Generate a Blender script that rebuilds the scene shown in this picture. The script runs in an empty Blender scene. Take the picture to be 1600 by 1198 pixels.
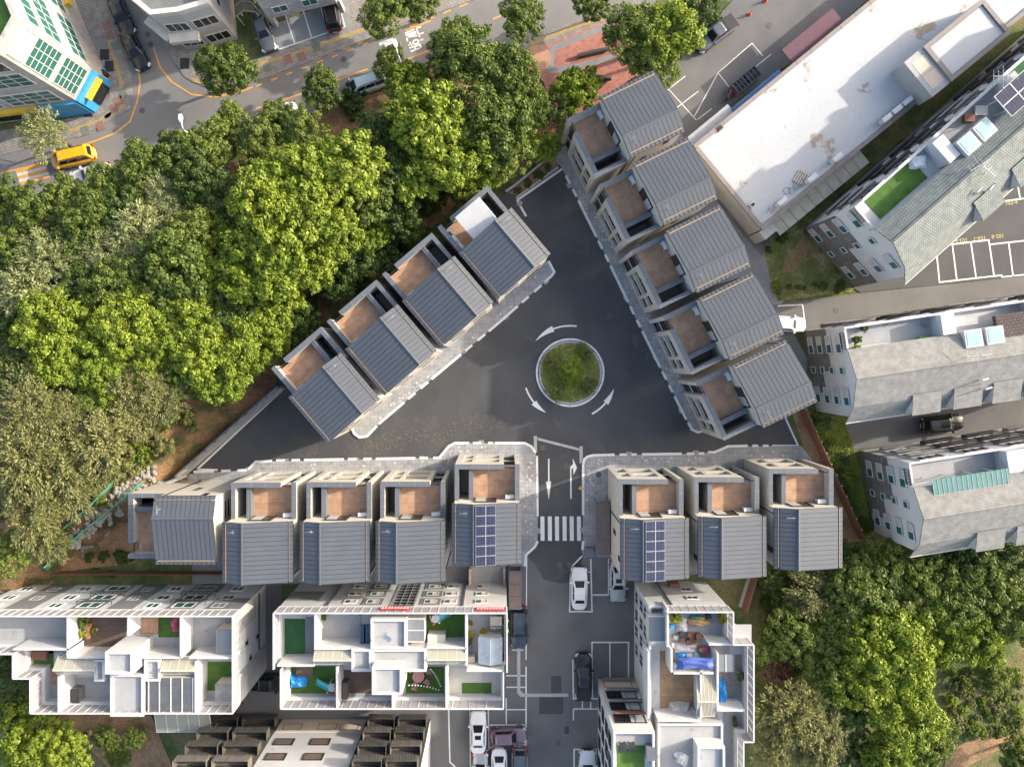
import bpy, bmesh, math, random
import numpy as np
from mathutils import Vector, Matrix
R = math.radians
rnd = random.Random(7)
SC = bpy.context.scene
COL = SC.collection

# ------------------------------------------------------------------ camera
# A drone looking straight down; NX, NY is the pixel (of 1600 x 1198) right under it.
ALT, FPX, NX, NY = 79.2, 1109.0, 785.0, 560.0
cam_d = bpy.data.cameras.new('camera'); cam = bpy.data.objects.new('camera', cam_d); COL.objects.link(cam)
cam.location = (0, 0, ALT); cam.rotation_euler = (0, 0, 0)
cam_d.sensor_width = 36; cam_d.lens = 36 * FPX / 1600
cam_d.shift_x = (800 - NX) / 1600; cam_d.shift_y = (NY - 599) / 1600
cam_d.clip_end = 2000
SC.camera = cam
SC.render.resolution_x, SC.render.resolution_y = 1024, 766

# ------------------------------------------------------------------ sky, sun, exposure
SUN_EL, SUN_AZ = 22.5, 19.0         # azimuth: degrees counter-clockwise from +x (east), where the sun stands
wd = bpy.data.worlds.new('World'); SC.world = wd; wd.use_nodes = True
nt = wd.node_tree; bg = nt.nodes['Background']
sky = nt.nodes.new('ShaderNodeTexSky'); sky.sky_type = 'NISHITA'; sky.sun_disc = False
sky.sun_elevation = R(SUN_EL); sky.sun_rotation = R(90 - SUN_AZ)
sky.air_density = 1.0; sky.dust_density = 4.0; sky.ozone_density = .3
nt.links.new(sky.outputs[0], bg.inputs[0]); bg.inputs[1].default_value = 0.15
sl = bpy.data.lights.new('sun', 'SUN'); sun = bpy.data.objects.new('sun', sl); COL.objects.link(sun)
sl.energy = 2.45; sl.angle = R(0.8); sl.color = (1.0, 0.92, 0.80)
sd = Vector((math.cos(R(SUN_EL)) * math.cos(R(SUN_AZ)), math.cos(R(SUN_EL)) * math.sin(R(SUN_AZ)), math.sin(R(SUN_EL))))
sun.rotation_euler = sd.to_track_quat('Z', 'Y').to_euler(); sun.location = sd * 120
SC.view_settings.view_transform = 'Standard'; SC.view_settings.look = 'None'
SC.view_settings.exposure = 1.62; SC.view_settings.gamma = 1.0; SC.view_settings.use_curve_mapping = False
SC.cycles.max_bounces = 6; SC.cycles.transparent_max_bounces = 8

# ------------------------------------------------------------------ pixel -> place
def K(z): return (ALT - z) / FPX
def P(px, py, z=0.0):
    k = K(z); return Vector(((px - NX) * k, -(py - NY) * k, z))
def G(pts, z=0.0): return [tuple(P(x, y, z)[:2]) for x, y in pts]

# ------------------------------------------------------------------ materials
MATS = {}
def _mat(name):
    m = bpy.data.materials.new(name); m.use_nodes = True
    n = m.node_tree.nodes; l = m.node_tree.links
    return m, n, l, n['Principled BSDF']
def mat(name, col, rough=.7, var=.14, scale=1.2, fine=14, metal=0, bump=0.0, bscale=30, spots=None, coat=0, tint=None):
    """plain surface with two noises (broad blotches, fine grain), optional stain patches (spots = colour, threshold, scale)"""
    if name in MATS: return MATS[name]
    m, n, l, b = _mat(name)
    g = n.new('ShaderNodeNewGeometry')
    n1 = n.new('ShaderNodeTexNoise'); n1.inputs['Scale'].default_value = scale; n1.inputs['Detail'].default_value = 5
    n2 = n.new('ShaderNodeTexNoise'); n2.inputs['Scale'].default_value = fine; n2.inputs['Detail'].default_value = 3
    l.new(g.outputs['Position'], n1.inputs['Vector']); l.new(g.outputs['Position'], n2.inputs['Vector'])
    ad = n.new('ShaderNodeMath'); ad.operation = 'ADD'; l.new(n1.outputs['Fac'], ad.inputs[0])
    ml = n.new('ShaderNodeMath'); ml.operation = 'MULTIPLY'; ml.inputs[1].default_value = .6
    l.new(n2.outputs['Fac'], ml.inputs[0]); l.new(ml.outputs[0], ad.inputs[1])
    mr = n.new('ShaderNodeMapRange'); mr.inputs['From Min'].default_value = .5; mr.inputs['From Max'].default_value = 1.1
    l.new(ad.outputs[0], mr.inputs['Value'])
    mx = n.new('ShaderNodeMix'); mx.data_type = 'RGBA'
    c = Vector(col); t = Vector(tint) if tint else c * (1 + var)
    mx.inputs['A'].default_value = (*(c * (1 - var)), 1); mx.inputs['B'].default_value = (*t, 1)
    l.new(mr.outputs[0], mx.inputs['Factor'])
    out = mx.outputs['Result']
    if spots:
        sc_, th, sclr = spots[2], spots[1], spots[0]
        n3 = n.new('ShaderNodeTexNoise'); n3.inputs['Scale'].default_value = sc_; n3.inputs['Detail'].default_value = 7; n3.inputs['Roughness'].default_value = .62
        l.new(g.outputs['Position'], n3.inputs['Vector'])
        r3 = n.new('ShaderNodeMapRange'); r3.inputs['From Min'].default_value = th; r3.inputs['From Max'].default_value = th + .05
        l.new(n3.outputs['Fac'], r3.inputs['Value'])
        m3 = n.new('ShaderNodeMix'); m3.data_type = 'RGBA'; m3.inputs['B'].default_value = (*sclr, 1)
        l.new(out, m3.inputs['A']); l.new(r3.outputs[0], m3.inputs['Factor']); out = m3.outputs['Result']
    l.new(out, b.inputs['Base Color'])
    b.inputs['Roughness'].default_value = rough; b.inputs['Metallic'].default_value = metal
    if coat: b.inputs['Coat Weight'].default_value = coat; b.inputs['Coat Roughness'].default_value = .05
    if bump:
        nb = n.new('ShaderNodeTexNoise'); nb.inputs['Scale'].default_value = bscale; l.new(g.outputs['Position'], nb.inputs['Vector'])
        bp = n.new('ShaderNodeBump'); bp.inputs['Strength'].default_value = bump; bp.inputs['Distance'].default_value = .05
        l.new(nb.outputs['Fac'], bp.inputs['Height']); l.new(bp.outputs['Normal'], b.inputs['Normal'])
    MATS[name] = m; return m
def brick(name, c1, c2, mortar, bw, bh, msize=.012, rough=.8, offset=.5, rot=0, bump=.3, bias=0, axes=None):
    """boards, pavers, shingles, ashlar: a Brick Texture in the object's own metres"""
    if name in MATS: return MATS[name]
    m, n, l, b = _mat(name)
    tc = n.new('ShaderNodeTexCoord'); mp = n.new('ShaderNodeMapping'); mp.inputs['Rotation'].default_value = (0, 0, R(rot))
    src = tc.outputs['Object']
    if axes:
        sp = n.new('ShaderNodeSeparateXYZ'); cb = n.new('ShaderNodeCombineXYZ'); l.new(src, sp.inputs[0])
        for i, a in enumerate(axes): l.new(sp.outputs['XYZ'.index(a)], cb.inputs[i])
        src = cb.outputs[0]
    l.new(src, mp.inputs['Vector'])
    t = n.new('ShaderNodeTexBrick'); t.offset = offset
    t.inputs['Scale'].default_value = 1; t.inputs['Brick Width'].default_value = bw; t.inputs['Row Height'].default_value = bh
    t.inputs['Mortar Size'].default_value = msize; t.inputs['Bias'].default_value = bias; t.inputs['Mortar Smooth'].default_value = .1
    t.inputs['Color1'].default_value = (*c1, 1); t.inputs['Color2'].default_value = (*c2, 1); t.inputs['Mortar'].default_value = (*mortar, 1)
    l.new(mp.outputs[0], t.inputs['Vector'])
    g = n.new('ShaderNodeNewGeometry'); no = n.new('ShaderNodeTexNoise'); no.inputs['Scale'].default_value = 1.5; no.inputs['Detail'].default_value = 6
    l.new(g.outputs['Position'], no.inputs['Vector'])
    mr = n.new('ShaderNodeMapRange'); mr.inputs['From Min'].default_value = .3; mr.inputs['From Max'].default_value = .7
    mr.inputs['To Min'].default_value = .78; mr.inputs['To Max'].default_value = 1.15; l.new(no.outputs['Fac'], mr.inputs['Value'])
    mx = n.new('ShaderNodeMix'); mx.data_type = 'RGBA'; mx.blend_type = 'MULTIPLY'; mx.inputs['Factor'].default_value = 1
    l.new(t.outputs['Color'], mx.inputs['A']); l.new(mr.outputs[0], mx.inputs['B'])
    l.new(mx.outputs['Result'], b.inputs['Base Color']); b.inputs['Roughness'].default_value = rough
    if bump:
        bp = n.new('ShaderNodeBump'); bp.inputs['Strength'].default_value = bump; bp.inputs['Distance'].default_value = .03; bp.invert = True
        l.new(t.outputs['Fac'], bp.inputs['Height']); l.new(bp.outputs['Normal'], b.inputs['Normal'])
    MATS[name] = m; return m
def ground_mat(name, cols, scale=.35, bump=.6):
    """soil, scrub and turf: three colours blended by noise"""
    m, n, l, b = _mat(name)
    g = n.new('ShaderNodeNewGeometry')
    no = n.new('ShaderNodeTexNoise'); no.inputs['Scale'].default_value = scale; no.inputs['Detail'].default_value = 9; no.inputs['Roughness'].default_value = .68
    n2 = n.new('ShaderNodeTexNoise'); n2.inputs['Scale'].default_value = 7; n2.inputs['Detail'].default_value = 5
    l.new(g.outputs['Position'], no.inputs['Vector']); l.new(g.outputs['Position'], n2.inputs['Vector'])
    r = n.new('ShaderNodeValToRGB'); e = r.color_ramp.elements
    e[0].position = .38; e[0].color = (*cols[0], 1); e[1].position = .64; e[1].color = (*cols[2], 1)
    x = e.new(.51); x.color = (*cols[1], 1); l.new(no.outputs['Fac'], r.inputs['Fac'])
    mr = n.new('ShaderNodeMapRange'); mr.inputs['From Min'].default_value = .3; mr.inputs['From Max'].default_value = .7
    mr.inputs['To Min'].default_value = .6; mr.inputs['To Max'].default_value = 1.3; l.new(n2.outputs['Fac'], mr.inputs['Value'])
    mx = n.new('ShaderNodeMix'); mx.data_type = 'RGBA'; mx.blend_type = 'MULTIPLY'; mx.inputs['Factor'].default_value = 1
    l.new(r.outputs['Color'], mx.inputs['A']); l.new(mr.outputs[0], mx.inputs['B']); l.new(mx.outputs['Result'], b.inputs['Base Color'])
    b.inputs['Roughness'].default_value = .95
    bp = n.new('ShaderNodeBump'); bp.inputs['Strength'].default_value = bump; bp.inputs['Distance'].default_value = .15
    l.new(n2.outputs['Fac'], bp.inputs['Height']); l.new(bp.outputs['Normal'], b.inputs['Normal'])
    MATS[name] = m; return m
def glass(name, col, rough=.06):
    if name in MATS: return MATS[name]
    m, n, l, b = _mat(name)
    b.inputs['Base Color'].default_value = (*col, 1); b.inputs['Roughness'].default_value = rough
    b.inputs['Specular IOR Level'].default_value = .32
    MATS[name] = m; return m
def sheer(name, col, alpha, rough=.3):
    """see-through sheet (polycarbonate, mesh screen): part of the light passes straight through"""
    if name in MATS: return MATS[name]
    m, n, l, b = _mat(name)
    b.inputs['Base Color'].default_value = (*col, 1); b.inputs['Roughness'].default_value = rough; b.inputs['Alpha'].default_value = alpha
    MATS[name] = m; return m
def leaf(name, c1, c2, trans=.35):
    m, n, l, b = _mat(name)
    g = n.new('ShaderNodeNewGeometry'); oi = n.new('ShaderNodeObjectInfo')
    mx = n.new('ShaderNodeMix'); mx.data_type = 'RGBA'; mx.inputs['A'].default_value = (*c1, 1); mx.inputs['B'].default_value = (*c2, 1)
    ad = n.new('ShaderNodeMath'); ad.operation = 'MULTIPLY_ADD'; ad.inputs[1].default_value = .62; 
    m2 = n.new('ShaderNodeMath'); m2.operation = 'MULTIPLY'; m2.inputs[1].default_value = .45
    l.new(oi.outputs['Random'], m2.inputs[0]); l.new(g.outputs['Random Per Island'], ad.inputs[0]); l.new(m2.outputs[0], ad.inputs[2])
    l.new(ad.outputs[0], mx.inputs['Factor']); l.new(mx.outputs['Result'], b.inputs['Base Color'])
    b.inputs['Roughness'].default_value = .55; b.inputs['Specular IOR Level'].default_value = .35
    tr = n.new('ShaderNodeBsdfTranslucent'); l.new(mx.outputs['Result'], tr.inputs['Color'])
    ms = n.new('ShaderNodeMixShader'); ms.inputs[0].default_value = trans
    l.new(b.outputs[0], ms.inputs[1]); l.new(tr.outputs[0], ms.inputs[2])
    l.new(ms.outputs[0], n['Material Output'].inputs['Surface'])
    MATS[name] = m; return m

mat('asphalt_new', (.056, .058, .061), .82, .42, .16, 18, bump=.25, bscale=60, spots=((.072, .069, .065), .57, .35))
mat('asphalt_old', (.125, .122, .12), .9, .2, .3, 30, bump=.25, bscale=60)
mat('asphalt_street', (.175, .17, .165), .9, .15, .3, 30, bump=.2, bscale=60)
mat('asphalt_court', (.062, .064, .067), .88, .2, .3, 30, bump=.2, bscale=60)
mat('asphalt_patch', (.06, .06, .062), .9, .2, .8, 30)
mat('concrete', (.36, .36, .35), .85, .14, .8, 12)
mat('concrete_dark', (.2, .2, .2), .85, .2, .8, 12)
mat('white_paint', (.64, .64, .63), .7, .1, 2, 40)
mat('worn_paint', (.55, .55, .54), .8, .22, 2, 40)
mat('yellow_paint', (.62, .30, .06), .8, .18, 2, 40)
mat('cream', (.43, .40, .35), .8, .06, .8, 9)
mat('cream_light', (.46, .445, .41), .8, .06, .8, 9)
mat('coping', (.105, .115, .13), .5, .12, .8, 6)
mat('coping_light', (.27, .29, .32), .5, .12, .8, 6, metal=.3)
mat('seam', (.032, .037, .046), .6, .1, 1, 8, metal=.3)
mat('roof_metal', (.063, .072, .087), .55, .10, .5, 5)
mat('gutter', (.42, .30, .19), .6, .15, 3, 9)
mat('black_metal', (.018, .019, .021), .5, .2, 3, 9)
mat('grey_metal', (.30, .31, .32), .5, .12, 3, 9, metal=.4)
mat('white_metal', (.52, .52, .52), .5, .05, 2, 9)
mat('white_wall', (.45, .453, .455), .8, .10, .5, 8, spots=((.36, .355, .34), .63, .55))
mat('grey_wall', (.15, .155, .16), .8, .12, .7, 8)
mat('beige_wall', (.50, .42, .34), .85, .1, .9, 9)
mat('floor_grey', (.30, .305, .31), .85, .16, .5, 8, spots=((.22, .21, .2), .62, .7))
mat('soil', (.26, .155, .085), .95, .25, .6, 8, bump=.6, bscale=12)
mat('rust_board', (.19, .085, .055), .8, .2, 1, 8)
mat('turf', (.060, .135, .022), .95, .25, 1.2, 30, bump=.5, bscale=60)
mat('turf_dark', (.025, .10, .035), .95, .2, 1.2, 30)
mat('bark', (.12, .095, .07), .95, .3, 4, 12)
mat('rock', (.27, .255, .22), .9, .25, 1.5, 9, bump=.5, bscale=8)
glass('glass_dark', (.012, .015, .018)); glass('glass_green', (.025, .10, .085)); glass('glass_blue', (.03, .06, .085))
glass('glass_pale', (.30, .47, .43), .15)
brick('decking', (.43, .265, .165), (.36, .215, .13), (.16, .095, .058), 3.2, .135, .008, .7, .37, 0)
brick('decking_dark', (.13, .085, .068), (.10, .065, .05), (.04, .03, .025), 3, .15, .01, .7, .37, 0)
brick('decking_tan', (.33, .22, .12), (.28, .18, .095), (.14, .09, .05), 3, .14, .008, .7, .37, 0)
brick('paver', (.30, .305, .31), (.265, .27, .275), (.185, .185, .19), .42, .42, .014, .85, 0)
brick('red_paver', (.34, .13, .10), (.40, .17, .12), (.18, .10, .085), .5, .25, .02, .85, .5, -15)
brick('grey_paver', (.25, .23, .21), (.21, .195, .18), (.13, .12, .11), .6, .3, .02, .85, .5, 20)
brick('shingle', (.20, .22, .21), (.17, .19, .182), (.10, .115, .11), .27, .25, .035, .9, .5)
brick('shingle_warm', (.25, .246, .23), (.22, .216, .203), (.19, .185, .17), .30, .22, .035, .9, .5)
brick('shingle_brown', (.10, .075, .07), (.08, .06, .055), (.04, .03, .03), .42, .3, .05, .9, .5)
brick('stone_tile', (.42, .40, .37), (.38, .36, .335), (.24, .22, .2), .9, .6, .012, .7, .0, 0, .2)
brick('cell', (.014, .019, .05), (.012, .016, .042), (.085, .09, .125), .36, .166, .010, .15, 0, 0, 0)
sheer('polycarbonate', (.36, .345, .27), .75); sheer('screen_sheet', (.40, .375, .385), .62); sheer('screen_mesh', (.40, .27, .29), .75)
sheer('net_green', (.12, .55, .34), .55, .8); sheer('plastic_clear', (.7, .68, .66), .6)
ground_mat('forest_floor', [(.06, .07, .02), (.20, .115, .055), (.30, .17, .085)])
ground_mat('scrub', [(.05, .085, .02), (.10, .12, .035), (.20, .14, .075)], .3)
ground_mat('lawn', [(.10, .145, .03), (.19, .19, .065), (.36, .27, .15)], .4)
ground_mat('bare_soil', [(.16, .12, .05), (.30, .18, .095), (.36, .22, .12)], .35)

# ------------------------------------------------------------------ mesh helper
class MB:
    def __init__(s): s.v = []; s.f = []; s.mi = []; s.cur = 0
    def add(s, vs, fs):
        o = len(s.v); s.v += [tuple(v) for v in vs]
        for f in fs: s.f.append(tuple(i + o for i in f)); s.mi.append(s.cur)
        return s
    def box(s, x0, x1, y0, y1, z0, z1):
        x0, x1 = min(x0, x1), max(x0, x1); y0, y1 = min(y0, y1), max(y0, y1)
        return s.add([(x0, y0, z0), (x1, y0, z0), (x1, y1, z0), (x0, y1, z0), (x0, y0, z1), (x1, y0, z1), (x1, y1, z1), (x0, y1, z1)],
                     [(3, 2, 1, 0), (4, 5, 6, 7), (0, 1, 5, 4), (1, 2, 6, 5), (2, 3, 7, 6), (3, 0, 4, 7)])
    def prism(s, pts, z0, z1):
        a = sum(p[0] * q[1] - q[0] * p[1] for p, q in zip(pts, list(pts[1:]) + [pts[0]]))
        pts = list(pts) if a > 0 else list(pts)[::-1]
        n = len(pts)
        return s.add([(x, y, z0) for x, y in pts] + [(x, y, z1) for x, y in pts],
                     [tuple(range(n - 1, -1, -1)), tuple(range(n, 2 * n))] + [(i, (i + 1) % n, n + (i + 1) % n, n + i) for i in range(n)])
    def loft(s, rings, cap=True):
        n = len(rings[0]); vs = [p for r in rings for p in r]; fs = []
        for k in range(len(rings) - 1):
            for i in range(n): fs.append((k * n + i, k * n + (i + 1) % n, (k + 1) * n + (i + 1) % n, (k + 1) * n + i))
        if cap: fs.append(tuple(range(n - 1, -1, -1))); fs.append(tuple(range((len(rings) - 1) * n, len(rings) * n)))
        return s.add(vs, fs)
    def profile_y(s, prof, y0, y1):
        n = len(prof)
        return s.add([(x, y0, z) for x, z in prof] + [(x, y1, z) for x, z in prof],
                     [tuple(range(n - 1, -1, -1)), tuple(range(n, 2 * n))] + [(i, (i + 1) % n, n + (i + 1) % n, n + i) for i in range(n)])
    def quad(s, a, b, c, d): return s.add([a, b, c, d], [(0, 1, 2, 3)])
    def beam(s, p, q, w, h=None):
        """square bar from p to q"""
        p, q = Vector(p), Vector(q); h = h or w; d = (q - p).normalized()
        up = Vector((0, 0, 1)) if abs(d.z) < .95 else Vector((1, 0, 0))
        a = d.cross(up).normalized() * w / 2; b = a.cross(d).normalized() * h / 2
        return s.add([p - a - b, p + a - b, p + a + b, p - a + b, q - a - b, q + a - b, q + a + b, q - a + b],
                     [(3, 2, 1, 0), (4, 5, 6, 7), (0, 1, 5, 4), (1, 2, 6, 5), (2, 3, 7, 6), (3, 0, 4, 7)])
    def tube(s, pts, rad, n=8):
        pts = [Vector(p) for p in pts]; rad = rad if isinstance(rad, (list, tuple)) else [rad] * len(pts); rings = []
        for i, p in enumerate(pts):
            d = (pts[min(i + 1, len(pts) - 1)] - pts[max(i - 1, 0)]).normalized()
            up = Vector((0, 0, 1)) if abs(d.z) < .9 else Vector((1, 0, 0))
            a = d.cross(up).normalized(); b = a.cross(d)
            rings.append([p + (a * math.cos(t) + b * math.sin(t)) * rad[i] for t in [2 * math.pi * k / n for k in range(n)]])
        return s.loft(rings)
    def disc(s, c, r0, r1, z0, z1, n=24):
        """ring or full disc (r0 = 0) of thickness z0..z1"""
        T = [2 * math.pi * k / n for k in range(n)]
        if r0 <= 0: return s.prism([(c[0] + r1 * math.cos(t), c[1] + r1 * math.sin(t)) for t in T], z0, z1)
        R4 = [[(c[0] + r * math.cos(t), c[1] + r * math.sin(t), z) for t in T] for r, z in ((r0, z0), (r1, z0), (r1, z1), (r0, z1))]
        s.loft(R4 + [R4[0]], False); return s
    def strip(s, pts, w, z0, z1, closed=False):
        """mitred ribbon along a polyline"""
        pts = [Vector(p[:2]) for p in pts]; n = len(pts); L = []; Rr = []
        for i, p in enumerate(pts):
            a = pts[i - 1] if (i or closed) else None; b = pts[(i + 1) % n] if (i < n - 1 or closed) else None
            d1 = (p - a).normalized() if a is not None else (b - p).normalized(); d2 = (b - p).normalized() if b is not None else d1
            t = (d1 + d2).normalized() if (d1 + d2).length > 1e-6 else d1; nn = Vector((-t.y, t.x)); c = max(.35, nn.dot(Vector((-d1.y, d1.x))))
            L.append(p + nn * w / 2 / c); Rr.append(p - nn * w / 2 / c)
        for i in range(n if closed else n - 1):
            j = (i + 1) % n; q = [Rr[i], Rr[j], L[j], L[i]]
            s.add([(v.x, v.y, z0) for v in q] + [(v.x, v.y, z1) for v in q], [(4, 5, 6, 7), (0, 1, 5, 4), (2, 3, 7, 6)] + ([(3, 0, 4, 7)] if i == 0 and not closed else []) + ([(1, 2, 6, 5)] if i == n - 2 and not closed else []))
        return s
    def mesh(s, name, mats, smooth=False):
        me = bpy.data.meshes.new(name); me.from_pydata(s.v, [], s.f)
        for m in (mats if isinstance(mats, (list, tuple)) else [mats]): me.materials.append(MATS[m] if isinstance(m, str) else m)
        if any(s.mi): me.polygons.foreach_set('material_index', s.mi)
        if smooth: me.polygons.foreach_set('use_smooth', [True] * len(me.polygons))
        me.update(); return me
    def build(s, name, mats, parent=None, smooth=False):
        return put(name, s.mesh(name, mats, smooth), parent)
def put(name, me, parent=None, loc=(0, 0, 0), rz=0, sc=1):
    o = bpy.data.objects.new(name, me); COL.objects.link(o); o.parent = parent
    o.location = loc; o.rotation_euler = (0, 0, rz)
    if sc != 1: o.scale = (sc, sc, sc) if not isinstance(sc, tuple) else sc
    return o
def tag(o, label, cat, group=None):
    o['label'] = label; o['category'] = cat
    if group: o['group'] = group
    return o
def thing(name, label, cat, loc=(0, 0, 0), rz=0, group=None):
    o = bpy.data.objects.new(name, None); COL.objects.link(o); o.empty_display_size = .3
    o.location = loc; o.rotation_euler = (0, 0, rz); return tag(o, label, cat, group)
def struct(name, mb, m, parent=None):
    o = mb.build(name, m, parent)
    if parent is None: o['kind'] = 'structure'
    return o
def clone(root, loc, rz=0, sc=None, label=None):
    r = root.copy(); COL.objects.link(r); r.location = loc; r.rotation_euler = (0, 0, rz)
    if sc is not None: r.scale = (sc, sc, sc) if not isinstance(sc, tuple) else sc
    if label: r['label'] = label
    for ch in root.children:
        c = ch.copy(); COL.objects.link(c); c.parent = r
        for g in ch.children:
            d = g.copy(); COL.objects.link(d); d.parent = c
    return r
def box(name, m, parent, x0, x1, y0, y1, z0, z1): return MB().box(x0, x1, y0, y1, z0, z1).build(name, m, parent)
# ------------------------------------------------------------------ ground, roads, pavements
def poly(name, pts, z0, z1, m, parent=None): return struct(name, MB().prism(G(pts), z0, z1), m, parent)
struct('ground', MB().box(-400, 400, -400, 400, -.6, -.10), 'scrub')
plaza = poly('asphalt_square', [(296, 741), (430, 600), (800, 292), (872, 258), (1060, 560), (1222, 640), (1254, 702), (1290, 745), (1120, 760), (912, 760), (912, 868), (900, 905), (878, 912), (850, 905), (835, 880), (822, 868), (836, 760), (300, 760)], -.3, 0, 'asphalt_new')
lane = poly('road', [(690, 1240), (690, 1095), (780, 1095), (790, 860), (820, 852), (925, 860), (990, 860), (1010, 1000), (1000, 1240)], -.3, -.004, 'asphalt_old')
alley = poly('alley', [(380, 900), (440, 900), (440, 1090), (700, 1090), (700, 1240), (330, 1240), (330, 1126), (245, 1118), (245, 1100), (380, 1100)], -.3, -.008, 'asphalt_old')
street = poly('street', [(-150, 230), (0, 215), (140, 190), (120, -60), (240, -60), (300, 70), (380, 100), (800, -60), (1080, -70), (1010, 20), (820, 90), (560, 190), (400, 235), (200, 290), (60, 305), (-150, 350)], -.3, -.012, 'asphalt_street')
car_park = poly('car_park', [(1015, 110), (1075, 75), (1155, -10), (1190, -80), (1440, -80), (1290, 60), (1090, 200), (1240, 330), (1190, 400), (1130, 330), (1060, 200)], -.3, -.016, 'asphalt_old')
court = poly('housing_court', [(1330, 448), (1345, 457), (1600, 432), (1720, 420), (1720, 240), (1560, 240), (1380, 380)], -.3, -.006, 'asphalt_court')
lane_e = poly('lane', [(1195, 478), (1345, 458), (1600, 432), (1720, 420), (1720, 480), (1600, 490), (1240, 520), (1200, 525)], -.3, -.010, 'asphalt_old')
lane_s = poly('driveway', [(1320, 656), (1600, 622), (1720, 610), (1720, 690), (1600, 680), (1330, 702)], -.3, -.014, 'asphalt_old')
poly('yard', [(300, 868), (800, 868), (800, 912), (300, 912)], -.3, -.03, 'concrete_dark'); poly('yard', [(900, 230), (1060, 100), (1260, 330), (1225, 470), (1215, 480), (1240, 520), (1262, 560), (1258, 610), (1120, 680)], -.3, -.04, 'concrete_dark'); poly('yard', [(940, 740), (1290, 740), (1310, 850), (1180, 890), (990, 905), (940, 880)], -.3, -.05, 'concrete_dark')
# footways of the street
foot_nw = poly('footway', [(-150, 270), (0, 243), (130, 213), (160, 195), (205, 170), (207, 120), (180, 50), (140, -60), (90, -60), (150, 80), (172, 150), (140, 180), (0, 205), (-150, 240)], -.2, .06, 'grey_paver')
foot_n = poly('footway', [(222, -60), (245, 45), (268, 92), (290, 122), (325, 138), (365, 140), (470, 102), (610, 48), (800, -22), (800, -60), (530, -60), (545, 40), (430, 85), (380, 98), (300, 70), (240, 0), (230, -60)], -.2, .06, 'grey_paver')
foot_s = poly('footway', [(520, 185), (620, 140), (800, 70), (940, 15), (990, -10), (1010, 15), (955, 45), (820, 85), (760, 130), (560, 190)], -.2, .06, 'grey_paver')
red_sq = poly('brick_square', [(812, 88), (955, 30), (1000, 60), (1010, 110), (960, 140), (900, 190), (860, 200), (850, 130)], -.2, .075, 'red_paver')
poly('band', [(955, 33), (960, 42), (868, 80), (864, 106), (905, 100), (960, 84), (962, 92), (905, 109), (856, 116), (854, 96), (862, 72)], .06, .081, 'concrete_dark', red_sq)
box_c = G([(840, 92)])[0]
MB().disc(box_c, 0, 1.5, .06, .085, 24).build('round_bed', mat('sand_paver', (.40, .23, .15), .9, .15, 1, 30), red_sq)
# pavements round the square, each a real step above the asphalt
KZ = .13
def pave(pts): return poly('pavement', pts, -.2, KZ, 'paver')
pv_l = pave([(550, 668), (554, 677), (562, 683), (574, 681), (589, 665), (665, 600), (775, 508), (840, 451), (862, 431), (866, 425), (857, 408), (800, 420), (540, 640)])
pv_r = pave([(878, 263), (900, 306), (945, 397), (987, 484), (1032, 575), (1075, 660), (1081, 671), (1090, 675), (1102, 672), (1125, 640), (930, 240), (905, 218), (872, 232), (864, 245)])
pv_bl = pave([(296, 740), (386, 734), (400, 721), (686, 715), (701, 697), (711, 692), (820, 692), (830, 697), (837, 707), (840, 806), (840, 845), (836, 853), (822, 866), (818, 884), (690, 884), (690, 800), (330, 790), (290, 760)])
pv_br = pave([(909, 861), (911, 845), (911, 725), (913, 717), (918, 713), (926, 711), (1062, 709), (1116, 706), (1137, 697), (1251, 696), (1290, 744), (1250, 770), (960, 770), (965, 868), (912, 870)])
def lighten(pv, bounds, n):           # single pale and dark setts let into the paving
    a = MB().box(-.11, .11, -.11, .11, KZ - .02, KZ + .004).mesh('sett', 'cream_light'); b = MB().box(-.11, .11, -.11, .11, KZ - .02, KZ + .004).mesh('sett', 'concrete_dark')
    for i in range(n):
        t = rnd.random(); k = rnd.randrange(len(bounds) - 1); p = Vector(bounds[k]).lerp(Vector(bounds[k + 1]), t)
        q = P(p.x + rnd.uniform(-8, 8), p.y + rnd.uniform(-5, 5)); put('sett', (a, b)[i % 2], pv, (q.x, q.y, 0), R(26))
lighten(pv_r, [(905, 290), (990, 460), (1085, 645)], 40)
lighten(pv_l, [(575, 668), (680, 578), (845, 436)], 30)
lighten(pv_bl, [(415, 729), (690, 724), (715, 702), (815, 702)], 36); lighten(pv_bl, [(828, 715), (828, 830)], 26)
lighten(pv_br, [(930, 722), (1240, 708)], 34); lighten(pv_br, [(924, 730), (924, 790)], 14)
def kerb(pv, pts, pattern, start=0.0, name='kerb_stone', w=.26, m='white_paint'):
    """white kerb stones along a line, in the long-short-short rhythm of the photograph"""
    P2 = [Vector(p) for p in G(pts)]; seg = []; d = 0
    for a, b in zip(P2, P2[1:]): seg.append((d, a, b)); d += (b - a).length
    def at(t):
        for d0, a, b in reversed(seg):
            if t >= d0: return a.lerp(b, min(1, (t - d0) / max(1e-6, (b - a).length)))
        return P2[0]
    t = start; i = 0
    while t < d - .3:
        L, on = pattern[i % len(pattern)]; e = min(d, t + L)
        if on and e - t > .25:
            line = [at(t)] + [a for d0, a, b in seg if t + .05 < d0 < e - .05] + [at(e)]
            MB().strip(line, w, -.05, KZ + .012).build(name, m, pv)
        t = e; i += 1
PAT = [(4.6, 1), (.55, 0), (1.1, 1), (1.0, 0), (.9, 1), (.45, 0)]; FULL = [(500, 1)]
kerb(pv_l, [(857, 408), (866, 425), (862, 431), (851, 441)], FULL)
kerb(pv_l, [(846, 446), (775, 508), (665, 600), (592, 662)], [(1.1, 1), (.8, 0), (1.0, 1), (.6, 0), (4.3, 1), (.5, 0)])
kerb(pv_l, [(589, 665), (574, 681), (562, 683), (554, 677), (550, 668)], FULL)
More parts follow.
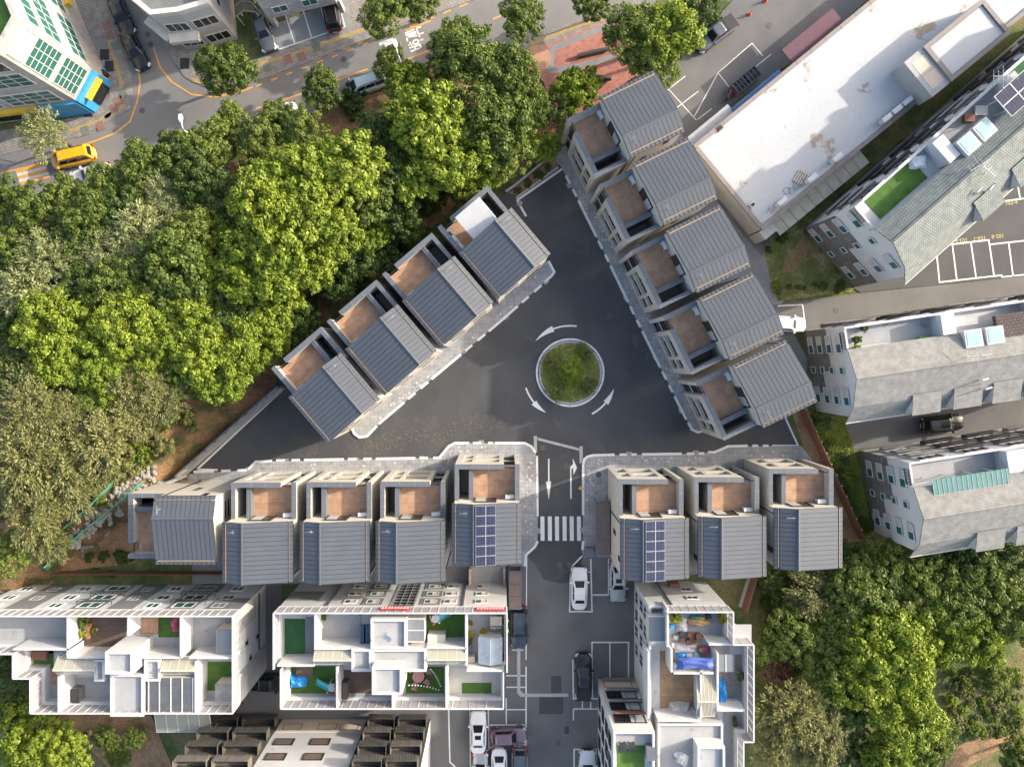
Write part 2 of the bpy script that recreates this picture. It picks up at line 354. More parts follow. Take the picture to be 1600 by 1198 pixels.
kerb(pv_r, [(884, 275), (900, 306), (945, 397), (987, 484), (1032, 575), (1072, 655)], [(1.0, 1), (.7, 0), (.9, 1), (.5, 0), (4.5, 1), (.5, 0)])
kerb(pv_r, [(1075, 660), (1081, 671), (1090, 675), (1102, 672)], FULL)
kerb(pv_bl, [(303, 737), (386, 734)], [(2.2, 1), (.9, 0), (1, 1), (.8, 0)])
kerb(pv_bl, [(388, 733), (400, 721), (425, 720)], FULL)
kerb(pv_bl, [(432, 719), (680, 715)], [(.9, 1), (.8, 0), (.9, 1), (.5, 0), (4.4, 1), (.5, 0)])
kerb(pv_bl, [(677, 715), (686, 715), (701, 697), (711, 692), (733, 692)], FULL)
kerb(pv_bl, [(739, 692), (770, 692)], [(.9, 1), (.8, 0), (1, 1), (.5, 0)])
kerb(pv_bl, [(773, 692), (820, 692), (830, 697), (837, 707)], FULL)
kerb(pv_bl, [(839, 712), (840, 806)], FULL, w=.22); kerb(pv_bl, [(840, 845), (836, 853), (822, 866), (820, 884)], FULL)
kerb(pv_br, [(911, 845), (910, 858)], FULL); kerb(pv_br, [(911, 804), (911, 725), (913, 717), (918, 713), (926, 711), (960, 710)], FULL)
kerb(pv_br, [(968, 710), (1100, 708)], [(.8, 1), (.5, 0), (.6, 1), (.6, 0), (4.4, 1), (.6, 0)])
kerb(pv_br, [(1106, 706), (1116, 706), (1137, 697), (1168, 696)], FULL)
kerb(pv_br, [(1175, 696), (1208, 696)], [(.65, 1), (.5, 0), (.65, 1), (.5, 0)]); 
MB().strip(G([(1206, 696), (1247, 696), (1226, 650)]), .2, 0, .008).build('edge_line', 'white_paint', plaza)
MB().strip(G([(308, 733), (440, 610)]), .22, 0, .008).build('edge_line', 'white_paint', plaza)
MB().strip(G([(308, 733), (340, 734)]), .2, 0, .008).build('edge_line', 'white_paint', plaza)
MB().strip(G([(808, 313), (880, 263)]), .24, 0, .008).build('edge_line', 'white_paint', plaza)
MB().strip(G([(808, 313), (822, 338)]), .24, 0, .008).build('edge_line', 'white_paint', plaza)
# drain gratings between the kerb stones
gr = MB().box(-.3, .3, -.25, .25, -.01, .012)
for i in range(5): gr.box(-.26 + i * .11, -.21 + i * .11, -.22, .22, .012, .03)
gme = gr.mesh('drain_grating', 'grey_metal'); gme2 = gme
for (x, y, a) in [(853, 440, 39), (790, 495, 39), (725, 549, 39), (612, 643, 39), (889, 290, 116), (938, 379, 116), (978, 465, 116), (1024, 558, 116), (1064, 641, 116), (388, 733, 0), (447, 720, 0), (556, 718, 0), (659, 716, 0), (752, 691, 0), (983, 709, 0), (1087, 707, 0), (841, 829, 90), (910, 828, 90), (812, 318, 60)]:
    put('drain_grating', gme, plaza, (*P(x, y)[:2], 0), R(a))
# lane arrows, stripes of the crossing, gutter channel at the mouth of the square
for i, x in enumerate((847.5, 859, 870.2, 882, 893.2, 904.5)):
    MB().prism(G([(x - 3.1, 806.5), (x + 3.1, 806.5), (x + 3.4, 844.5), (x - 2.8, 844.5)]), 0, .007).build('crossing_stripe', 'white_paint', plaza)
MB().prism(G([(856.3, 716.5), (858.5, 716.5), (858.6, 752), (861, 752), (857.5, 780), (853.2, 752), (856.4, 752)]), 0, .007).build('lane_arrow', 'white_paint', plaza)
MB().prism(G([(891, 779), (893.2, 779), (893, 733), (895.5, 731), (896, 742), (901.5, 730.5), (895, 716), (895.3, 725), (890.8, 729)]), 0, .007).build('lane_arrow', 'white_paint', plaza)
def ring_arrow(a0, a1, ccw=1):
    c = P(890.7, 582); r = 73 / 14.0; m = MB(); N = 10; am = a0 + (a1 - a0) * .52
    A = [a0 + (am - a0) * i / N for i in range(N + 1)]
    pt = lambda a, q: (c.x + q * math.cos(R(a)), c.y + q * math.sin(R(a)))
    m.prism([pt(a, r + .09) for a in A] + [pt(a, r - .09) for a in reversed(A)], 0, .007)
    B = [am + (a1 - am) * i / N for i in range(N + 1)]
    m.prism([pt(a, r + .36 * (1 - i / N) - .0 * i) for i, a in enumerate(B)] + [pt(a, r - .30 * (1 - i / N) - .02) for i, a in reversed(list(enumerate(B)))][1:], 0, .0075)
    m.build('roundabout_arrow', 'white_paint', plaza)
ring_arrow(82, 138); ring_arrow(199, 239); ring_arrow(298, 340)
MB().prism(G([(834, 681), (839, 681), (839, 705), (834, 703)]), 0, .02).build('drain_channel', 'concrete', plaza)
MB().prism(G([(840, 683.5), (905, 700), (905, 704), (840, 687.5)]), 0, .02).build('drain_channel', 'concrete', plaza)
MB().prism(G([(905.5, 697), (910.5, 697), (910.5, 722), (905.5, 724)]), 0, .02).build('drain_channel', 'concrete', plaza)
cover = MB().disc((0, 0), 0, .32, -.02, .009, 20).mesh('manhole_cover', mat('iron', (.09, .075, .065), .7, .2, 5, 20))
for (x, y, par) in [(848, 699, plaza), (885, 728, plaza), (874, 882, plaza), (890, 882, plaza), (935, 741, pv_br), (231, 54, street), (235, 70, street), (222, 173, street), (537, 93, street), (872, 1160, lane), (1306, 485, lane_e), (1202, 40, car_park)]:
    put('manhole_cover', cover, par, (*P(x, y)[:2], KZ if par is pv_br else 0))
for pv, x0, x1 in ((pv_bl, 815, 838), (pv_br, 914, 930)):      # light and dark tactile setts
    for i in range(int((x1 - x0) / 3)):
        for j in range(8):
            q = P(x0 + 1.5 + i * 3, 837 + j * 3.1)
            if (i + j) % 2 == 0: box('tactile_sett', 'concrete_dark', pv, q.x - .11, q.x + .11, q.y - .11, q.y + .11, KZ - .02, KZ + .006)
# line work on the roads
def line(par, pts, w=.13, m='white_paint', name='parking_line', z=.006): return MB().strip(G(pts), w, -.02, z).build(name, m, par)
for p in [[(891, 905), (890, 955), (925, 955), (923, 873)], [(951, 872), (951, 929), (924, 929)], [(894, 893), (922, 893)], [(891, 905), (893, 885), (910, 868)], [(925, 1057), (925, 1003), (982, 1003), (982, 1058)], [(953, 1003), (953, 1058)],
          [(895, 1030), (896, 1091), (934, 1091)], [(898.5, 1030), (899.5, 1091)], [(925, 1058), (926, 1091)], [(910, 1091), (910, 1107)], [(923, 1091), (923, 1107)], [(896, 1107), (934, 1107)], [(896, 1108), (896, 1125)],
          [(897, 1198), (897, 1170), (932, 1170), (932, 1198)], [(905, 1170), (905, 1198)], [(823, 866), (822, 1030)], [(822, 1041), (822, 1163), (805, 1161), (790, 1160), (765, 1168), (735, 1198)], [(701, 1107), (703, 1190), (712, 1198)], [(734, 1107), (735, 1198)], [(763, 1107), (764, 1170)], [(764, 1132), (822, 1132)], [(791, 1090), (791, 1132)], [(791, 1055), (822, 1055)], [(791, 1073), (822, 1073)], [(792, 1108), (822, 1108)]]:
    line(lane, p, .12 if len(p) < 3 else .15)
for p in [[(800, 1015), (818, 1015)]]: line(lane, p, .1)
MB().prism(G([(808, 1010), (813, 1010), (813, 1078), (818, 1083), (888, 1083), (888, 1088), (813, 1088), (808, 1082)]), -.02, .008).build('drain_channel', 'concrete', lane)
for q in [[(843, 1087), (880, 1087), (880, 1115), (842, 1115)], [(861, 1055), (877, 1055), (877, 1082), (861, 1082)], [(882, 1134), (889, 1134), (889, 1146), (882, 1146)]]: MB().prism(G(q), -.02, .005).build('asphalt_patch', 'asphalt_patch', lane)
# street edge lines, crossing and lettering
YL = [[(240, 75), (250, 105), (268, 128), (300, 148), (335, 152), (375, 144), (395, 136)], [(216, 112), (219, 128), (214, 160), (203, 190), (180, 208), (150, 220), (128, 227)], [(0, 271), (60, 257), (130, 236)]]
for p in YL: line(street, p, .17, 'yellow_paint', 'edge_line', .0)
def dashes(a, b, n, frac=.5, w=.16):
    a, b = Vector(a), Vector(b)
    for i in range(n): line(street, [tuple(a.lerp(b, i / n)), tuple(a.lerp(b, (i + frac) / n))], w, 'yellow_paint', 'edge_line', 0)
dashes((400, 126), (625, 45), 10); dashes((400, 135), (590, 62), 8, .4); dashes((640, 42), (770, -10), 5); dashes((770, 30), (900, -20), 5); line(street, [(400, 170), (470, 147), (560, 113), (575, 108)], .15, 'yellow_paint', 'edge_line', 0); line(street, [(632, 95), (690, 70)], .15, 'yellow_paint', 'edge_line', 0)
line(street, [(633, 48), (673, 33)], .15, 'yellow_paint', 'edge_line', 0)
for i in range(5):
    y = 269 + i * 4.6; x = 25 + i * 1.6
    line(street, [(x, y), (x + 46, y - 12)], .32, ('yellow_paint', 'worn_paint')[i % 2], 'crossing_stripe', .0)
def glyph(strokes, w=.16):           # painted lettering on the street, stroke by stroke
    for s in strokes: line(street, [(580 + x / 13.3, 30 + y / 13.3) for x, y in s], w, 'white_paint', 'road_lettering', .001)
glyph([[(935, 190), (1010, 380)], [(935, 195), (1040, 160)], [(985, 320), (1090, 285)], [(1025, 440), (1080, 425)], [(700, 300), (900, 215)], [(710, 340), (915, 265), (925, 300), (735, 370)], [(730, 380), (955, 345)], [(735, 380), (755, 470)], [(770, 545), (855, 545)], [(805, 480), (815, 560)],
       [(870, 470), (930, 430), (985, 450), (975, 500), (910, 530), (865, 500), (870, 470)], [(790, 605), (1000, 540)], [(820, 675), (1005, 610)], [(900, 570), (920, 640)], [(1000, 510), (1040, 600)], [(165, 515), (450, 405)], [(170, 545), (310, 470)], [(270, 525), (460, 440)], [(290, 560), (470, 475)], [(340, 615), (430, 560)], [(560, 570), (600, 520), (612, 610)], [(580, 680), (640, 655)], [(600, 750), (620, 705), (655, 735), (650, 755)], [(480, 800), (560, 775)]])
for (x, y) in [(66, 0), (0, 0)]: pass
mat('number_paint', (.42, .34, .12), .8, .15, 2, 30)
# lettering and bays of the housing court
def text(body, px, py, size, rot, m, parent, z=.008, name='bay_number', flip=False):
    cu = bpy.data.curves.new(name, 'FONT'); cu.body = body; cu.size = size; cu.align_x = 'CENTER'; cu.align_y = 'CENTER'; cu.extrude = .002; cu.offset = .006
    o = bpy.data.objects.new('t', cu); COL.objects.link(o); bpy.context.view_layer.update()
    me = bpy.data.meshes.new_from_object(o.evaluated_get(bpy.context.evaluated_depsgraph_get())); bpy.data.objects.remove(o)
    me.materials.clear(); me.materials.append(MATS[m]); me.name = name
    q = P(px, py); return put(name, me, parent, (q.x, q.y, z), R(rot))
line(court, [(1463, 392), (1468, 441), (1565, 430), (1565, 434)], .16); line(court, [(1478, 383), (1545, 375), (1553, 430)], .16)
for a in [[(1488, 382), (1495, 437)], [(1517, 379), (1525, 433)], [(1547, 382), (1620, 374)], [(1576, 379), (1583, 432)], [(1565, 433), (1640, 425)], [(1557, 316), (1640, 305)], [(1590, 289), (1594, 310)], [(1562, 311), (1563, 316)]]: line(court, a, .15)
for t, x, y, a in [('103-6', 1502, 375.5, 186), ('103-7', 1530.5, 372.5, 186), ('102-8', 1559, 369, 186), ('102-4', 1580, 317, 7), ('102-5', 1551, 321, 7)]: text(t, x, y, .62, a, 'number_paint', court)
for a in [[(1215, 478), (1254, 476), (1259, 513)]]: line(lane_e, a, .13)
for a in [[(1030, 118), (1045, 140), (1088, 188)], [(1043, 141), (1071, 119)], [(1058, 168), (1091, 143)], [(1090, 187), (1112, 170)], [(1085, 182), (1122, 114), (1140, 137), (1205, 85)], [(1122, 114), (1175, 68), (1192, 88)]]: line(car_park, a, .1, 'worn_paint', z=.006)
# ------------------------------------------------------------------ the new row houses
HW, HD, RY, XR = 6.5, 9.4, 5.75, 1.95          # width, depth, depth of the roofed half, ridge position
ZD, ZP = 6.3, 7.5                               # terrace floor, parapet top
ZR = 10.05
def roof_z(x): return 9.4 + (ZR - 9.4) * (x + .15) / (XR + .15) if x < XR else ZR + (9.1 - ZR) * (x - XR) / (HW + .15 - XR)
HOUSE_MESH = {}
def house_parts(s):
    """meshes of one house; s = 1, or -1 for the mirrored plan. (name, mesh, sub-parts)"""
    if s in HOUSE_MESH: return HOUSE_MESH[s]
    X = lambda x: x * s
    def bx(m, x0, x1, *r): return m.box(X(x0), X(x1), *r)
    def prof(m, pts, y0, y1): return m.profile_y([(X(x), z) for x, z in pts][::(1 if s < 0 else -1)], y0, y1)
    out = []
    w = MB()
    prof(w, [(0, 0), (HW, 0), (HW, roof_z(HW) - .22), (XR, ZR - .2), (0, roof_z(0) - .22)], 0, RY)
    bx(w, 0, .36, RY, HD, 0, ZP); bx(w, HW - .4, HW, RY, HD + .02, 0, ZP)
    bx(w, 1.45, HW - .4, RY, 8.95, 0, ZD); bx(w, .36, 1.45, RY, 8.95, 0, 3.2)
    xs = [(.36, .62), (1.62, 2.0), (4.45, 4.95)]
    for a, b in xs: bx(w, a, b, 8.95, HD, 0, ZP)
    for a, b in ((.62, 1.62), (2.0, 4.45)):
        for z0, z1 in ((0, .7), (2.95, 3.5), (5.7, ZP)): bx(w, a, b, 8.95, HD, z0, z1)
    bx(w, 4.95, HW - .4, 8.95, 9.1, 2.7, 3.1)
    out.append(('wall', w.mesh('wall', 'cream'), []))
    c = MB()
    bx(c, -.03, .40, RY, HD + .03, ZP, ZP + .07); bx(c, HW - .44, HW + .03, RY, HD + .05, ZP, ZP + .07)
    bx(c, .40, 4.98, 8.92, HD + .03, ZP, ZP + .07)
    bx(c, 1.40, 1.62, RY, 8.92, 3.2, ZD + .95); bx(c, 1.62, 1.85, RY, 8.92, ZD, ZD + .9)
    out.append(('coping', c.mesh('coping', 'coping'), []))
    j = MB()
    for yy in (6.9, 8.0): bx(j, -.035, .405, yy, yy + .025, ZP + .05, ZP + .076); bx(j, HW - .445, HW + .035, yy, yy + .025, ZP + .05, ZP + .076)
    for xx in (1.9, 3.4): bx(j, xx, xx + .025, 8.915, HD + .035, ZP + .05, ZP + .076)
    out.append(('coping_joint', j.mesh('coping_joint', 'coping_light'), []))
    d = MB(); bx(d, 1.85, HW - .4, RY, 8.95, ZD - .02, ZD + .05); out.append(('deck', d.mesh('deck', 'decking'), []))
    for a, b in ((.62, 1.62), (2.0, 4.45)):
        for z0, z1 in ((.7, 2.95), (3.5, 5.7)):
            g = MB(); bx(g, a, b, 8.93, 8.99, z0, z1)
            f = MB(); bx(f, a, b, 8.99, 9.07, z0, z0 + .09); bx(f, a, b, 8.99, 9.07, z1 - .07, z1); bx(f, (a + b) / 2 - .04, (a + b) / 2 + .04, 8.99, 9.06, z0 + .09, z1 - .07)
            bl = MB()
            if b - a > 2: bx(bl, a + 1.75, b - .05, 8.99, 9.03, z0 + .1, z1 - .08)
            out.append(('window', g.mesh('window', 'glass_dark'), [('frame', f.mesh('frame', 'black_metal'))] + ([('blind', bl.mesh('blind', 'floor_grey'))] if b - a > 2 else [])))
    g = MB(); bx(g, 4.95, HW - .4, 8.93, 8.98, .05, 2.7); bx(g, 4.95, HW - .4, 8.93, 8.98, 3.1, ZD + .02)
    f = MB()
    for z in (.05, 2.55, 3.1, 4.2, ZD + .85): bx(f, 4.95, HW - .4, 8.98, 9.06, z, z + .09)
    bx(f, 5.45, 5.52, 8.98, 9.05, .14, 2.55)
    out.append(('front_door', g.mesh('front_door', 'glass_dark'), [('frame', f.mesh('frame', 'black_metal'))]))
    g = MB(); bx(g, 2.05, 4.1, RY + .01, RY + .07, ZD + .05, ZD + 2.05)
    f = MB(); bx(f, 1.95, 2.05, RY + .01, RY + .12, ZD + .05, ZD + 2.15); bx(f, 4.1, 4.2, RY + .01, RY + .12, ZD + .05, ZD + 2.15); bx(f, 2.05, 4.1, RY + .01, RY + .12, ZD + 2.05, ZD + 2.15)
    bl = MB(); bx(bl, 2.1, 3.1, RY + .07, RY + .1, ZD + .1, ZD + 2.0)
    out.append(('terrace_door', g.mesh('terrace_door', 'glass_dark'), [('frame', f.mesh('frame', 'black_metal')), ('blind', bl.mesh('blind', 'floor_grey'))]))
    for x0, zz in ((.9, 2.2), (3.9, 2.2), (.9, 5.6), (3.9, 5.6)):       # slit windows of the roofed end
        for dz in (0, .75):
            g = MB(); bx(g, x0, x0 + 1.75, -.03, .02, zz + dz, zz + dz + .32); out.append(('window', g.mesh('slit_window', 'glass_dark'), []))
    for xs_, yy, zz in ((0, 3.2, 4.2), (0, 1.2, 7.2), (HW, 2.6, 4.4), (HW, 4.2, 1.5)):
        g = MB(); bx(g, xs_ - .03, xs_ + .03, yy, yy + .55, zz, zz + 1.5); out.append(('window', g.mesh('side_window', 'glass_dark'), []))
    for xx, yy in ((HW + .07, .5), (-.07, 5.2)): out.append(('downpipe', MB().tube([(X(xx), yy, .1), (X(xx), yy, roof_z(min(max(xx, 0), HW)) - .3)], .05, 6).mesh('downpipe', 'black_metal'), []))
    # roof: base slab, ridge cap, outer bands beyond the sunk gutters; the standing-seam panels are its sub-parts
    r = MB(); T = .13
    def slab(xa, xb, y0, y1, lift, th):
        za, zb = roof_z(xa) + lift, roof_z(xb) + lift
        prof(r, [(xa, za - th), (xb, zb - th), (xb, zb), (xa, za)], y0, y1)
    slab(.30, XR, -.12, RY + .12, 0, .2); slab(XR, HW - .30, -.12, RY + .12, 0, .2)
    slab(-.17, .18, -.12, RY + .12, .05, .26); slab(HW - .18, HW + .17, -.12, RY + .12, .05, .26)
    zr = ZR
    prof(r, [(XR - .14, roof_z(XR - .14) + .04), (XR + .14, roof_z(XR + .14) + .04), (XR + .14, roof_z(XR + .14) + .08), (XR, zr + .10), (XR - .14, roof_z(XR - .14) + .08)], -.14, RY + .14)
    sub = []
    for a, b, xx in ((.18, .30, .19), (HW - .30, HW - .18, HW - .19)):
        gt = MB(); za, zb = roof_z(a) - .12, roof_z(b) - .12; prof(gt, [(a, za - .06), (b, zb - .06), (b, zb), (a, za)], .05, RY - .05)
        z = roof_z(xx); bx(gt, xx - .012, xx + .012, .05, RY - .05, z - .13, z + .055); sub.append(('gutter', gt.mesh('gutter', 'gutter')))
    tk = MB(); N = 13; pt = (RY + .24) / N
    for k in range(N + 1):
        for a, b in ((-.18, .17), (HW - .17, HW + .18)):
            y = -.12 + k * pt; za, zb = roof_z(a) + .05, roof_z(b) + .05
            prof(tk, [(a, za), (b, zb), (b, zb + .03), (a, za + .03)], max(-.11, y - .02), min(RY + .11, y + .02))
    sub.append(('band_seam', tk.mesh('band_seam', 'seam')))
    pan = []
    for xa, xb in ((.31, XR - .15), (XR + .15, HW - .31)):
        m = MB(); za, zb = roof_z(xa), roof_z(xb)
        prof(m, [(xa, za), (xb, zb), (xb, zb + .025), (xa, za + .025)], .024, pt - .024)
        m.cur = 1
        prof(m, [(xa, za), (xb, zb), (xb, zb + .034), (xa, za + .034)], -.02, .02)
        pan.append(m.mesh('roof_panel', ['roof_metal', 'seam']))
    HOUSE_MESH[s] = (out, r.mesh('roof', 'roof_metal'), sub, pan, N, pt)
    return HOUSE_MESH[s]
acm = MB().box(-.42, .42, -.17, .17, .08, .86); acm2 = MB()
for k in range(3): acm2.disc((0, 0), .05 + .1 * k, .08 + .1 * k, 0, .015, 14)
acb = acm.mesh('casing', 'white_metal'); acf = MB().box(-.36, -.3, -.2, .2, 0, .08).box(.3, .36, -.2, .2, 0, .08).mesh('foot', 'black_metal')
acg = MB().box(-.34, .12, .17, .19, .18, .76).mesh('fan_grille', 'grey_metal'); act = MB().box(-.45, .45, -.2, .2, .86, .89).mesh('lid', 'white_metal')
def aircon(loc, rz, label, group, sc=1):
    t = thing('air_conditioner', label, 'air conditioner', loc, rz, group); t.scale = (sc, sc, sc)
    for n, me in (('casing', acb), ('foot', acf), ('fan_grille', acg), ('lid', act)): put(n, me, t)
    return t
def house(loc, rot, s, label, group, where, pv=False, ac=True):
    out, roof, sub, pan, N, pt = house_parts(s)
    t = thing('row_house', label, 'house', (loc[0], loc[1], 0), R(rot), group)
    for n, me, ch in out:
        o = put(n, me, t)
        for cn, cm in ch: put(cn, cm, o)
    ro = put('roof', roof, t)
    for n, me in sub:
        o = put(n, me, ro)
        if n == 'band_seam': o['kind'] = 'stuff'
    for m in pan:
        for k in range(N): put('roof_panel', m, ro, (0, -.12 + k * pt, 0))
    if pv:
        xa, xb = XR + .25, XR + 2.2; mid = (xa + xb) / 2
        cells = []; 
        for a, b in ((xa, mid), (mid, xb)):
            m = MB(); z = lambda x: roof_z(x) + .17
            m.profile_y([(a + .03, z(a + .03)), (a + .03, z(a + .03) + .03), (b - .03, z(b - .03) + .03), (b - .03, z(b - .03))], .03, .93)
            f = MB()
            for q0, q1, y0, y1 in ((a, a + .03, 0, .96), (b - .03, b, 0, .96), (a + .03, b - .03, 0, .03), (a + .03, b - .03, .93, .96)):
                f.profile_y([(q0, z(q0) - .03), (q0, z(q0) + .045), (q1, z(q1) + .045), (q1, z(q1) - .03)], y0, y1)
            for q in (a + .06, b - .1): f.profile_y([(q, roof_z(q) - .02), (q, z(q)), (q + .04, z(q + .04)), (q + .04, roof_z(q) - .02)], .4, .46)
            cells.append((m.mesh('solar_panel', 'cell'), f.mesh('frame', 'grey_metal')))
        for k in range(6):
            for m, f in cells: put('frame', f, put('solar_panel', m, t, (0, -.1 + k * .98, 0)))
    M = Matrix.Translation((loc[0], loc[1], 0)) @ Matrix.Rotation(R(rot), 4, 'Z')
    if ac: aircon(M @ Vector((s * (HW - .95), RY + .32, ZD + .05)), R(rot), 'white air conditioner on the terrace of ' + where, 'air conditioners on the house terraces')
    # roof aerial
    a = thing('roof_aerial', 'wire aerial on the roof of ' + where, 'aerial', M @ Vector((s * 1.05, 5.1, roof_z(1.05) + .02)), R(rot), 'small aerials on the house roofs')
    MB().tube([(0, 0, 0), (0, 0, .75)], .025, 5).build('mast', 'grey_metal', a); MB().tube([(-.45, 0, .72), (.45, 0, .72)], .02, 5).tube([(.2, -.12, .72), (.2, .12, .72)], .015, 4).build('boom', 'grey_metal', a)
    return t
ORD = ['first', 'second', 'third', 'fourth', 'fifth']
# bottom rows (fronts face the square, plan not mirrored): position of the back left corner
for i, (x, y) in enumerate([(-27.35, -21.95), (-19.75, -21.9), (-12.3, -21.85), (-4.8, -20.1)]):
    house((x, y), 0, 1, ['grey roofed house beside the end house with the sideways ridge, left of two plain twins'.replace(', left of two plain twins', ', west of the entrance road'), 'grey roofed house third from the entrance road, on its western side', 'grey roofed house next to the one with solar panels, west of the road', 'grey roofed house with solar panels west of the entrance road'][i], 'row houses round the square',
          ['the house beside the sideways end house', 'the third house west of the entrance road', 'the second house west of the entrance road', 'the solar panel house west of the road'][i], pv=(i == 3))
for i, (x, y) in enumerate([(11.75, -21.6), (19.4, -21.4), (26.9, -20.55)]):
    house((x, y), 0, 1, ['grey roofed house with solar panels east of the entrance road', 'middle house of the three grey roofed ones east of the entrance road', 'grey roofed house by the rust-brown fence, last of three east of the road'][i], 'row houses round the square',
          ['the solar panel house east of the road', 'the middle house east of the road', 'the house by the rust-brown fence'][i], pv=(i == 0))
# sideways end house
house((-28.35, -13.65), 90, -1, 'end house with its roof ridge turned sideways, above the boulder slope', 'row houses round the square', 'the sideways end house', ac=False)
# left row along the wood: x = 0 side is the north-east wall (mirrored plan)
LV = Vector((math.cos(R(40.3)), math.sin(R(40.3)))); LF = Vector((-LV.y, LV.x))
for i in range(4):
    e = Vector((-12.25, -4.0)) + Vector((5.6, 4.75)) * i
    house(e, 40.3, -1, ['grey roofed house at the south-west end of the row along the wood', 'second house of the row along the wood from its south-west end', 'third house of the row along the wood, beside the one with the white canopy', 'row house beside the wood with a white canopy over its terrace'][i], 'row houses round the square',
          ['the end house of the row along the wood', 'the second house along the wood', 'the third house along the wood', 'the house with the white canopy'][i], ac=(i < 3))
# right row: front faces the square to the south-west
RV = Vector((math.cos(R(116.1)), math.sin(R(116.1)))); RB = Vector((math.cos(R(26.1)), math.sin(R(26.1))))
for i in range(5):
    c = Vector((9.8, 25.75)) + Vector((3.25, -6.64)) * i          # roof corner, terrace side, on the aircon side
    o = c + RB * 5.75 - RV * 6.5
    house(o, 116.1, 1, [w + ' house of the row beside the white flat roof, counted from the brick square' for w in ORD[:4]][i] if i < 4 else 'last house of the eastern row, beside the rust-brown fence corner', 'row houses round the square',
          ['the first eastern house by the brick square', 'the second eastern house', 'the third eastern house', 'the fourth eastern house', 'the last eastern house'][i])
# white corrugated canopy on the last house of the left row
e = Vector((-12.25, -4.0)) + Vector((5.6, 4.75)) * 3
t = thing('terrace_canopy', 'white corrugated canopy over the timber terrace of a row house', 'canopy', (e.x, e.y, ZD + .05), R(40.3))
m = MB()
for k in range(24): m.box(-4.6 + k * .13, -4.52 + k * .13, 5.85, 8.9, 2.0, 2.05)
m.box(-4.62, -1.45, 5.83, 8.92, 1.95, 2.0); m.build('sheet', 'white_metal', t)
for x in (-4.55, -1.55):
    for y in (5.95, 8.8): box('post', 'white_metal', t, x - .04, x + .04, y - .04, y + .04, 0, 1.95)
t = thing('outdoor_kitchen', 'white worktop with black hob beside the canopy on a terrace', 'worktop', P(711, 377, ZD + .05), R(130))
box('worktop', 'white_metal', t, -1.2, 1.2, -.3, .3, .8, .86); box('cabinet', 'floor_grey', t, -1.15, 1.15, -.26, .26, 0, .8); box('hob', 'black_metal', t, .5, 1.0, -.2, .2, .86, .9); box('sink', 'grey_metal', t, -.6, -.2, -.18, .18, .86, .88)
# ------------------------------------------------------------------ other buildings: helpers
class Bld:
    """a building (or other big thing): parts are given in world metres and hung on an Empty at its base"""
    def __init__(s, name, label, cat, loc, rz=0, group=None, local=False):
        s.t = thing(name, label, cat, (loc[0], loc[1], loc[2] if len(loc) > 2 else 0), rz, group)
        s.inv = Matrix.Identity(4) if local else (Matrix.Translation(s.t.location) @ Matrix.Rotation(rz, 4, 'Z')).inverted()
    def part(s, name, mb, m, parent=None, smooth=False):
        o = mb.build(name, m, parent or s.t, smooth)
        if parent is None: o.matrix_parent_inverse = s.inv
        return o
def prect(x0, y0, x1, y1, z):
    a, b = P(x0, y0, z), P(x1, y1, z); return a.x, b.x, b.y, a.y
def pb(mb, x0, y0, x1, y1, zref, z0, z1):
    a = prect(x0, y0, x1, y1, zref); return mb.box(*a, z0, z1)
def obox(mb, o, d, n, u0, u1, n0, n1, z0, z1):
    V = lambda u, w, z: (o.x + d.x * u + n.x * w, o.y + d.y * u + n.y * w, z)
    return mb.add([V(u0, n0, z0), V(u1, n0, z0), V(u1, n1, z0), V(u0, n1, z0), V(u0, n0, z1), V(u1, n0, z1), V(u1, n1, z1), V(u0, n1, z1)],
                  [(0, 1, 2, 3), (7, 6, 5, 4), (4, 5, 1, 0), (5, 6, 2, 1), (6, 7, 3, 2), (7, 4, 0, 3)])
def wwin(b, p, q, u, w, z, h, g='glass_green', fr='white_metal', cols=2, rows=1, deep=0.0, surround=None, blind=None):
    """window on the wall p -> q (outline runs counter-clockwise): pane, frame bars, sill; all stand a little proud of the wall"""
    p, q = Vector(p[:2]), Vector(q[:2]); d = (q - p).normalized(); n = Vector((d.y, -d.x))
    o = b.part('window', obox(MB(), p, d, n, u, u + w, -.05, .03, z, z + h), g)
    f = MB(); t = .07
    obox(f, p, d, n, u - t, u, -.02, .09, z - t, z + h + t); obox(f, p, d, n, u + w, u + w + t, -.02, .09, z - t, z + h + t)
    obox(f, p, d, n, u, u + w, -.02, .085, z - t, z); obox(f, p, d, n, u, u + w, -.02, .085, z + h, z + h + t)
    for k in range(1, cols): c = u + w * k / cols; obox(f, p, d, n, c - .03, c + .03, .03, .07, z, z + h)
    for k in range(1, rows): c = z + h * k / rows; obox(f, p, d, n, u, u + w, .031, .062, c - .03, c + .03)
    b.part('frame', f, fr, o)
    if blind: b.part('pane', obox(MB(), p, d, n, u + .02, u + w * .48, .03, .045, z + .02, z + h - .02), blind, o)
    if surround:
        k = MB(); s = .45
        obox(k, p, d, n, u - s, u - t, 0, .05, z - s, z + h + s); obox(k, p, d, n, u + w + t, u + w + s, 0, .05, z - s, z + h + s)
        obox(k, p, d, n, u - t, u + w + t, 0, .05, z - s, z - t); obox(k, p, d, n, u - t, u + w + t, 0, .05, z + h + t, z + h + s)
        b.part('surround', k, surround, o)
    return o
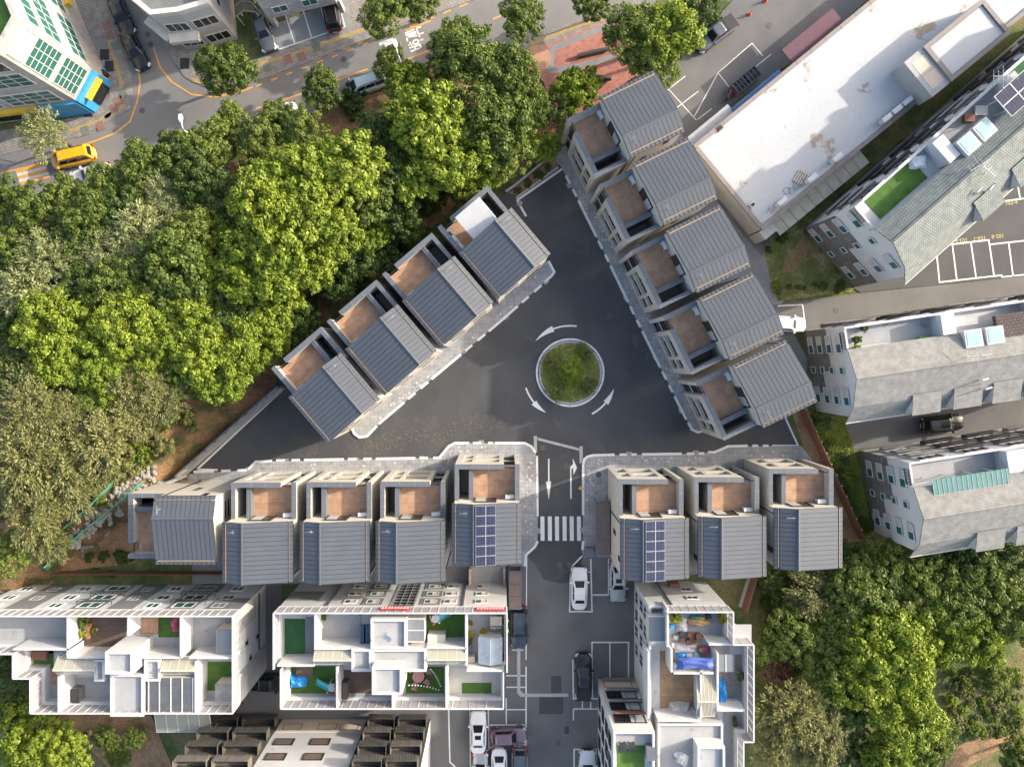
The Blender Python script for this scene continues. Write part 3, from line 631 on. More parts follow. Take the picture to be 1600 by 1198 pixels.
def screen(b, p, q, z0, z1, step=.85, sheet='screen_sheet', lean=0):
    """white framed privacy screen on the parapet: rails, posts and one panel per bay"""
    p, q = Vector(p[:2]), Vector(q[:2]); L = (q - p).length; n = max(1, round(L / step)); d = (q - p).normalized(); nn = Vector((d.y, -d.x))
    f = MB(); obox(f, p, d, nn, 0, L, -.06, .06, z1 - .1, z1); obox(f, p, d, nn, 0, L, -.05, .05, z0, z0 + .08)
    for k in range(n + 1):
        w = .09 if k % 4 == 0 else .05; u = min(max(L * k / n - w / 2, 0), L - w)
        obox(f, p, d, nn, u, u + w, -.045, .045, z0 + .08, z1 - .1)
    fo = b.part('screen', f, 'white_metal')
    for k in range(n): b.part('panel', obox(MB(), p, d, nn, L * k / n + .06, L * (k + 1) / n - .06, -.012, .012, z0 + .12, z1 - .14), sheet, fo)
def ringwall(mb, pts, w, z0, z1):
    return mb.strip(pts, w, z0, z1, True)
def inset(pts, d):
    n = len(pts); P_ = [Vector(p) for p in pts]; o = []
    for i in range(n):
        a, p, c = P_[i - 1], P_[i], P_[(i + 1) % n]; d1 = (p - a).normalized(); d2 = (c - p).normalized()
        n1 = Vector((-d1.y, d1.x)); n2 = Vector((-d2.y, d2.x)); m = (n1 + n2); m = m / max(.3, m.dot(n1))
        o.append(tuple(p + m * d))
    return o
ZF, ZQ, ZT = 7.0, 7.9, 9.8                       # roof terrace floor, parapet, top of screens
def terrace_block(name, label, outline, screens, skip=()):
    c = Vector(outline[0]); b = Bld('apartment_block', label, 'apartment block', (sum(p[0] for p in outline) / len(outline), sum(p[1] for p in outline) / len(outline), 0))
    b.part('wall', MB().prism(outline, 0, ZF), 'white_wall')
    b.part('parapet', ringwall(MB(), inset(outline, .13), .24, ZF, ZQ), 'white_wall')
    for i in screens: screen(b, outline[i], outline[(i + 1) % len(outline)], ZQ, ZT, sheet='screen_sheet')
    return b
def flr(b, name, m, x0, y0, x1, y1, z=ZF, th=.03): return b.part(name, pb(MB(), x0, y0, x1, y1, z, z - .02, z + th), m)
def divide(b, x0, y0, x1, y1, zt=9.6, z0=ZF, m='white_wall', name='dividing_wall'):
    return b.part(name, pb(MB(), x0, y0, x1, y1, zt, z0, zt), m)
def core(b, x0, y0, x1, y1, zt, z0=ZF):
    a = prect(x0, y0, x1, y1, zt); m = MB().box(*a, z0, zt - .35)
    X0, X1, Y0, Y1 = a; w = .22
    m.box(X0, X0 + w, Y0, Y1, zt - .35, zt); m.box(X1 - w, X1, Y0, Y1, zt - .35, zt); m.box(X0 + w, X1 - w, Y0, Y0 + w, zt - .35, zt); m.box(X0 + w, X1 - w, Y1 - w, Y1, zt - .35, zt)
    o = b.part('stair_tower', m, 'white_wall'); b.part('tower_roof', MB().box(X0 + w, X1 - w, Y0 + w, Y1 - w, zt - .34, zt - .30), 'floor_grey', o); return o
def canopy(b, x0, y0, x1, y1, zt, n=4, m='polycarbonate'):
    """lean-to of ribbed polycarbonate: ridge beam, rafters, one sheet per bay on either side"""
    X0, X1, Y0, Y1 = prect(x0, y0, x1, y1, zt); mid = Y0 + (Y1 - Y0) * .38; f = MB()
    f.box(X0, X1, mid - .07, mid + .07, zt - .1, zt + .03)
    f.box(X0, X1, Y0, Y0 + .07, zt - .75, zt - .62); f.box(X0, X1, Y1 - .07, Y1, zt - .95, zt - .82)
    for k in range(n + 1):
        x = X0 + (X1 - X0) * k / n; x = min(max(x, X0 + .04), X1 - .04)
        f.beam((x, mid, zt - .02), (x, Y1 - .04, zt - .85), .06); f.beam((x, mid, zt - .02), (x, Y0 + .04, zt - .66), .06)
    for x in (X0 + .05, X1 - .05): f.box(x - .04, x + .04, Y1 - .1, Y1 - .02, ZF, zt - .9); f.box(x - .04, x + .04, Y0 + .02, Y0 + .1, ZF, zt - .7)
    o = b.part('canopy_frame', f, mat('canopy_bar', (.50, .46, .38), .6, .1))
    for k in range(n):
        xa, xb = X0 + (X1 - X0) * k / n + .05, X0 + (X1 - X0) * (k + 1) / n - .05
        b.part('canopy_sheet', MB().quad((xa, mid + .07, zt - .03), (xb, mid + .07, zt - .03), (xb, Y1 - .02, zt - .83), (xa, Y1 - .02, zt - .83)), m, o)
        b.part('canopy_sheet', MB().quad((xa, Y0 + .02, zt - .64), (xb, Y0 + .02, zt - .64), (xb, mid - .07, zt - .03), (xa, mid - .07, zt - .03)), m, o)
def skylight(b, x0, y0, x1, y1, zt, n=3, m=None, axis='x'):
    """dark glazed roof with pale bars"""
    m = m or 'glass_roof'
    X0, X1, Y0, Y1 = prect(x0, y0, x1, y1, zt); f = MB().box(X0, X1, Y0, Y1, ZF, zt - .12)
    o = b.part('glazed_room', f, 'cream_light'); g = MB()
    for k in range(n + 1):
        u = X0 + (X1 - X0) * k / n if axis == 'x' else Y0 + (Y1 - Y0) * k / n
        if axis == 'x': u = min(max(u, X0 + .05), X1 - .05); g.box(u - .05, u + .05, Y0, Y1, zt - .12, zt)
        else: u = min(max(u, Y0 + .05), Y1 - .05); g.box(X0, X1, u - .05, u + .05, zt - .12, zt)
    b.part('glazing_bars', g, 'cream_light', o)
    for k in range(n):
        if axis == 'x': q = MB().box(X0 + (X1 - X0) * k / n + .06, X0 + (X1 - X0) * (k + 1) / n - .06, Y0 + .02, Y1 - .02, zt - .11, zt - .05)
        else: q = MB().box(X0 + .02, X1 - .02, Y0 + (Y1 - Y0) * k / n + .06, Y0 + (Y1 - Y0) * (k + 1) / n - .06, zt - .11, zt - .05)
        b.part('pane', q, m, o)
mat('glass_roof', (.085, .09, .10), .3, .25, .8, 6)
mat('slate_sheet', (.16, .17, .185), .5, .1, .8, 6)

# ------------------------------------------------------------------ A: white block below the end house
oA = [(-26.4, -25.2), (-53.5, -25.2), (-53.5, -28.9), (-47.9, -28.9), (-47.9, -31.3), (-46.2, -31.3), (-46.2, -34.7), (-26.4, -34.7)]
A = terrace_block('A', 'white terraced block with T-shaped stair tower beside the orange soil slope', oA, [0, 2, 3, 4, 5, 6, 7])
NA = ((-26.4, -25.2), (-53.5, -25.2))
for x0, x1, z0, z1 in ((-50.2, -47.3, 0, 7.9), (-39.8, -37.2, 0, 7.9), (-29.9, -26.38, 4.6, 7.9), (-33.4, -30.7, 0, 2.6)):
    A.part('wall_panel', MB().box(x0, x1, -25.22, -25.14, z0, z1), 'grey_wall')
for x in (-45.6, -35.7, -28.9, -52.0): 
    for z in (1.0, 3.8, 6.2): wwin(A, *NA, -26.4 - x - .6, 1.2, z, 1.2)
for x in (-42.0, -32.4):
    for z in (.8, 3.6, 6.0): wwin(A, *NA, -26.4 - x - .9, 2.0, z, 1.4, surround='grey_wall')
for x in (-38.6, -48.8):
    for z in (1.4, 4.2): wwin(A, *NA, -26.4 - x - .4, .9, z, 1.0)
for x0, x1 in ((-43.6, -40.0), (-34.0, -30.4)):      # balcony rails in front of the wide windows
    for z in (3.4, 5.8):
        m = MB(); m.box(x0, x1, -24.85, -24.8, z + .75, z + .8); m.box(x0, x1, -24.85, -24.8, z, z + .05)
        for k in range(9): xx = x0 + (x1 - x0) * k / 8; m.box(xx - .02, xx + .02, -24.845, -24.805, z + .05, z + .75)
        for xx in (x0, x1 - .05): m.box(xx, xx + .05, -25.2, -24.85, z + .7, z + .75)
        A.part('balcony_rail', m, 'black_metal')
EA = ((-26.4, -34.7), (-26.4, -25.2))
A.part('wall_panel', MB().box(-26.42, -26.33, -34.6, -31.6, 0, 7.9), 'floor_grey'); A.part('wall_panel', MB().box(-26.42, -26.34, -27.6, -25.3, 3.2, 7.9), mat('panel_taupe', (.34, .335, .32), .8))
for u, z in ((7.6, 4.8), (5.2, 5.6), (4.6, 2.4), (3.2, 4.5)): wwin(A, *EA, u, .45, z, .9, 'glass_dark', 'floor_grey', 1)
A.part('string_course', MB().box(-26.40, -26.28, -31.5, -25.4, 2.3, 2.42), 'black_metal')
for a in ((104, 963, 107, 1028), (199, 963, 202, 993), (281, 963, 284, 1028), (304, 1033, 307, 1113), (90, 1057, 93, 1113)): divide(A, *a)
for a in ((20, 1013, 107, 1015.5), (107, 1026, 163, 1028.5), (216, 1026, 283, 1028.5), (295, 1026, 366, 1029)): divide(A, *a)
core(A, 164, 1018, 207, 1053, 11.2); core(A, 172, 1053.5, 224, 1119, 9.7); core(A, 147, 1030, 163, 1064, 9.4); core(A, 225, 1030, 250, 1064, 9.55)
canopy(A, 82, 1030, 146, 1057, 9.9, 4); canopy(A, 250, 1030, 303, 1058, 9.8, 4); skylight(A, 231, 1059, 302, 1113, 9.5, 4)
flr(A, 'terrace_floor', 'floor_grey', -20, 963, 105, 1020); flr(A, 'terrace_floor', 'decking_dark', 125, 963, 198, 1014); flr(A, 'terrace_floor', 'decking', 219, 963, 248, 990); flr(A, 'artificial_turf', 'turf', 247.5, 963, 280, 995); flr(A, 'terrace_floor', 'floor_grey', 240, 995.5, 281, 1015)
flr(A, 'terrace_floor', 'floor_grey', 299, 963, 363, 1020); flr(A, 'artificial_turf', 'turf', 321, 1033, 366, 1078); flr(A, 'terrace_floor', 'concrete', 321, 1078.5, 366, 1108)
flr(A, 'artificial_turf', 'turf', 49, 1016, 84, 1043); flr(A, 'terrace_floor', 'floor_grey', 111, 1058, 171, 1100); flr(A, 'terrace_floor', 'decking', 70, 1043.5, 89, 1070); flr(A, 'terrace_floor', 'floor_grey', 60, 1070.5, 89, 1100)
# ------------------------------------------------------------------ B: white block in the middle
oB = [(.45, -24.9), (-22.4, -24.9), (-22.4, -30.4), (-21.7, -30.4), (-21.7, -34.25), (.1, -34.25), (.1, -30.7), (.45, -30.7)]
B = terrace_block('B', 'white terraced block with red banners on its screens and a cross-shaped stair tower', oB, [0, 1, 3, 4, 5, 7])
NB = ((.45, -24.9), (-22.4, -24.9))
for x, sur in ((-15.6, None), (-13.3, 'grey_wall'), (-7.4, 'grey_wall'), (-5.4, None), (-2.2, None)):
    for z in (1.2, 3.6, 6.0): wwin(B, *NB, .45 - x - .6, 1.15, z, .95, surround=sur, blind='beige_wall')
B.part('stair_void', MB().box(-11.1, -8.9, -24.92, -24.86, 0, 7.9), 'glass_dark')
m = MB()
for k in range(9): m.box(-11.1, -8.9, -24.86, -24.8, .3 + k * .9, .36 + k * .9)
for k in range(4): m.box(-11.1 + k * .7, -11.05 + k * .7, -24.8, -24.75, 0, 7.9)
B.part('stair_lattice', m, 'grey_metal')
for x in (-17.6, -4.0): B.part('downpipe', MB().box(x - .08, x + .08, -24.9, -24.75, 0, 7.9), 'coping')
B.part('wall_panel', MB().box(-22.3, -18.9, -24.92, -24.83, 3.4, 6.2), 'grey_wall')
for a in ((491, 958, 494, 1014), (727, 958, 730, 1040), (525, 1042, 528, 1107), (612, 1085, 615, 1107), (696, 1041, 699, 1107)): divide(B, *a)
for a in ((433, 1038, 491, 1041), (494, 1012, 578, 1014.5), (666, 1011, 729, 1013.5), (729, 1046, 786, 1049)): divide(B, *a)
core(B, 581, 1042, 628, 1085, 11.2); core(B, 579, 967, 635, 1013.5, 9.9); core(B, 549, 1014, 580, 1049, 9.86); core(B, 580, 1014, 666, 1049, 9.84)
canopy(B, 489, 1014, 548, 1042, 9.95, 4); canopy(B, 667, 1013, 729, 1041, 9.95, 4); skylight(B, 636, 966, 663, 1003, 9.3, 2, 'slate_sheet', 'y')
flr(B, 'artificial_turf', 'turf_dark', 445, 966, 477, 1024); flr(B, 'terrace_floor', 'slate_sheet', 477.5, 963, 490, 1024); flr(B, 'terrace_floor', 'floor_grey', 500, 958, 565, 1003); flr(B, 'artificial_turf', 'turf', 666, 957, 725, 996); flr(B, 'artificial_turf', 'turf', 453, 1040, 524, 1088)
flr(B, 'terrace_floor', 'decking_dark', 535, 1046, 582, 1086); flr(B, 'artificial_turf', 'turf', 634, 1041, 694, 1086); flr(B, 'terrace_floor', 'floor_grey', 730, 956, 784, 1040); flr(B, 'terrace_floor', 'cream_light', 701, 1042, 782, 1092); flr(B, 'artificial_turf', 'turf', 722, 1066, 768, 1086, ZF + .03); flr(B, 'artificial_turf', 'turf_dark', 535, 1090, 602, 1100); flr(B, 'artificial_turf', 'turf_dark', 634, 1090, 694, 1099)
mat('curtain_blue', (.035, .09, .15), .7, .2, 2, 9)
m = MB()
for k in range(6): X0, X1, Y0, Y1 = prect(563 + k * 2.7, 975, 565.4 + k * 2.7, 1008, 8.6); m.box(X0, X1, Y0, Y1, 8.5 - .02 * (k % 2), 8.6 - .05 * (k % 3))
B.part('blind_roof', m, 'curtain_blue')
# ------------------------------------------------------------------ C: white block on the right, stepped plan
oC = [(24.6, -28.0), (22.6, -28.0), (22.6, -24.8), (14.7, -24.8), (14.7, -46), (23.6, -46), (23.6, -37.5), (24.6, -37.5)]
C = Bld('apartment_block', 'white block whose roof terraces are heaped with household clutter, beside the parked cars', 'apartment block', (17, -33, 0))
C.part('wall', MB().prism(oC, 0, ZF), 'white_wall'); C.part('parapet', ringwall(MB(), inset(oC, .13), .24, ZF, ZQ), 'white_wall')
for i in (0, 1, 5, 6, 7): screen(C, oC[i], oC[(i + 1) % 8], ZQ, ZT)
screen(C, oC[2], (16.1, -24.8), ZQ, ZT)
NC = (oC[2], oC[3]); WC = (oC[3], oC[4])
for u, z in ((2.4, 2.6), (2.4, 5.2), (3.2, .6)): wwin(C, *NC, u, 1.1, z, .8, 'glass_dark', 'white_metal', 2)
C.part('downpipe', MB().box(17.0, 17.12, -24.8, -24.66, 0, 7.9), 'coping')
C.part('brown_box', MB().box(18.1, 19.2, -24.8, -24.4, 1.2, 2.4), 'rust_board')
for z in (.8, 3.4, 5.6):
    for u in (.7, 2.6, 4.4, 6.4): wwin(C, *WC, u, 1.2, z, 1.7, 'glass_dark', 'white_metal', 2)
skylight(C, 1014, 962, 1041, 1003, 8.6, 1, 'slate_sheet', 'y')
for a in ((1042, 950, 1045, 1010), (1048, 1014, 1051, 1050), (1094, 1048, 1097, 1122), (1120, 1020, 1123, 1110), (1012, 1018, 1015, 1122)): divide(C, *a, 9.4)
for a in ((1053, 1050, 1115, 1053), (1108, 1005, 1170, 1008), (1122, 1108, 1164, 1111), (1028, 1124, 1096, 1127)): divide(C, *a, 9.4)
# right wing east of the core, screens along its outer side
core(C, 1028, 1130, 1130, 1230, 9.2); core(C, 1090, 1166, 1133, 1230, 10.6)
flr(C, 'terrace_floor', 'floor_grey', 1048, 952, 1140, 1030); flr(C, 'terrace_floor', 'decking_tan', 1031, 1031, 1092, 1120); flr(C, 'terrace_floor', 'decking_tan', 1031, 1016, 1047, 1030.5); flr(C, 'terrace_floor', 'floor_grey', 1140, 975, 1174, 1005); flr(C, 'terrace_floor', 'grey_paver', 1121, 1022, 1160, 1095); flr(C, 'terrace_floor', 'floor_grey', 1130, 1112, 1160, 1230)
mat('polycarb_yellow', (.60, .56, .42), .5)
canopy(C, 1090, 1050, 1120, 1124, 9.6, 5)
m = MB(); a = prect(1121, 1022, 1147, 1049, 9.0); m.box(a[0], a[1], a[2], a[3], 8.9, 9.0); sk = C.part('awning', m, 'slate_sheet'); C.part('awning_bar', MB().box(sum(a[:2]) / 2 - .05, sum(a[:2]) / 2 + .05, a[2], a[3], 9.0, 9.04), 'white_metal', sk)
# lower wing with its dark window front
NW2 = ((14.7, -34.25), (10.7, -34.25))
D2 = Bld('apartment_wing', 'narrow white wing with four tiers of dark windows beside the parked black pickup', 'apartment wing', (12.7, -36, 0))
oD2 = [(14.66, -35.8), (10.65, -35.8), (10.65, -47), (14.66, -47)]
D2.part('wall', MB().prism(oD2, 0, 10.2), 'white_wall'); D2.part('parapet', ringwall(MB(), inset(oD2, .12), .22, 10.2, 11.0), 'white_wall'); D2.part('base_course', MB().box(10.6, 14.66, -35.8, -35.72, 0, 2.2), 'beige_wall')
for i, z in enumerate((.4, 2.9, 5.4, 7.9)):
    wwin(D2, oD2[0], oD2[1], .5, 3.0, z, 1.5, 'glass_dark', 'black_metal', 3, blind='floor_grey')
    if i < 4:
        r = MB(); r.box(11.2, 14.6, -35.4, -35.34, z + .25, z + .5); r.box(11.2, 14.6, -35.8, -35.4, z - .12, z - .04)
        for k in range(7): r.box(11.25 + k * .54, 11.29 + k * .54, -35.39, -35.35, z - .04, z + .25)
        D2.part('balcony', r, ('concrete_dark', 'concrete_dark', 'concrete_dark', 'rust_board')[i])
for u in (1.2, 3.4, 5.6, 8):
    for z in (1.0, 3.6, 6.2, 8.4): wwin(D2, oD2[1], oD2[2], u, 1.2, z, 1.3, 'glass_dark', 'black_metal', 2)
flr(D2, 'artificial_turf', 'turf', 964, 1163, 1007, 1230, 10.2)
D2.part('roof_slab', MB().box(10.9, 14.7, -37.5, -36.05, 10.2, 10.3), 'floor_grey')
# ------------------------------------------------------------------ D: tall block at the lower edge, its north front in view
oD = [(-8.05, -40.3), (-32.4, -40.3), (-32.4, -54), (-8.05, -54)]
mat('weathered_light', (.11, .10, .088), .9, .35, 1.5, 12)
D = Bld('apartment_block', 'beige and white block with weathered dark balconies on the alley', 'apartment block', (-20, -46, 0))
D.part('wall', MB().prism(oD, 0, 12.5), 'white_wall'); D.part('base_course', MB().box(-24.5, -15.0, -40.3, -40.22, 0, 2.6), 'beige_wall')
for x0, x1 in ((-32.4, -24.6), (-14.9, -8.05)): D.part('wall_panel', MB().box(x0, x1, -40.3, -40.2, 0, 12.5), mat('weathered', (.062, .058, .052), .9, .4, 1.5, 12))
for x in (-22.8, -19.0, -16.6):
    for z in (1.0, 4.0, 6.8, 9.4):
        if x != -16.6 or z < 2: wwin(D, oD[0], oD[1], -8.05 - x - .8, 1.9, z, 1.1, mat('brown_pane', (.14, .10, .08), .5), 'black_metal', 1)
for x0, x1 in ((-32.2, -28.9), (-28.4, -24.8), (-14.7, -11.8), (-11.4, -8.3)):
    for k, z in enumerate((.9, 3.6, 6.3, 9.0)):
        m = MB(); m.box(x0, x1, -39.25, -39.21, z, z + 1.0); m.box(x0, x1, -40.2, -39.25, z - .12, z); m.box(x0, x0 + .04, -40.2, -39.25, z, z + 1.0); m.box(x1 - .04, x1, -40.2, -39.25, z, z + 1.0)
        for j in range(int((x1 - x0) / .3)): m.box(x0 + .1 + j * .3, x0 + .16 + j * .3, -39.21, -39.18, z - .1, z + .95)
        o = D.part('balcony', m, ('weathered', 'weathered', 'weathered', 'weathered_light')[(k + int(x0)) % 4])
        wwin(D, oD[0], oD[1], -8.05 - x1 + .5, x1 - x0 - 1.0, z + .9, 1.1, 'glass_dark', 'grey_metal', 3)
D.part('downpipe', MB().box(-15.1, -14.95, -40.3, -40.1, 0, 12.5), 'black_metal')
# pergola canopy beside it
pg = Bld('carport', 'slatted translucent lean-to roof at the edge of the soil slope', 'carport', P(285, 1130))
X0, X1, Y0, Y1 = prect(245, 1110, 330, 1143, 2.6); m = MB()
for k in range(6): x = X0 + (X1 - X0) * k / 5; m.beam((x, Y0, 2.55), (x, Y1, 3.1), .08); m.box(x - .05, x + .05, Y0, Y0 + .1, 0, 2.5)
m.box(X0, X1, Y0 - .05, Y0 + .05, 2.5, 2.6); m.box(X0, X1, Y1 - .05, Y1 + .05, 3.05, 3.15); fr = pg.part('frame', m, 'white_metal')
for k in range(5): xa, xb = X0 + (X1 - X0) * k / 5 + .06, X0 + (X1 - X0) * (k + 1) / 5 - .06; pg.part('sheet', MB().quad((xa, Y0, 2.6), (xb, Y0, 2.6), (xb, Y1, 3.15), (xa, Y1, 3.15)), 'polycarbonate')

# ------------------------------------------------------------------ shingle-roofed terraces on the right
brick('stone_clad', (.20, .195, .19), (.12, .118, .115), (.06, .06, .06), .6, .16, .02, .9, .4, 0, .5, axes=('Y', 'Z', 'X'))
mat('pale_wall', (.46, .458, .458), .85, .07, .6, 8)
def shingle_block(label, org, rz, L, dz, roofm, W=9.05, dormers=(), step=0, yn=6.7):
    b = Bld('terrace_house', label, 'terrace house', (*org, 0), R(rz), 'shingle roofed terraces', local=True); z = lambda v: v + dz
    b.part('wall', MB().add([(0, 0, 0), (L, 0, 0), (L, yn, 0), (0, yn, 0), (0, 0, z(7.6)), (L, 0, z(7.6)), (L, yn, z(9.7)), (0, yn, z(9.7)), (0, 1.2, z(9.1)), (L, 1.2, z(9.1)), (0, 4, z(10.5)), (L, 4, z(10.5))],
           [(3, 2, 1, 0), (0, 1, 5, 4), (2, 3, 7, 6), (0, 4, 8, 10, 7, 3), (1, 2, 6, 11, 9, 5), (4, 5, 9, 8), (8, 9, 11, 10), (10, 11, 6, 7)]), 'pale_wall')
    b.part('terrace_wall', MB().box(0, L, yn, W, 0, z(8.4)), 'pale_wall')
    r = MB(); h = .14
    def sl(x0, x1, y0, z0, y1, z1, th=h): r.add([(x0, y0, z0 - th), (x1, y0, z0 - th), (x1, y1, z1 - th), (x0, y1, z1 - th), (x0, y0, z0), (x1, y0, z0), (x1, y1, z1), (x0, y1, z1)], [(3, 2, 1, 0), (4, 5, 6, 7), (0, 1, 5, 4), (1, 2, 6, 5), (2, 3, 7, 6), (3, 0, 4, 7)])
    sl(-.3, L, -.62, z(7.4), 1.1, z(9.42)); sl(-.3, L, 1.1, z(9.42), 4.0, z(10.85)); sl(-.3, L, 4.0, z(10.85), yn + .15, z(9.95))
    ro = b.part('roof', r, roofm)
    b.part('ridge_cap', MB().add([(-.32, 3.8, z(10.78)), (L, 3.8, z(10.78)), (L, 4, z(10.93)), (-.32, 4, z(10.93)), (L, 4.2, z(10.82)), (-.32, 4.2, z(10.82))], [(0, 1, 2, 3), (3, 2, 4, 5)]), roofm, ro)
    b.part('fascia', MB().box(-.34, L, -.72, -.63, z(7.2), z(7.42)), 'pale_wall', ro)
    for x in dormers:
        d = MB(); x1 = x + 2.5
        for xx in (x, x1): d.add([(xx, 1.3, z(9.45)), (xx, -.5, z(7.5)), (xx, -.5, z(8.95)), (xx + .1, 1.3, z(9.45)), (xx + .1, -.5, z(7.5)), (xx + .1, -.5, z(8.95))], [(0, 1, 2), (5, 4, 3), (0, 3, 4, 1), (1, 4, 5, 2), (2, 5, 3, 0)])
        d.box(x, x1 + .1, -.5, -.42, z(7.5), z(8.95)); o = b.part('dormer', d, 'pale_wall')
        b.part('dormer_roof', MB().add([(x - .12, -.62, z(8.92)), (x1 + .22, -.62, z(8.92)), (x1 + .22, 1.5, z(9.66)), (x - .12, 1.5, z(9.66)), (x - .12, -.62, z(9.02)), (x1 + .22, -.62, z(9.02)), (x1 + .22, 1.5, z(9.76)), (x - .12, 1.5, z(9.76))], [(3, 2, 1, 0), (4, 5, 6, 7), (0, 1, 5, 4), (1, 2, 6, 5), (3, 0, 4, 7)]), roofm, o)
        b.part('dormer_window', MB().box(x + .4, x1 - .3, -.53, -.5, z(7.8), z(8.8)), 'glass_dark', o)
    for (y0, y1, z0, z1) in ((4.6, W, 0, z(5.2)), (0.0, 4.6, 0, z(2.6)) if step else (2.2, 4.6, 0, z(3.2))): b.part('stone_cladding', MB().box(-.1, 0, y0, y1, z0, z1), 'stone_clad')
    wl = ((0, W), (0, 0))
    for i in range(4):
        zz = .9 + i * (6.4 + dz) / 3
        for y, w_ in ((7.4, 1.7), (4.7, .62), (2.0, 1.6)):
            wwin(b, *wl, W - y - w_ / 2, w_, zz, .75 if w_ < 1 else 1.0, 'glass_green', 'white_metal', 1 if w_ < 1 else 2, 1, blind=None if w_ < 1 else 'concrete').location.x = -.1
    # parapet of the roof terrace, walls between its bays, balcony rails of the north front
    b.part('parapet', MB().box(0, L, W - .2, W, z(8.4), z(9.3)).box(0, .2, yn + .2, W - .2, z(8.4), z(9.2)), 'white_wall')
    for x in range(9, int(L), 9): b.part('bay_wall', MB().box(x, x + 1.3, yn + .16, W - .2, z(8.4), z(10.2)), 'pale_wall')
    for zz in (2.4, 5.0, 7.4):
        for k in range(int(L / 4.5)):
            m = MB(); x = .8 + k * 4.5; m.box(x, x + 3.4, W + .45, W + .5, z(zz), z(zz) + .9); m.box(x, x + 3.4, W, W + .45, z(zz) - .1, z(zz)); b.part('balcony', m, 'black_metal' if k % 3 else 'concrete_dark')
            wwin(b, (L, W), (0, W), L - x - 3.0, 2.6, z(zz) + .2, 1.6, 'glass_dark', 'white_metal', 3)
    return b
def W2(org, rz, x, y): c, s = math.cos(R(rz)), math.sin(R(rz)); return Vector((org[0] + c * x - s * y, org[1] + s * x + c * y))
g1 = ((39.3, 8.0), 41.5); g2 = ((35.0, -5.86), 8.5); g3 = ((41.5, -19.35), 9.0)
S1 = shingle_block('green-grey shingle roofed terrace above the marked parking bays', *g1, 34, 2.2, 'shingle', 8.6, (8.6, 13.4, 18.2, 23), 1, 5.7)
S2 = shingle_block('pale shingle roofed terrace beside the lane with a parked white car', *g2, 32, 0, 'shingle_warm', 9.05, (5.6, 9.7, 13.6, 17.4, 22))
S3 = shingle_block('pale shingle roofed terrace with a teal awning, above the southern trees', *g3, 28, 0, 'shingle_warm', 9.2, (5.4, 9.4, 14))
def on(b, name, m, x0, x1, y0, y1, z0, z1, parent=None): return b.part(name, MB().box(x0, x1, y0, y1, z0, z1), m, parent)
# terrace floors, skylights, awning, railings
on(S1, 'artificial_turf', 'turf', 1.5, 7.6, 5.9, 8.4, 10.6, 10.64); on(S1, 'terrace_floor', 'floor_grey', 10.5, 17.8, 5.9, 8.4, 10.6, 10.64); on(S1, 'terrace_floor', 'turf_dark', 19.5, 26, 5.9, 8.4, 10.6, 10.64)
on(S2, 'terrace_floor', 'floor_grey', .2, 8.9, 6.9, 8.85, 8.4, 8.44); on(S2, 'shed_roof', 'shingle_brown', 14.2, 22, 5.6, 8.0, 9.8, 10.3)
on(S3, 'terrace_floor', 'floor_grey', .2, 8.9, 6.9, 9.0, 8.4, 8.44)
for b, x, dz in ((S1, 10.5, 2.2), (S1, 12.5, 2.2), (S2, 10.8, 0), (S2, 12.9, 0), (S3, 11.6, 0)):
    o = on(b, 'skylight', 'pale_wall', x, x + 1.7, 5.3, 7.0, 9.7 + dz, 10.55 + dz); on(b, 'pane', 'glass_pale', x + .18, x + 1.52, 5.48, 6.82, 10.55 + dz, 10.58 + dz, o)
aw = on(S3, 'awning', mat('teal_sheet', (.07, .18, .165), .6, .12), 1.4, 8.9, 5.2, 7.4, 10.16, 10.24)
for k in range(16): on(S3, 'awning_seam', 'pale_wall', 1.4 + k * .485, 1.43 + k * .485, 5.21, 7.39, 10.24, 10.27, aw)
for k in range(4): on(S3, 'awning_post', 'white_metal', 1.45 + k * 2, 1.52 + k * 2, 7.3, 7.37, 8.4, 10.16, aw)
for b, dz in ((S1, 2.2), (S2, 0), (S3, 0)):      # black balcony rail of the terrace's open end
    m = MB(); m.box(-.15, -.09, 6.9, 8.5, 9.1 + dz, 9.2 + dz); m.box(-.15, -.09, 6.9, 8.5, 8.3 + dz, 8.38 + dz)
    for k in range(6): m.box(-.14, -.10, 6.9 + k * .31, 6.95 + k * .31, 8.38 + dz, 9.1 + dz)
    b.part('end_rail', m, 'black_metal')
# solar array on the green-grey roof
for i in range(3):
    for j in range(2):
        x = 15.4 + i * 1.9; y = 5.6 + j * 1.25
        o = on(S1, 'solar_panel', 'cell', x, x + 1.8, y, y + 1.15, 13.5, 13.54); m = MB()
        m.box(x - .04, x, y - .04, y + 1.19, 13.46, 13.57); m.box(x + 1.8, x + 1.84, y - .04, y + 1.19, 13.46, 13.57); m.box(x, x + 1.8, y - .04, y, 13.46, 13.57); m.box(x, x + 1.8, y + 1.15, y + 1.19, 13.46, 13.57); m.box(x + .8, x + .86, y + .5, y + .56, 10.64, 13.46)
        S1.part('frame', m, 'white_metal', o)
# flue vents on the shingle roofs
for b, pts, dz in ((S1, ((9, 2.2), (10, 1.6), (17, 2.4), (16, 1.7)), 2.2), (S2, ((12.0, 2.0), (12.2, 1.1), (20, 2.3), (20.2, 1.4)), 0), (S3, ((11.6, 2.0), (11.8, 1.2)), 0)):
    for x, y in pts: o = b.part('flue', MB().tube([(x, y, 9.6 + dz), (x, y, 10.4 + dz)], .07, 8).tube([(x - .05, y, 10.4 + dz), (x + .55, y + .1, 10.45 + dz)], .09, 8), 'white_metal')
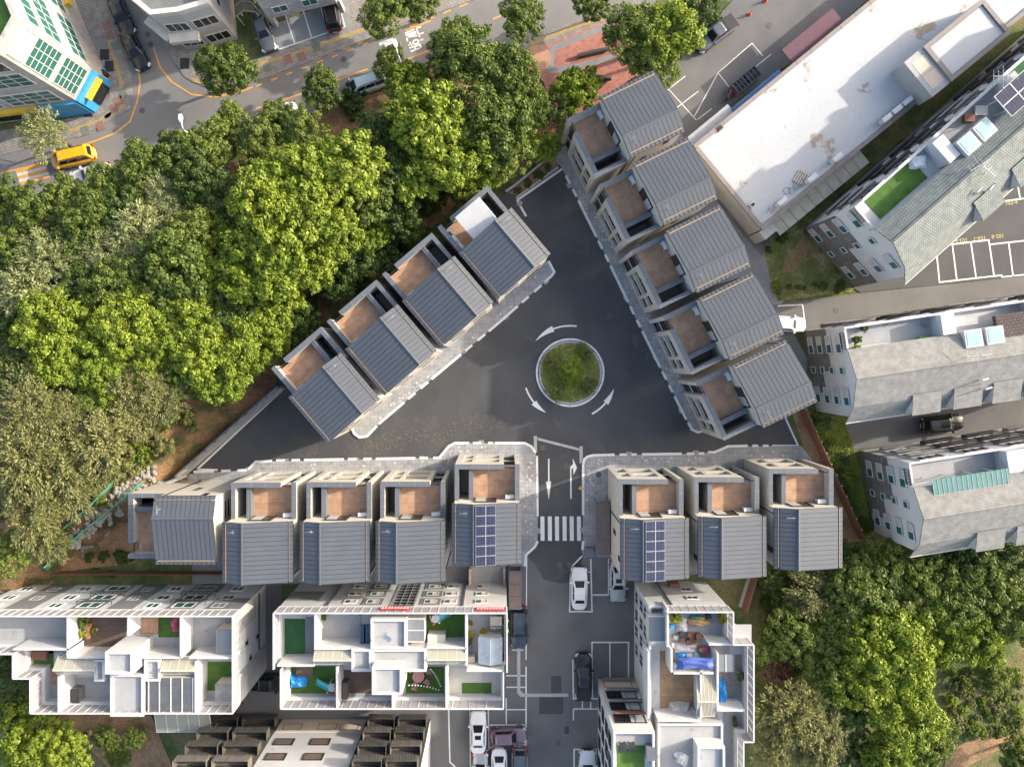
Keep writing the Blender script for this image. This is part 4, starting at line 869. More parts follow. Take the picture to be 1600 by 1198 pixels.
# ------------------------------------------------------------------ long flat white roof, top right
wr = (27.5, 13.7); wz = 39.3
Wb = Bld('workshop', 'long low building with a stained white flat roof and brown coping', 'building', (*wr, 0), R(wz), local=True)
mat('white_roof', (.40, .41, .418), .7, .10, .12, 3, spots=((.27, .215, .155), .61, .33))
Wb.part('wall', MB().box(0, 46, 0, 11.4, 0, 3.7), 'concrete'); Wb.part('roof_deck', MB().box(.35, 45.7, .35, 11.05, 3.7, 3.78), 'white_roof')
cp = mat('brown_coping', (.20, .175, .17), .7, .12, 1, 8)
for k in range(23):
    on(Wb, 'coping_slab', 'brown_coping', k * 2 + .015, k * 2 + 1.985, -.1, .35, 3.7, 4.0); on(Wb, 'coping_slab', 'brown_coping', k * 2 + .015, k * 2 + 1.985, 11.05, 11.5, 3.7, 4.0)
for k in range(6): on(Wb, 'coping_slab', 'brown_coping', -.1, .34, .36 + k * 1.78, .36 + k * 1.78 + 1.76, 3.7, 4.0)
st = on(Wb, 'stair_head', 'concrete', 21.2, 31.5, -.4, 4.2, 3.78, 6.3); on(Wb, 'stair_head_roof', 'white_roof', 24.2, 31.0, .1, 3.7, 6.3, 6.36, st)
for a in ((23.6, 31.5, -.4, .05), (23.6, 31.5, 3.75, 4.2), (31.05, 31.5, .06, 3.74), (23.6, 24.1, .06, 3.74)): on(Wb, 'coping_slab', 'brown_coping', *a, 6.3, 6.55, st)
on(Wb, 'stair_well', 'beige_wall', 21.7, 23.3, .2, 1.8, 6.3, 6.32, st); on(Wb, 'stair_well', 'beige_wall', 21.7, 23.3, 2.0, 3.6, 6.3, 6.32, st)
on(Wb, 'end_roof', 'concrete', -.1, 1.6, -1.2, -.12, 0, 3.2); on(Wb, 'side_awning', mat('blue_sheet', (.03, .10, .24), .6), 6, 12.5, 11.55, 12.0, 3.2, 3.3); on(Wb, 'side_awning', 'grey_metal', 0, 6, 11.55, 12.6, 3.0, 3.1); on(Wb, 'side_awning', mat('maroon_sheet', (.085, .03, .05), .7), 14, 21, 11.55, 13.4, 3.3, 3.4)
for k in range(10): on(Wb, 'lean_to_sheet', mat('lean_to', (.34, .33, .27), .7, .2), 1.6 + k * 1.25, 2.8 + k * 1.25, -1.9, -.12, 2.6, 2.66)
for i, (x, y) in enumerate(((3.2, 1.0), (7.2, .9), (10.6, .9), (17.2, .8), (18.6, .8), (20.0, .8))):
    q = W2(wr, wz, x, y); aircon((q.x, q.y, 3.78), R(wz), 'white air conditioner at the edge of the stained white flat roof', 'air conditioners on the flat white roof', 1.25)
# ------------------------------------------------------------------ top left: glazed office, corner house, block over a parking deck
oO = [tuple(P(x, y)[:2]) for x, y in ((171, 128), (70, -110), (-120, -80), (-120, 208), (146, 174))]
O = Bld('office_building', 'stone clad office with green glass bays on the street corner', 'office building', P(60, 100)); ZO = 14.5
brick('office_tile', (.40, .365, .33), (.37, .335, .30), (.25, .23, .2), 1.0, .7, .012, .7, 0, 0, .15, axes=('X', 'Z', 'Y'))
O.part('wall', MB().prism(oO, 0, ZO), 'office_tile'); O.part('parapet', ringwall(MB(), inset(oO, .2), .4, ZO, ZO + .7), 'office_tile'); O.part('roof_turf', MB().prism(inset(oO, .5), ZO, ZO + .04), 'turf')
E_, S_, Cc = (oO[0], oO[1]), (oO[3], oO[4]), (oO[4], oO[0])
LS = (Vector(S_[1]) - Vector(S_[0])).length; LC = (Vector(Cc[1]) - Vector(Cc[0])).length
for z in (3.9, 8.2):
    wwin(O, *Cc, .45, LC - .9, z, 3.6, 'glass_green', 'white_metal', 3, 5)
    for k in range(3): wwin(O, *S_, LS - 6.2 - k * 6.2, 5.2, z, 2.6, 'glass_green', 'white_metal', 4, 3)
    for k in range(3): wwin(O, *E_, .5 + k * 5.6, 4.6, z, 2.6, 'glass_green', 'white_metal', 5, 2)
wwin(O, *Cc, .45, LC - .9, 12.2, 1.9, 'glass_pale', 'white_metal', 3, 2)
for k in range(3): wwin(O, *E_, .5 + k * 5.6, 4.6, 11.6, 1.6, 'glass_green', 'white_metal', 5, 1); wwin(O, *S_, LS - 6.2 - k * 6.2, 5.2, 11.6, 1.6, 'glass_dark', 'white_metal', 4, 1)
mat('sign_blue', (.04, .27, .52), .5, .08); mat('sign_yellow', (.62, .40, .03), .5, .08)
def wallbox(b, w, name, m, u0, u1, n0, n1, z0, z1):
    p, q = Vector(w[0]), Vector(w[1]); d = (q - p).normalized(); n = Vector((d.y, -d.x)); return b.part(name, obox(MB(), p, d, n, u0, u1, n0, n1, z0, z1), m)
wallbox(O, Cc, 'shop_front', 'sign_blue', 0, LC, 0, .35, 0, 3.4); wallbox(O, S_, 'shop_front', 'sign_blue', LS - 4.2, LS, 0, .3, 0, 3.2); wallbox(O, S_, 'fascia', 'sign_yellow', LS - 18, LS - 4.3, 0, .5, 2.7, 3.3); wallbox(O, E_, 'fascia', 'sign_yellow', 7.5, 14, 0, .5, 2.6, 3.4)
wallbox(O, Cc, 'entrance', 'glass_dark', 1.0, LC - .6, .35, .5, .1, 2.5); wallbox(O, Cc, 'entrance_frame', 'sign_yellow', .8, LC - .4, .35, 1.0, 2.5, 2.75); wallbox(O, S_, 'shop_window', 'glass_dark', LS - 17, LS - 5, 0, .05, .4, 2.6)
# corner house
oT = [tuple(P(x, y)[:2]) for x, y in ((372, 62), (360, -40), (235, -80), (240, 8), (258, 50), (292, 78), (330, 74))]
Tt = Bld('corner_house', 'stone corner house with flat grey roof and white parapet behind a street tree', 'house', P(300, 20)); ZC = 7.6
Tt.part('wall', MB().prism(oT, 0, ZC), mat('grey_stone', (.36, .35, .34), .8, .1, .8, 8)); Tt.part('parapet', ringwall(MB(), inset(oT, .15), .5, ZC, ZC + .7), mat('pale_stone', (.45, .43, .40), .8)); Tt.part('roof_deck', MB().prism(inset(oT, .4), ZC, ZC + .04), mat('roof_felt', (.13, .14, .14), .9, .25, .5, 6))
for i, u, w in ((4, .5, 2.0), (5, .25, 2.2), (6, .4, 2.4)):
    for z in (1.0, 4.4): wwin(Tt, oT[i], oT[(i + 1) % 7], u, w, z, 1.5, 'glass_dark', 'cream_light', 3)
wallbox(Tt, (oT[5], oT[6]), 'balcony', 'pale_stone', -.2, 2.9, 0, 1.0, 3.4, 4.0); wallbox(Tt, (oT[4], oT[5]), 'balcony_slab', 'pale_stone', .1, 3.3, 0, .9, 3.5, 3.8)
for u in (1.2, 4.4): wwin(Tt, oT[0], oT[1], u, 1.6, 4.6, 1.1, 'glass_green', 'cream_light', 2)
# carport
cpz = Bld('carport', 'curved translucent carport between the corner house and the grey block', 'carport', P(395, 30)); m = MB()
for k in range(5):
    a, b2 = P(372 + k * 2.4, -20 + k * 15), P(388 + k * 5.5, -24 + k * 14.5); m.tube([(a.x, a.y, 2.2), ((a.x + b2.x) / 2, (a.y + b2.y) / 2, 2.9), (b2.x, b2.y, 2.2)], .05, 6)
    for q in (a, b2): m.box(q.x - .05, q.x + .05, q.y - .05, q.y + .05, 0, 2.2)
cpz.part('arches', m, 'cream_light')
for k in range(4):
    A0, B0 = P(372 + k * 2.4, -20 + k * 15), P(388 + k * 5.5, -24 + k * 14.5); A1, B1 = P(374.4 + k * 2.4, -5 + k * 15), P(393.5 + k * 5.5, -9.5 + k * 14.5); q = MB(); md0, md1 = (A0 + B0) / 2, (A1 + B1) / 2
    q.add([(A0.x, A0.y, 2.22), (A1.x, A1.y, 2.22), (md1.x, md1.y, 2.92), (md0.x, md0.y, 2.92), (B1.x, B1.y, 2.22), (B0.x, B0.y, 2.22)], [(0, 1, 2, 3), (3, 2, 4, 5)]); cpz.part('sheet', q, sheer('smoke_sheet', (.25, .21, .14), .8))
# grey block over parking bays
oP = [tuple(P(x, y)[:2]) for x, y in ((535, 24), (528, -90), (400, -60), (412, -20), (432, 48))]
Pb = Bld('apartment_block', 'grey stone block overhanging four parking bays at the top of the street', 'apartment block', P(470, -20))
Pb.part('wall', MB().prism([(x, y) for x, y in oP], 2.6, 10.5), brick('grey_ashlar', (.36, .36, .365), (.32, .32, .325), (.2, .2, .2), .9, .45, .012, .8, .5, 0, .2, axes=('X', 'Z', 'Y')))
for q in oP[:1] + oP[3:]: Pb.part('pillar', MB().box(q[0] - .25, q[0] + .25, q[1] + .3, q[1] + .8, 0, 2.6), 'concrete')
for u in (1.0, 4.2):
    for z in (3.6, 6.4): wwin(Pb, oP[4], oP[0], u, 1.5, z, 1.1, 'glass_green', 'white_metal', 2)
bays = poly('parking_deck', [(420, 42), (545, -5), (548, 42), (436, 80)], -.2, .065, mat('deck_tile', (.20, .215, .225), .85, .15, .8, 9))
for p in [[(436, 78), (540, 42)], [(420, 38), (436, 78)], [(446, 24), (461, 69)], [(473, 14), (487, 60)], [(499, 5), (513, 50)], [(527, -4), (539, 42)]]: MB().strip(G(p), .13, .05, .072).build('parking_line', 'white_paint', bays)
# ------------------------------------------------------------------ wooded slope, retaining wall, banks
HILL = G([(-160, 330), (0, 306), (60, 296), (150, 262), (280, 220), (400, 200), (480, 175), (600, 130), (720, 95), (800, 90), (850, 130), (868, 190), (862, 232), (800, 268), (700, 330), (600, 425), (500, 515), (432, 590), (434, 600), (262, 746), (205, 800), (60, 905), (-160, 1000)])
SOFT = list(range(0, 17))            # edges where the slope runs out to level ground (the others end at a wall)
def seg_d(p, a, b):
    ab = b - a; t = max(0, min(1, (p - a).dot(ab) / ab.dot(ab))); return (p - a - ab * t).length
HV = [Vector(p) for p in HILL]
def inside(p, poly):
    c = False; n = len(poly)
    for i in range(n):
        a, b = poly[i], poly[(i + 1) % n]
        if (a[1] > p[1]) != (b[1] > p[1]) and p[0] < (b[0] - a[0]) * (p[1] - a[1]) / (b[1] - a[1]) + a[0]: c = not c
    return c
def hill_z(x, y):
    p = Vector((x, y))
    if not inside(p, HILL): return 0.0
    d = min(seg_d(p, HV[i], HV[(i + 1) % len(HV)]) for i in SOFT); t = min(1, d / 9.0); base = 3.0 * t * t * (3 - 2 * t)
    dh = min(seg_d(p, HV[i], HV[i + 1]) for i in (18, 19, 20)); s = max(0, 1 - dh / 12)
    return max(base, .1) * (1 - .25 * s) + .15 * math.sin(x * .8) * math.cos(y * .7) * t
xs = [p[0] for p in HILL]; ys = [p[1] for p in HILL]; step = 1.3; m = MB(); idx = {}
gx = int((max(xs) - min(xs)) / step) + 2; gy = int((max(ys) - min(ys)) / step) + 2
for i in range(gx):
    for j in range(gy):
        x, y = min(xs) + i * step, min(ys) + j * step; z = hill_z(x, y); idx[i, j] = len(m.v); m.v.append((x, y, z - .05 if z else -.25))
for i in range(gx - 1):
    for j in range(gy - 1):
        q = [idx[i, j], idx[i + 1, j], idx[i + 1, j + 1], idx[i, j + 1]]
        if max(m.v[k][2] for k in q) > -.2: m.f.append(tuple(q)); m.mi.append(0)
hs = m.build('hillside', 'forest_floor', None, True); hs['kind'] = 'structure'
# concrete retaining wall between the wood and the square: base course, panels, cap
rw = thing('retaining_wall', 'grey concrete retaining wall between the wood and the asphalt square', 'retaining wall', P(360, 670))
def wpart(t, name, mb, m): o = mb.build(name, m, t); o.matrix_parent_inverse = Matrix.Translation(t.location).inverted(); return o
pa, pz = Vector(G([(292, 742)])[0]), Vector(G([(446, 606)])[0]); dr = (pz - pa).normalized(); nn = Vector((-dr.y, dr.x)); L = (pz - pa).length
for k in range(7): wpart(rw, 'wall_panel', obox(MB(), pa, dr, nn, L * k / 7 + .01, L * (k + 1) / 7 - .01, 0, .35, -.2, 2.3), 'concrete')
for k in range(7): wpart(rw, 'cap', obox(MB(), pa, dr, nn, L * k / 7, L * (k + 1) / 7 - .015, -.06, .42, 2.3, 2.42), 'concrete_dark')
r2 = MB(); r2.strip(G([(292, 742), (268, 752), (250, 748)]), .4, -.2, 1.6); wpart(rw, 'return_wall', r2, 'concrete')
wpart(rw, 'handrail', MB().tube([(*(pa + nn * .2), 3.2), (*(pz + nn * .2), 3.2)], .035, 6), 'black_metal')
for k in range(11): q = pa + dr * L * k / 10 + nn * .2; wpart(rw, 'rail_post', MB().box(q.x - .03, q.x + .03, q.y - .03, q.y + .03, 2.42, 3.2), 'black_metal')
# concrete kerb at the head of the square with a planting bed
bd = thing('planting_bed', 'narrow soil bed edged with concrete at the head of the square', 'planting bed', P(845, 270))
wpart(bd, 'edging', MB().strip(G([(790, 300), (805, 290), (875, 232)]), .25, -.1, .3), 'concrete'); wpart(bd, 'edging', MB().strip(G([(806, 310), (872, 262)]), .2, -.1, .25), 'concrete'); wpart(bd, 'soil', MB().prism(G([(795, 302), (872, 240), (874, 258), (808, 306)]), -.1, .12), 'soil')
# soil bank and rust-brown fence on the right
poly('soil_bank', [(1236, 640), (1250, 640), (1345, 845), (1310, 850), (1270, 740)], -.3, -.02, 'bare_soil')
fe = thing('board_fence', 'long rust-brown sheet fence beside the last houses', 'fence', P(1300, 740))
fa, fb = Vector(G([(1248, 638)])[0]), Vector(G([(1340, 838)])[0]); fd = (fb - fa).normalized(); fn = Vector((-fd.y, fd.x)); FL = (fb - fa).length
for k in range(12): wpart(fe, 'fence_panel', obox(MB(), fa, fd, fn, FL * k / 12 + .01, FL * (k + 1) / 12 - .01, -.04, .04, 0, 1.9), 'rust_board')
for k in range(13): wpart(fe, 'post', obox(MB(), fa, fd, fn, FL * k / 12 - .05, FL * k / 12 + .05, .04, .14, 0, 1.95), 'beige_wall')
f2 = thing('board_fence', 'rust-brown sheet fence running south behind the middle eastern house', 'fence', P(1165, 915))
fa, fb = Vector(G([(1176, 890)])[0]), Vector(G([(1158, 948)])[0]); fd = (fb - fa).normalized(); fn = Vector((-fd.y, fd.x)); FL = (fb - fa).length
for k in range(4): wpart(f2, 'fence_panel', obox(MB(), fa, fd, fn, FL * k / 4 + .01, FL * (k + 1) / 4 - .01, -.04, .04, 0, 1.9), 'rust_board')
wpart(f2, 'footing', obox(MB(), fa, fd, fn, 0, FL, -.35, -.05, -.05, .25), 'concrete')
f3 = thing('board_fence', 'low rust-brown fence between the end house and the white block', 'fence', P(230, 893))
for k in range(9): X0, X1, _, _ = prect(95 + k * 30, 890, 95 + (k + 1) * 30 - .3, 891, 0); wpart(f3, 'fence_panel', MB().box(X0, X1, -23.75, -23.68, 0, 1.3), 'rust_board')
# bare ground patches
poly('soil_bank', [(60, 905), (205, 800), (250, 752), (300, 742), (300, 790), (210, 880), (90, 893)], -.3, -.03, 'bare_soil')
poly('soil_bank', [(30, 1112), (235, 1118), (245, 1140), (270, 1200), (170, 1200), (120, 1150), (60, 1140)], -.3, -.04, 'bare_soil')
poly('grass_bank', [(1190, 375), (1240, 325), (1275, 345), (1340, 445), (1330, 456), (1215, 470), (1205, 440)], -.3, -.02, 'lawn'); poly('soil_patch', [(1230, 400), (1262, 360), (1275, 380), (1240, 425), (1220, 425)], -.3, -.012, 'bare_soil')
poly('grass_bank', [(1252, 640), (1320, 655), (1335, 702), (1365, 835), (1345, 850), (1300, 740)], -.3, -.03, 'lawn')
poly('vegetable_plot', [(1490, 1060), (1600, 1030), (1700, 1030), (1700, 1150), (1510, 1170)], -.3, -.03, 'scrub'); poly('footpath', [(1480, 1170), (1600, 1125), (1700, 1120), (1700, 1150), (1600, 1150), (1510, 1198), (1490, 1240), (1470, 1240)], -.3, -.02, 'bare_soil')
# boulders of the slope, one object each
BM = []
for s in range(6):
    r = random.Random(50 + s); bm = bmesh.new(); bmesh.ops.create_icosphere(bm, subdivisions=1, radius=1)
    for v in bm.verts: v.co *= 1 + r.uniform(-.3, .25); v.co.z *= .6; v.co.x *= 1.25
    me = bpy.data.meshes.new('boulder'); bm.to_mesh(me); bm.free(); me.materials.append(MATS['rock']); BM.append(me)
r = random.Random(3)
for k in range(200):
    t = r.random(); a = Vector((248, 728)).lerp(Vector((110, 862)), t); px, py = a.x + r.uniform(-14, 14) + 2, a.y + r.uniform(-12, 12) + 2; q = P(px, py); z = hill_z(q.x, q.y)
    s = r.uniform(.13, .36); o = put('boulder', BM[k % 6], None, (q.x, q.y, z + s * .15), r.uniform(0, 6.28), s); tag(o, 'pale boulder bedded in the bank between the green safety nets', 'boulder', 'boulders on the bank')
# green safety nets on the bank
def net(label, pts, h=1.0):
    t = thing('safety_net', label, 'net', P(*pts[0])); Q = [P(*p) for p in pts]; Q = [Vector((q.x, q.y, hill_z(q.x, q.y))) for q in Q]
    for a, b in zip(Q, Q[1:]): wpart(t, 'net_sheet', MB().quad(a, b, b + Vector((0, 0, h)), a + Vector((0, 0, h))), 'net_green'); wpart(t, 'top_rope', MB().tube([a + Vector((0, 0, h)), b + Vector((0, 0, h))], .05, 5), mat('rope', (.10, .46, .28), .8))
    for a in Q: wpart(t, 'stake', MB().tube([a, a + Vector((0, 0, h + .15))], .04, 5), 'grey_metal')
net('upper green safety net above the boulders, below the trees', [(240, 715), (205, 742), (170, 778), (150, 796), (115, 825), (100, 826), (75, 832)]); net('lower green safety net along the foot of the boulders', [(244, 745), (205, 780), (165, 812), (130, 842), (100, 872), (85, 888)]); net('short green safety net at the far end of the soil bank', [(30, 876), (15, 895), (-10, 925)])

# ------------------------------------------------------------------ trees
leaf('leaf_bright', (.098, .158, .013), (.285, .345, .040)); leaf('leaf_mid', (.064, .110, .019), (.195, .240, .048)); leaf('leaf_dark', (.042, .086, .020), (.115, .165, .036)); leaf('leaf_olive', (.12, .135, .042), (.27, .265, .10)); leaf('leaf_pale', (.14, .175, .055), (.34, .36, .16)); leaf('leaf_wine', (.08, .03, .03), (.16, .07, .06), .2); leaf('leaf_yellow', (.22, .24, .02), (.40, .40, .05)); leaf('leaf_lawn', (.10, .15, .03), (.24, .26, .08))
def quads(name, C, N, U, sz, asp, m):
    """many leaf-sized faces at once: centres C, normals N, in-plane axis U"""
    V = np.cross(N, U); s = sz[:, None]; a = U * s; b = V * s * asp
    co = np.stack([C - a - b * .35, C + a * .15 - b, C + a + b * .25, C - a * .1 + b], 1).reshape(-1, 3); n = len(C)
    me = bpy.data.meshes.new(name); me.vertices.add(4 * n); me.loops.add(4 * n); me.polygons.add(n)
    me.vertices.foreach_set('co', co.astype(np.float32).ravel()); me.loops.foreach_set('vertex_index', np.arange(4 * n, dtype=np.int32))
    me.polygons.foreach_set('loop_start', np.arange(0, 4 * n, 4, dtype=np.int32)); me.materials.append(MATS[m]); me.update(calc_edges=True); me.validate(); return me
def nrm(a): return a / np.maximum(1e-6, np.linalg.norm(a, axis=1, keepdims=True))
def crown(seed, m, puffs=95, per=80, size=.17, flat=.62, puff_r=(.10, .19), spiky=False, lobes=7, droop=.0):
    """unit-radius crown: big lobes carry leafy puffs, each puff a shell of leaves"""
    g = np.random.default_rng(seed); LC = []; LR = []
    for i in range(lobes):
        a = 2 * math.pi * (i + g.uniform(-.3, .3)) / max(1, lobes - 1); rr = 0 if i == 0 else g.uniform(.42, .62); LC.append((rr * math.cos(a), rr * math.sin(a), g.uniform(.30, .5) if i else .62)); LR.append(g.uniform(.36, .50) if i else .52)
    C, N, U, S = [], [], [], []
    for k in range(puffs):
        i = g.integers(lobes); d = g.normal(size=3); d[2] = abs(d[2]) * .9 + (-.25 if g.random() < .35 else .05); d /= np.linalg.norm(d)
        pc = np.array(LC[i]) + d * LR[i] * g.uniform(.72, 1.06) * np.array([1, 1, .8]); pr = g.uniform(*puff_r)
        n = int(per * (pr / .15) ** 1.6); dd = nrm(g.normal(size=(n, 3)) + np.array([0, 0, .35])); c = pc + dd * pr * g.uniform(.55, 1.08, (n, 1)) * np.array([1, 1, .8])
        if spiky:
            ax = nrm(np.tile(np.array([pc[0], pc[1], .25]), (n, 1)) + g.normal(scale=.25, size=(n, 3))); c = pc + ax * g.uniform(-pr, pr * 1.5, (n, 1)) + g.normal(scale=pr * .35, size=(n, 3)); nn_ = nrm(np.cross(ax, g.normal(size=(n, 3)))); nn_[:, 2] = abs(nn_[:, 2]) + .4; nn_ = nrm(nn_); u = nrm(ax - nn_ * np.sum(ax * nn_, 1, keepdims=True))
        else:
            nn_ = nrm(dd + g.normal(scale=.42, size=(n, 3))); u = nrm(np.cross(nn_, g.normal(size=(n, 3))))
        C.append(c); N.append(nn_); U.append(u); S.append(g.uniform(.55, 1.15, n) * size * .28)
    C = np.concatenate(C); C[:, 2] = C[:, 2] * flat * 1.25
    return quads('crown', C, np.concatenate(N), np.concatenate(U), np.concatenate(S), .34 if spiky else .7, m)
def trunk_mesh(seed, h=1.0):
    """unit trunk: tapered stem, limbs reaching into the crown (crown radius 1, crown base at z = 0)"""
    r = random.Random(seed); m = MB(); m.tube([(0, 0, -1.6), (.02, .01, -.6), (0, .02, .1), (.03, 0, .5)], [.07, .055, .045, .02], 7)
    for k in range(6):
        a = 6.28 * k / 6 + r.uniform(-.3, .3); L = r.uniform(.5, .8); m.tube([(0, 0, -.25 + .06 * k), (L * .5 * math.cos(a), L * .5 * math.sin(a), .1 + .05 * k), (L * math.cos(a), L * math.sin(a), .36)], [.032, .02, .008], 5)
    return m.mesh('trunk', 'bark', True)
TR = [trunk_mesh(s) for s in range(3)]
KIND = {}
for k, (m, kw, n) in {'y': ('leaf_bright', dict(puffs=150, per=85, size=.19, puff_r=(.09, .20)), 5), 'g': ('leaf_mid', dict(puffs=140, per=90, size=.165), 5), 'd': ('leaf_dark', dict(puffs=100, per=80, size=.17), 2), 'o': ('leaf_olive', dict(puffs=140, per=85, size=.22, spiky=True, puff_r=(.09, .17)), 4), 'p': ('leaf_pale', dict(puffs=90, per=75, size=.22, spiky=True, puff_r=(.09, .17)), 2), 'w': ('leaf_wine', dict(puffs=50, per=50, size=.18), 1)}.items():
    KIND[k] = [crown(100 + 17 * i + ord(k), m, **{**kw, 'puffs': int(kw['puffs'] * (1.1 - .12 * (i % 3))), 'lobes': 6 + (i * 2) % 5, 'size': kw['size'] * (.85 + .12 * (i % 3))}) for i in range(n)]
KW = {'y': 'bright yellow-green broadleaf', 'g': 'mid-green broadleaf', 'd': 'dark green broadleaf', 'o': 'olive-green pine', 'p': 'pale silvery-green leaved', 'w': 'wine-red'}
tr = random.Random(11); TC = [0]
def tree(px, py, rpx, kind, label, group, top=None, ground=None, name=None, flat=1.0):
    """tree whose crown centre shows at (px, py) with radius rpx; its height follows from the crown size"""
    r0 = rpx / 14.0; h = top if top else min(10.5, 2.6 + 1.65 * r0); zc = h * .62
    q = P(px, py, zc + 1.5); gz = hill_z(q.x, q.y) if ground is None else ground; zc += gz; q = P(px, py, zc + .4 * r0)
    R_ = rpx * K(zc + .5 * r0); t = thing(name or ('pine_tree' if kind == 'o' else 'tree'), label, 'tree', (q.x, q.y, gz), tr.uniform(0, 6.28), group)
    zb = max(.25, zc - gz - R_ * .35); i = TC[0]; TC[0] += 1; ms = KIND[kind]
    put('crown', ms[i % len(ms)], t, (0, 0, zb), tr.uniform(0, 6.28), (R_ * tr.uniform(.95, 1.1), R_ * tr.uniform(.82, 1.05), R_ * tr.uniform(.85, 1.1) * flat))
    sc = (R_, R_, max(R_ * .5, zb / 1.55)); put('trunk', TR[i % 3], t, (0, 0, zb), 0, sc); return t
WOOD = 'trees of the wooded slope'
FT = [(700, 225, 62, 'y'), (765, 190, 58, 'g'), (660, 170, 58, 'y'), (735, 90, 55, 'g'), (705, 62, 42, 'g'), (800, 120, 50, 'g'), (790, 215, 50, 'g'), (650, 260, 45, 'y'), (740, 270, 42, 'y'), (636, 128, 38, 'y'), (830, 165, 30, 'g'), (580, 205, 38, 'd'), (540, 245, 52, 'y'), (470, 200, 38, 'g'),
      (440, 270, 60, 'y'), (400, 310, 62, 'y'), (480, 320, 55, 'y'), (430, 365, 60, 'y'), (390, 415, 62, 'y'), (475, 400, 50, 'y'), (510, 360, 45, 'y'), (420, 455, 42, 'y'), (560, 300, 42, 'g'), (600, 250, 40, 'd'), (575, 355, 34, 'y'), (620, 330, 38, 'd'), (555, 400, 36, 'd'), (640, 355, 26, 'd'), (520, 440, 34, 'd'), (600, 400, 26, 'd'),
      (350, 195, 40, 'g'), (310, 225, 42, 'g'), (260, 245, 44, 'g'), (400, 215, 38, 'g'), (428, 186, 30, 'g'), (205, 265, 42, 'g'), (156, 292, 38, 'g'), (88, 312, 36, 'g'), (30, 330, 44, 'g'), (-10, 310, 36, 'g'), (110, 345, 46, 'g'), (180, 325, 40, 'd'), (250, 300, 34, 'p'), (300, 280, 40, 'd'), (335, 300, 38, 'd'), (205, 360, 42, 'p'), (150, 385, 38, 'p'), (55, 400, 44, 'p'), (10, 390, 38, 'g'), (30, 450, 46, 'p'), (275, 365, 46, 'g'), (320, 360, 38, 'y'), (250, 420, 54, 'g'), (300, 430, 44, 'y'), (210, 440, 40, 'g'), (160, 440, 46, 'g'), (110, 440, 40, 'd'), (350, 470, 42, 'd'),
      (60, 510, 50, 'y'), (110, 500, 42, 'y'), (70, 560, 46, 'y'), (10, 510, 36, 'd'), (130, 560, 44, 'y'), (190, 500, 52, 'y'), (240, 510, 44, 'y'), (215, 560, 36, 'y'), (280, 490, 46, 'y'), (300, 545, 44, 'y'), (350, 520, 48, 'y'), (330, 580, 50, 'y'), (385, 545, 46, 'y'), (400, 500, 40, 'y'), (360, 590, 28, 'y'), (425, 520, 30, 'y'), (270, 580, 34, 'g'),
      (30, 640, 52, 'o'), (80, 660, 44, 'o'), (20, 720, 54, 'o'), (75, 730, 46, 'o'), (180, 590, 36, 'o'), (215, 605, 36, 'o'), (245, 620, 34, 'o'), (140, 690, 44, 'o'), (95, 775, 40, 'o'), (30, 800, 48, 'o'), (195, 650, 34, 'o'), (145, 735, 32, 'o'), (60, 850, 34, 'o'), (125, 640, 36, 'g'), (-10, 870, 36, 'g'), (5, 580, 40, 'd'), (150, 615, 34, 'y'), (215, 668, 24, 'o'), (455, 495, 32, 'd'), (470, 530, 26, 'd')]
WL = {'y': 'bright yellow-green broadleaf tree in the wooded slope beside the row houses', 'g': 'mid-green broadleaf tree in the wooded slope along the street', 'd': 'dark green low tree in the shaded hollow of the wood', 'o': 'olive-green pine at the south-west end of the wood above the boulders', 'p': 'pale silvery-green tree rising among the broadleaf trees of the wood'}
def near(x, y, marks): return min(marks, key=lambda m: (m[0] - x) ** 2 + (m[1] - y) ** 2)[2]
def sized(r_): return 'big' if r_ >= 50 else 'medium' if r_ >= 40 else 'small'
WM_ = [(480, 500, 'behind the end house of the wood row'), (560, 420, 'behind the second house of the wood row'), (640, 340, 'behind the third house of the wood row'), (745, 265, 'behind the white canopy house'), (285, 215, 'below the street lamp at the corner'), (640, 90, 'over the painted road lettering'), (110, 285, 'beside the yellow van'), (560, 170, 'beside the mint van'), (170, 740, 'above the boulders'), (320, 610, 'above the retaining wall'), (845, 150, 'beside the brick square'), (420, 195, 'beside the car under the trees'), (60, 420, 'among the pale trees of the wood'), (250, 400, 'in the heart of the wood'), (420, 350, 'in the high part of the wood'), (40, 660, 'among the pines'), (90, 530, 'between the pines and the pale trees'), (740, 90, 'along the street towards the brick square'), (220, 520, 'between the pines and the retaining wall')]
for (x, y, r_, k) in FT: tree(x, y, r_ * 1.17, k, '%s %s tree %s' % (sized(r_), KW[k], near(x, y, WM_)), WOOD)
ST = [(346, 97, 47, 'g', 'round green street tree in front of the stone corner house', 7), (62, 204, 40, 'p', 'sparse pale street tree beside the glazed office', 6.5), (498, 135, 32, 'g', 'small green street tree beside the pale van', 6), (600, 8, 46, 'g', 'broad green street tree beside the parking deck', 8), (648, -4, 34, 'g', 'green street tree along the footway beyond the parking deck', 7), (604, 90, 28, 'g', 'green street tree leaning over the painted road lettering', 6), (818, 22, 36, 'g', 'airy green street tree at the bare edge of the footway', 6), (925, 5, 28, 'g', 'small street tree in a round grille by the footway', 5),
      (1000, 40, 58, 'g', 'big green tree between the brick square and the car park', 9), (1048, 45, 52, 'y', 'big bright tree beside the parked black pickup in the car park', 9.5), (1020, 95, 44, 'g', 'leafy tree overhanging the corner of the first eastern house', 8), (1102, -4, 36, 'd', 'dark clipped tree at the edge of the car park', 5), (905, 135, 44, 'y', 'thin-leaved tree standing in the red brick square', 6), (870, 165, 34, 'd', 'dark tree beside the red brick square', 6), (850, 225, 28, 'y', 'bright small tree by the head of the square', 5.5)]
for (x, y, r_, k, lab, h) in ST: tree(x, y, r_ * 1.05, k, lab, 'street trees', h, 0)
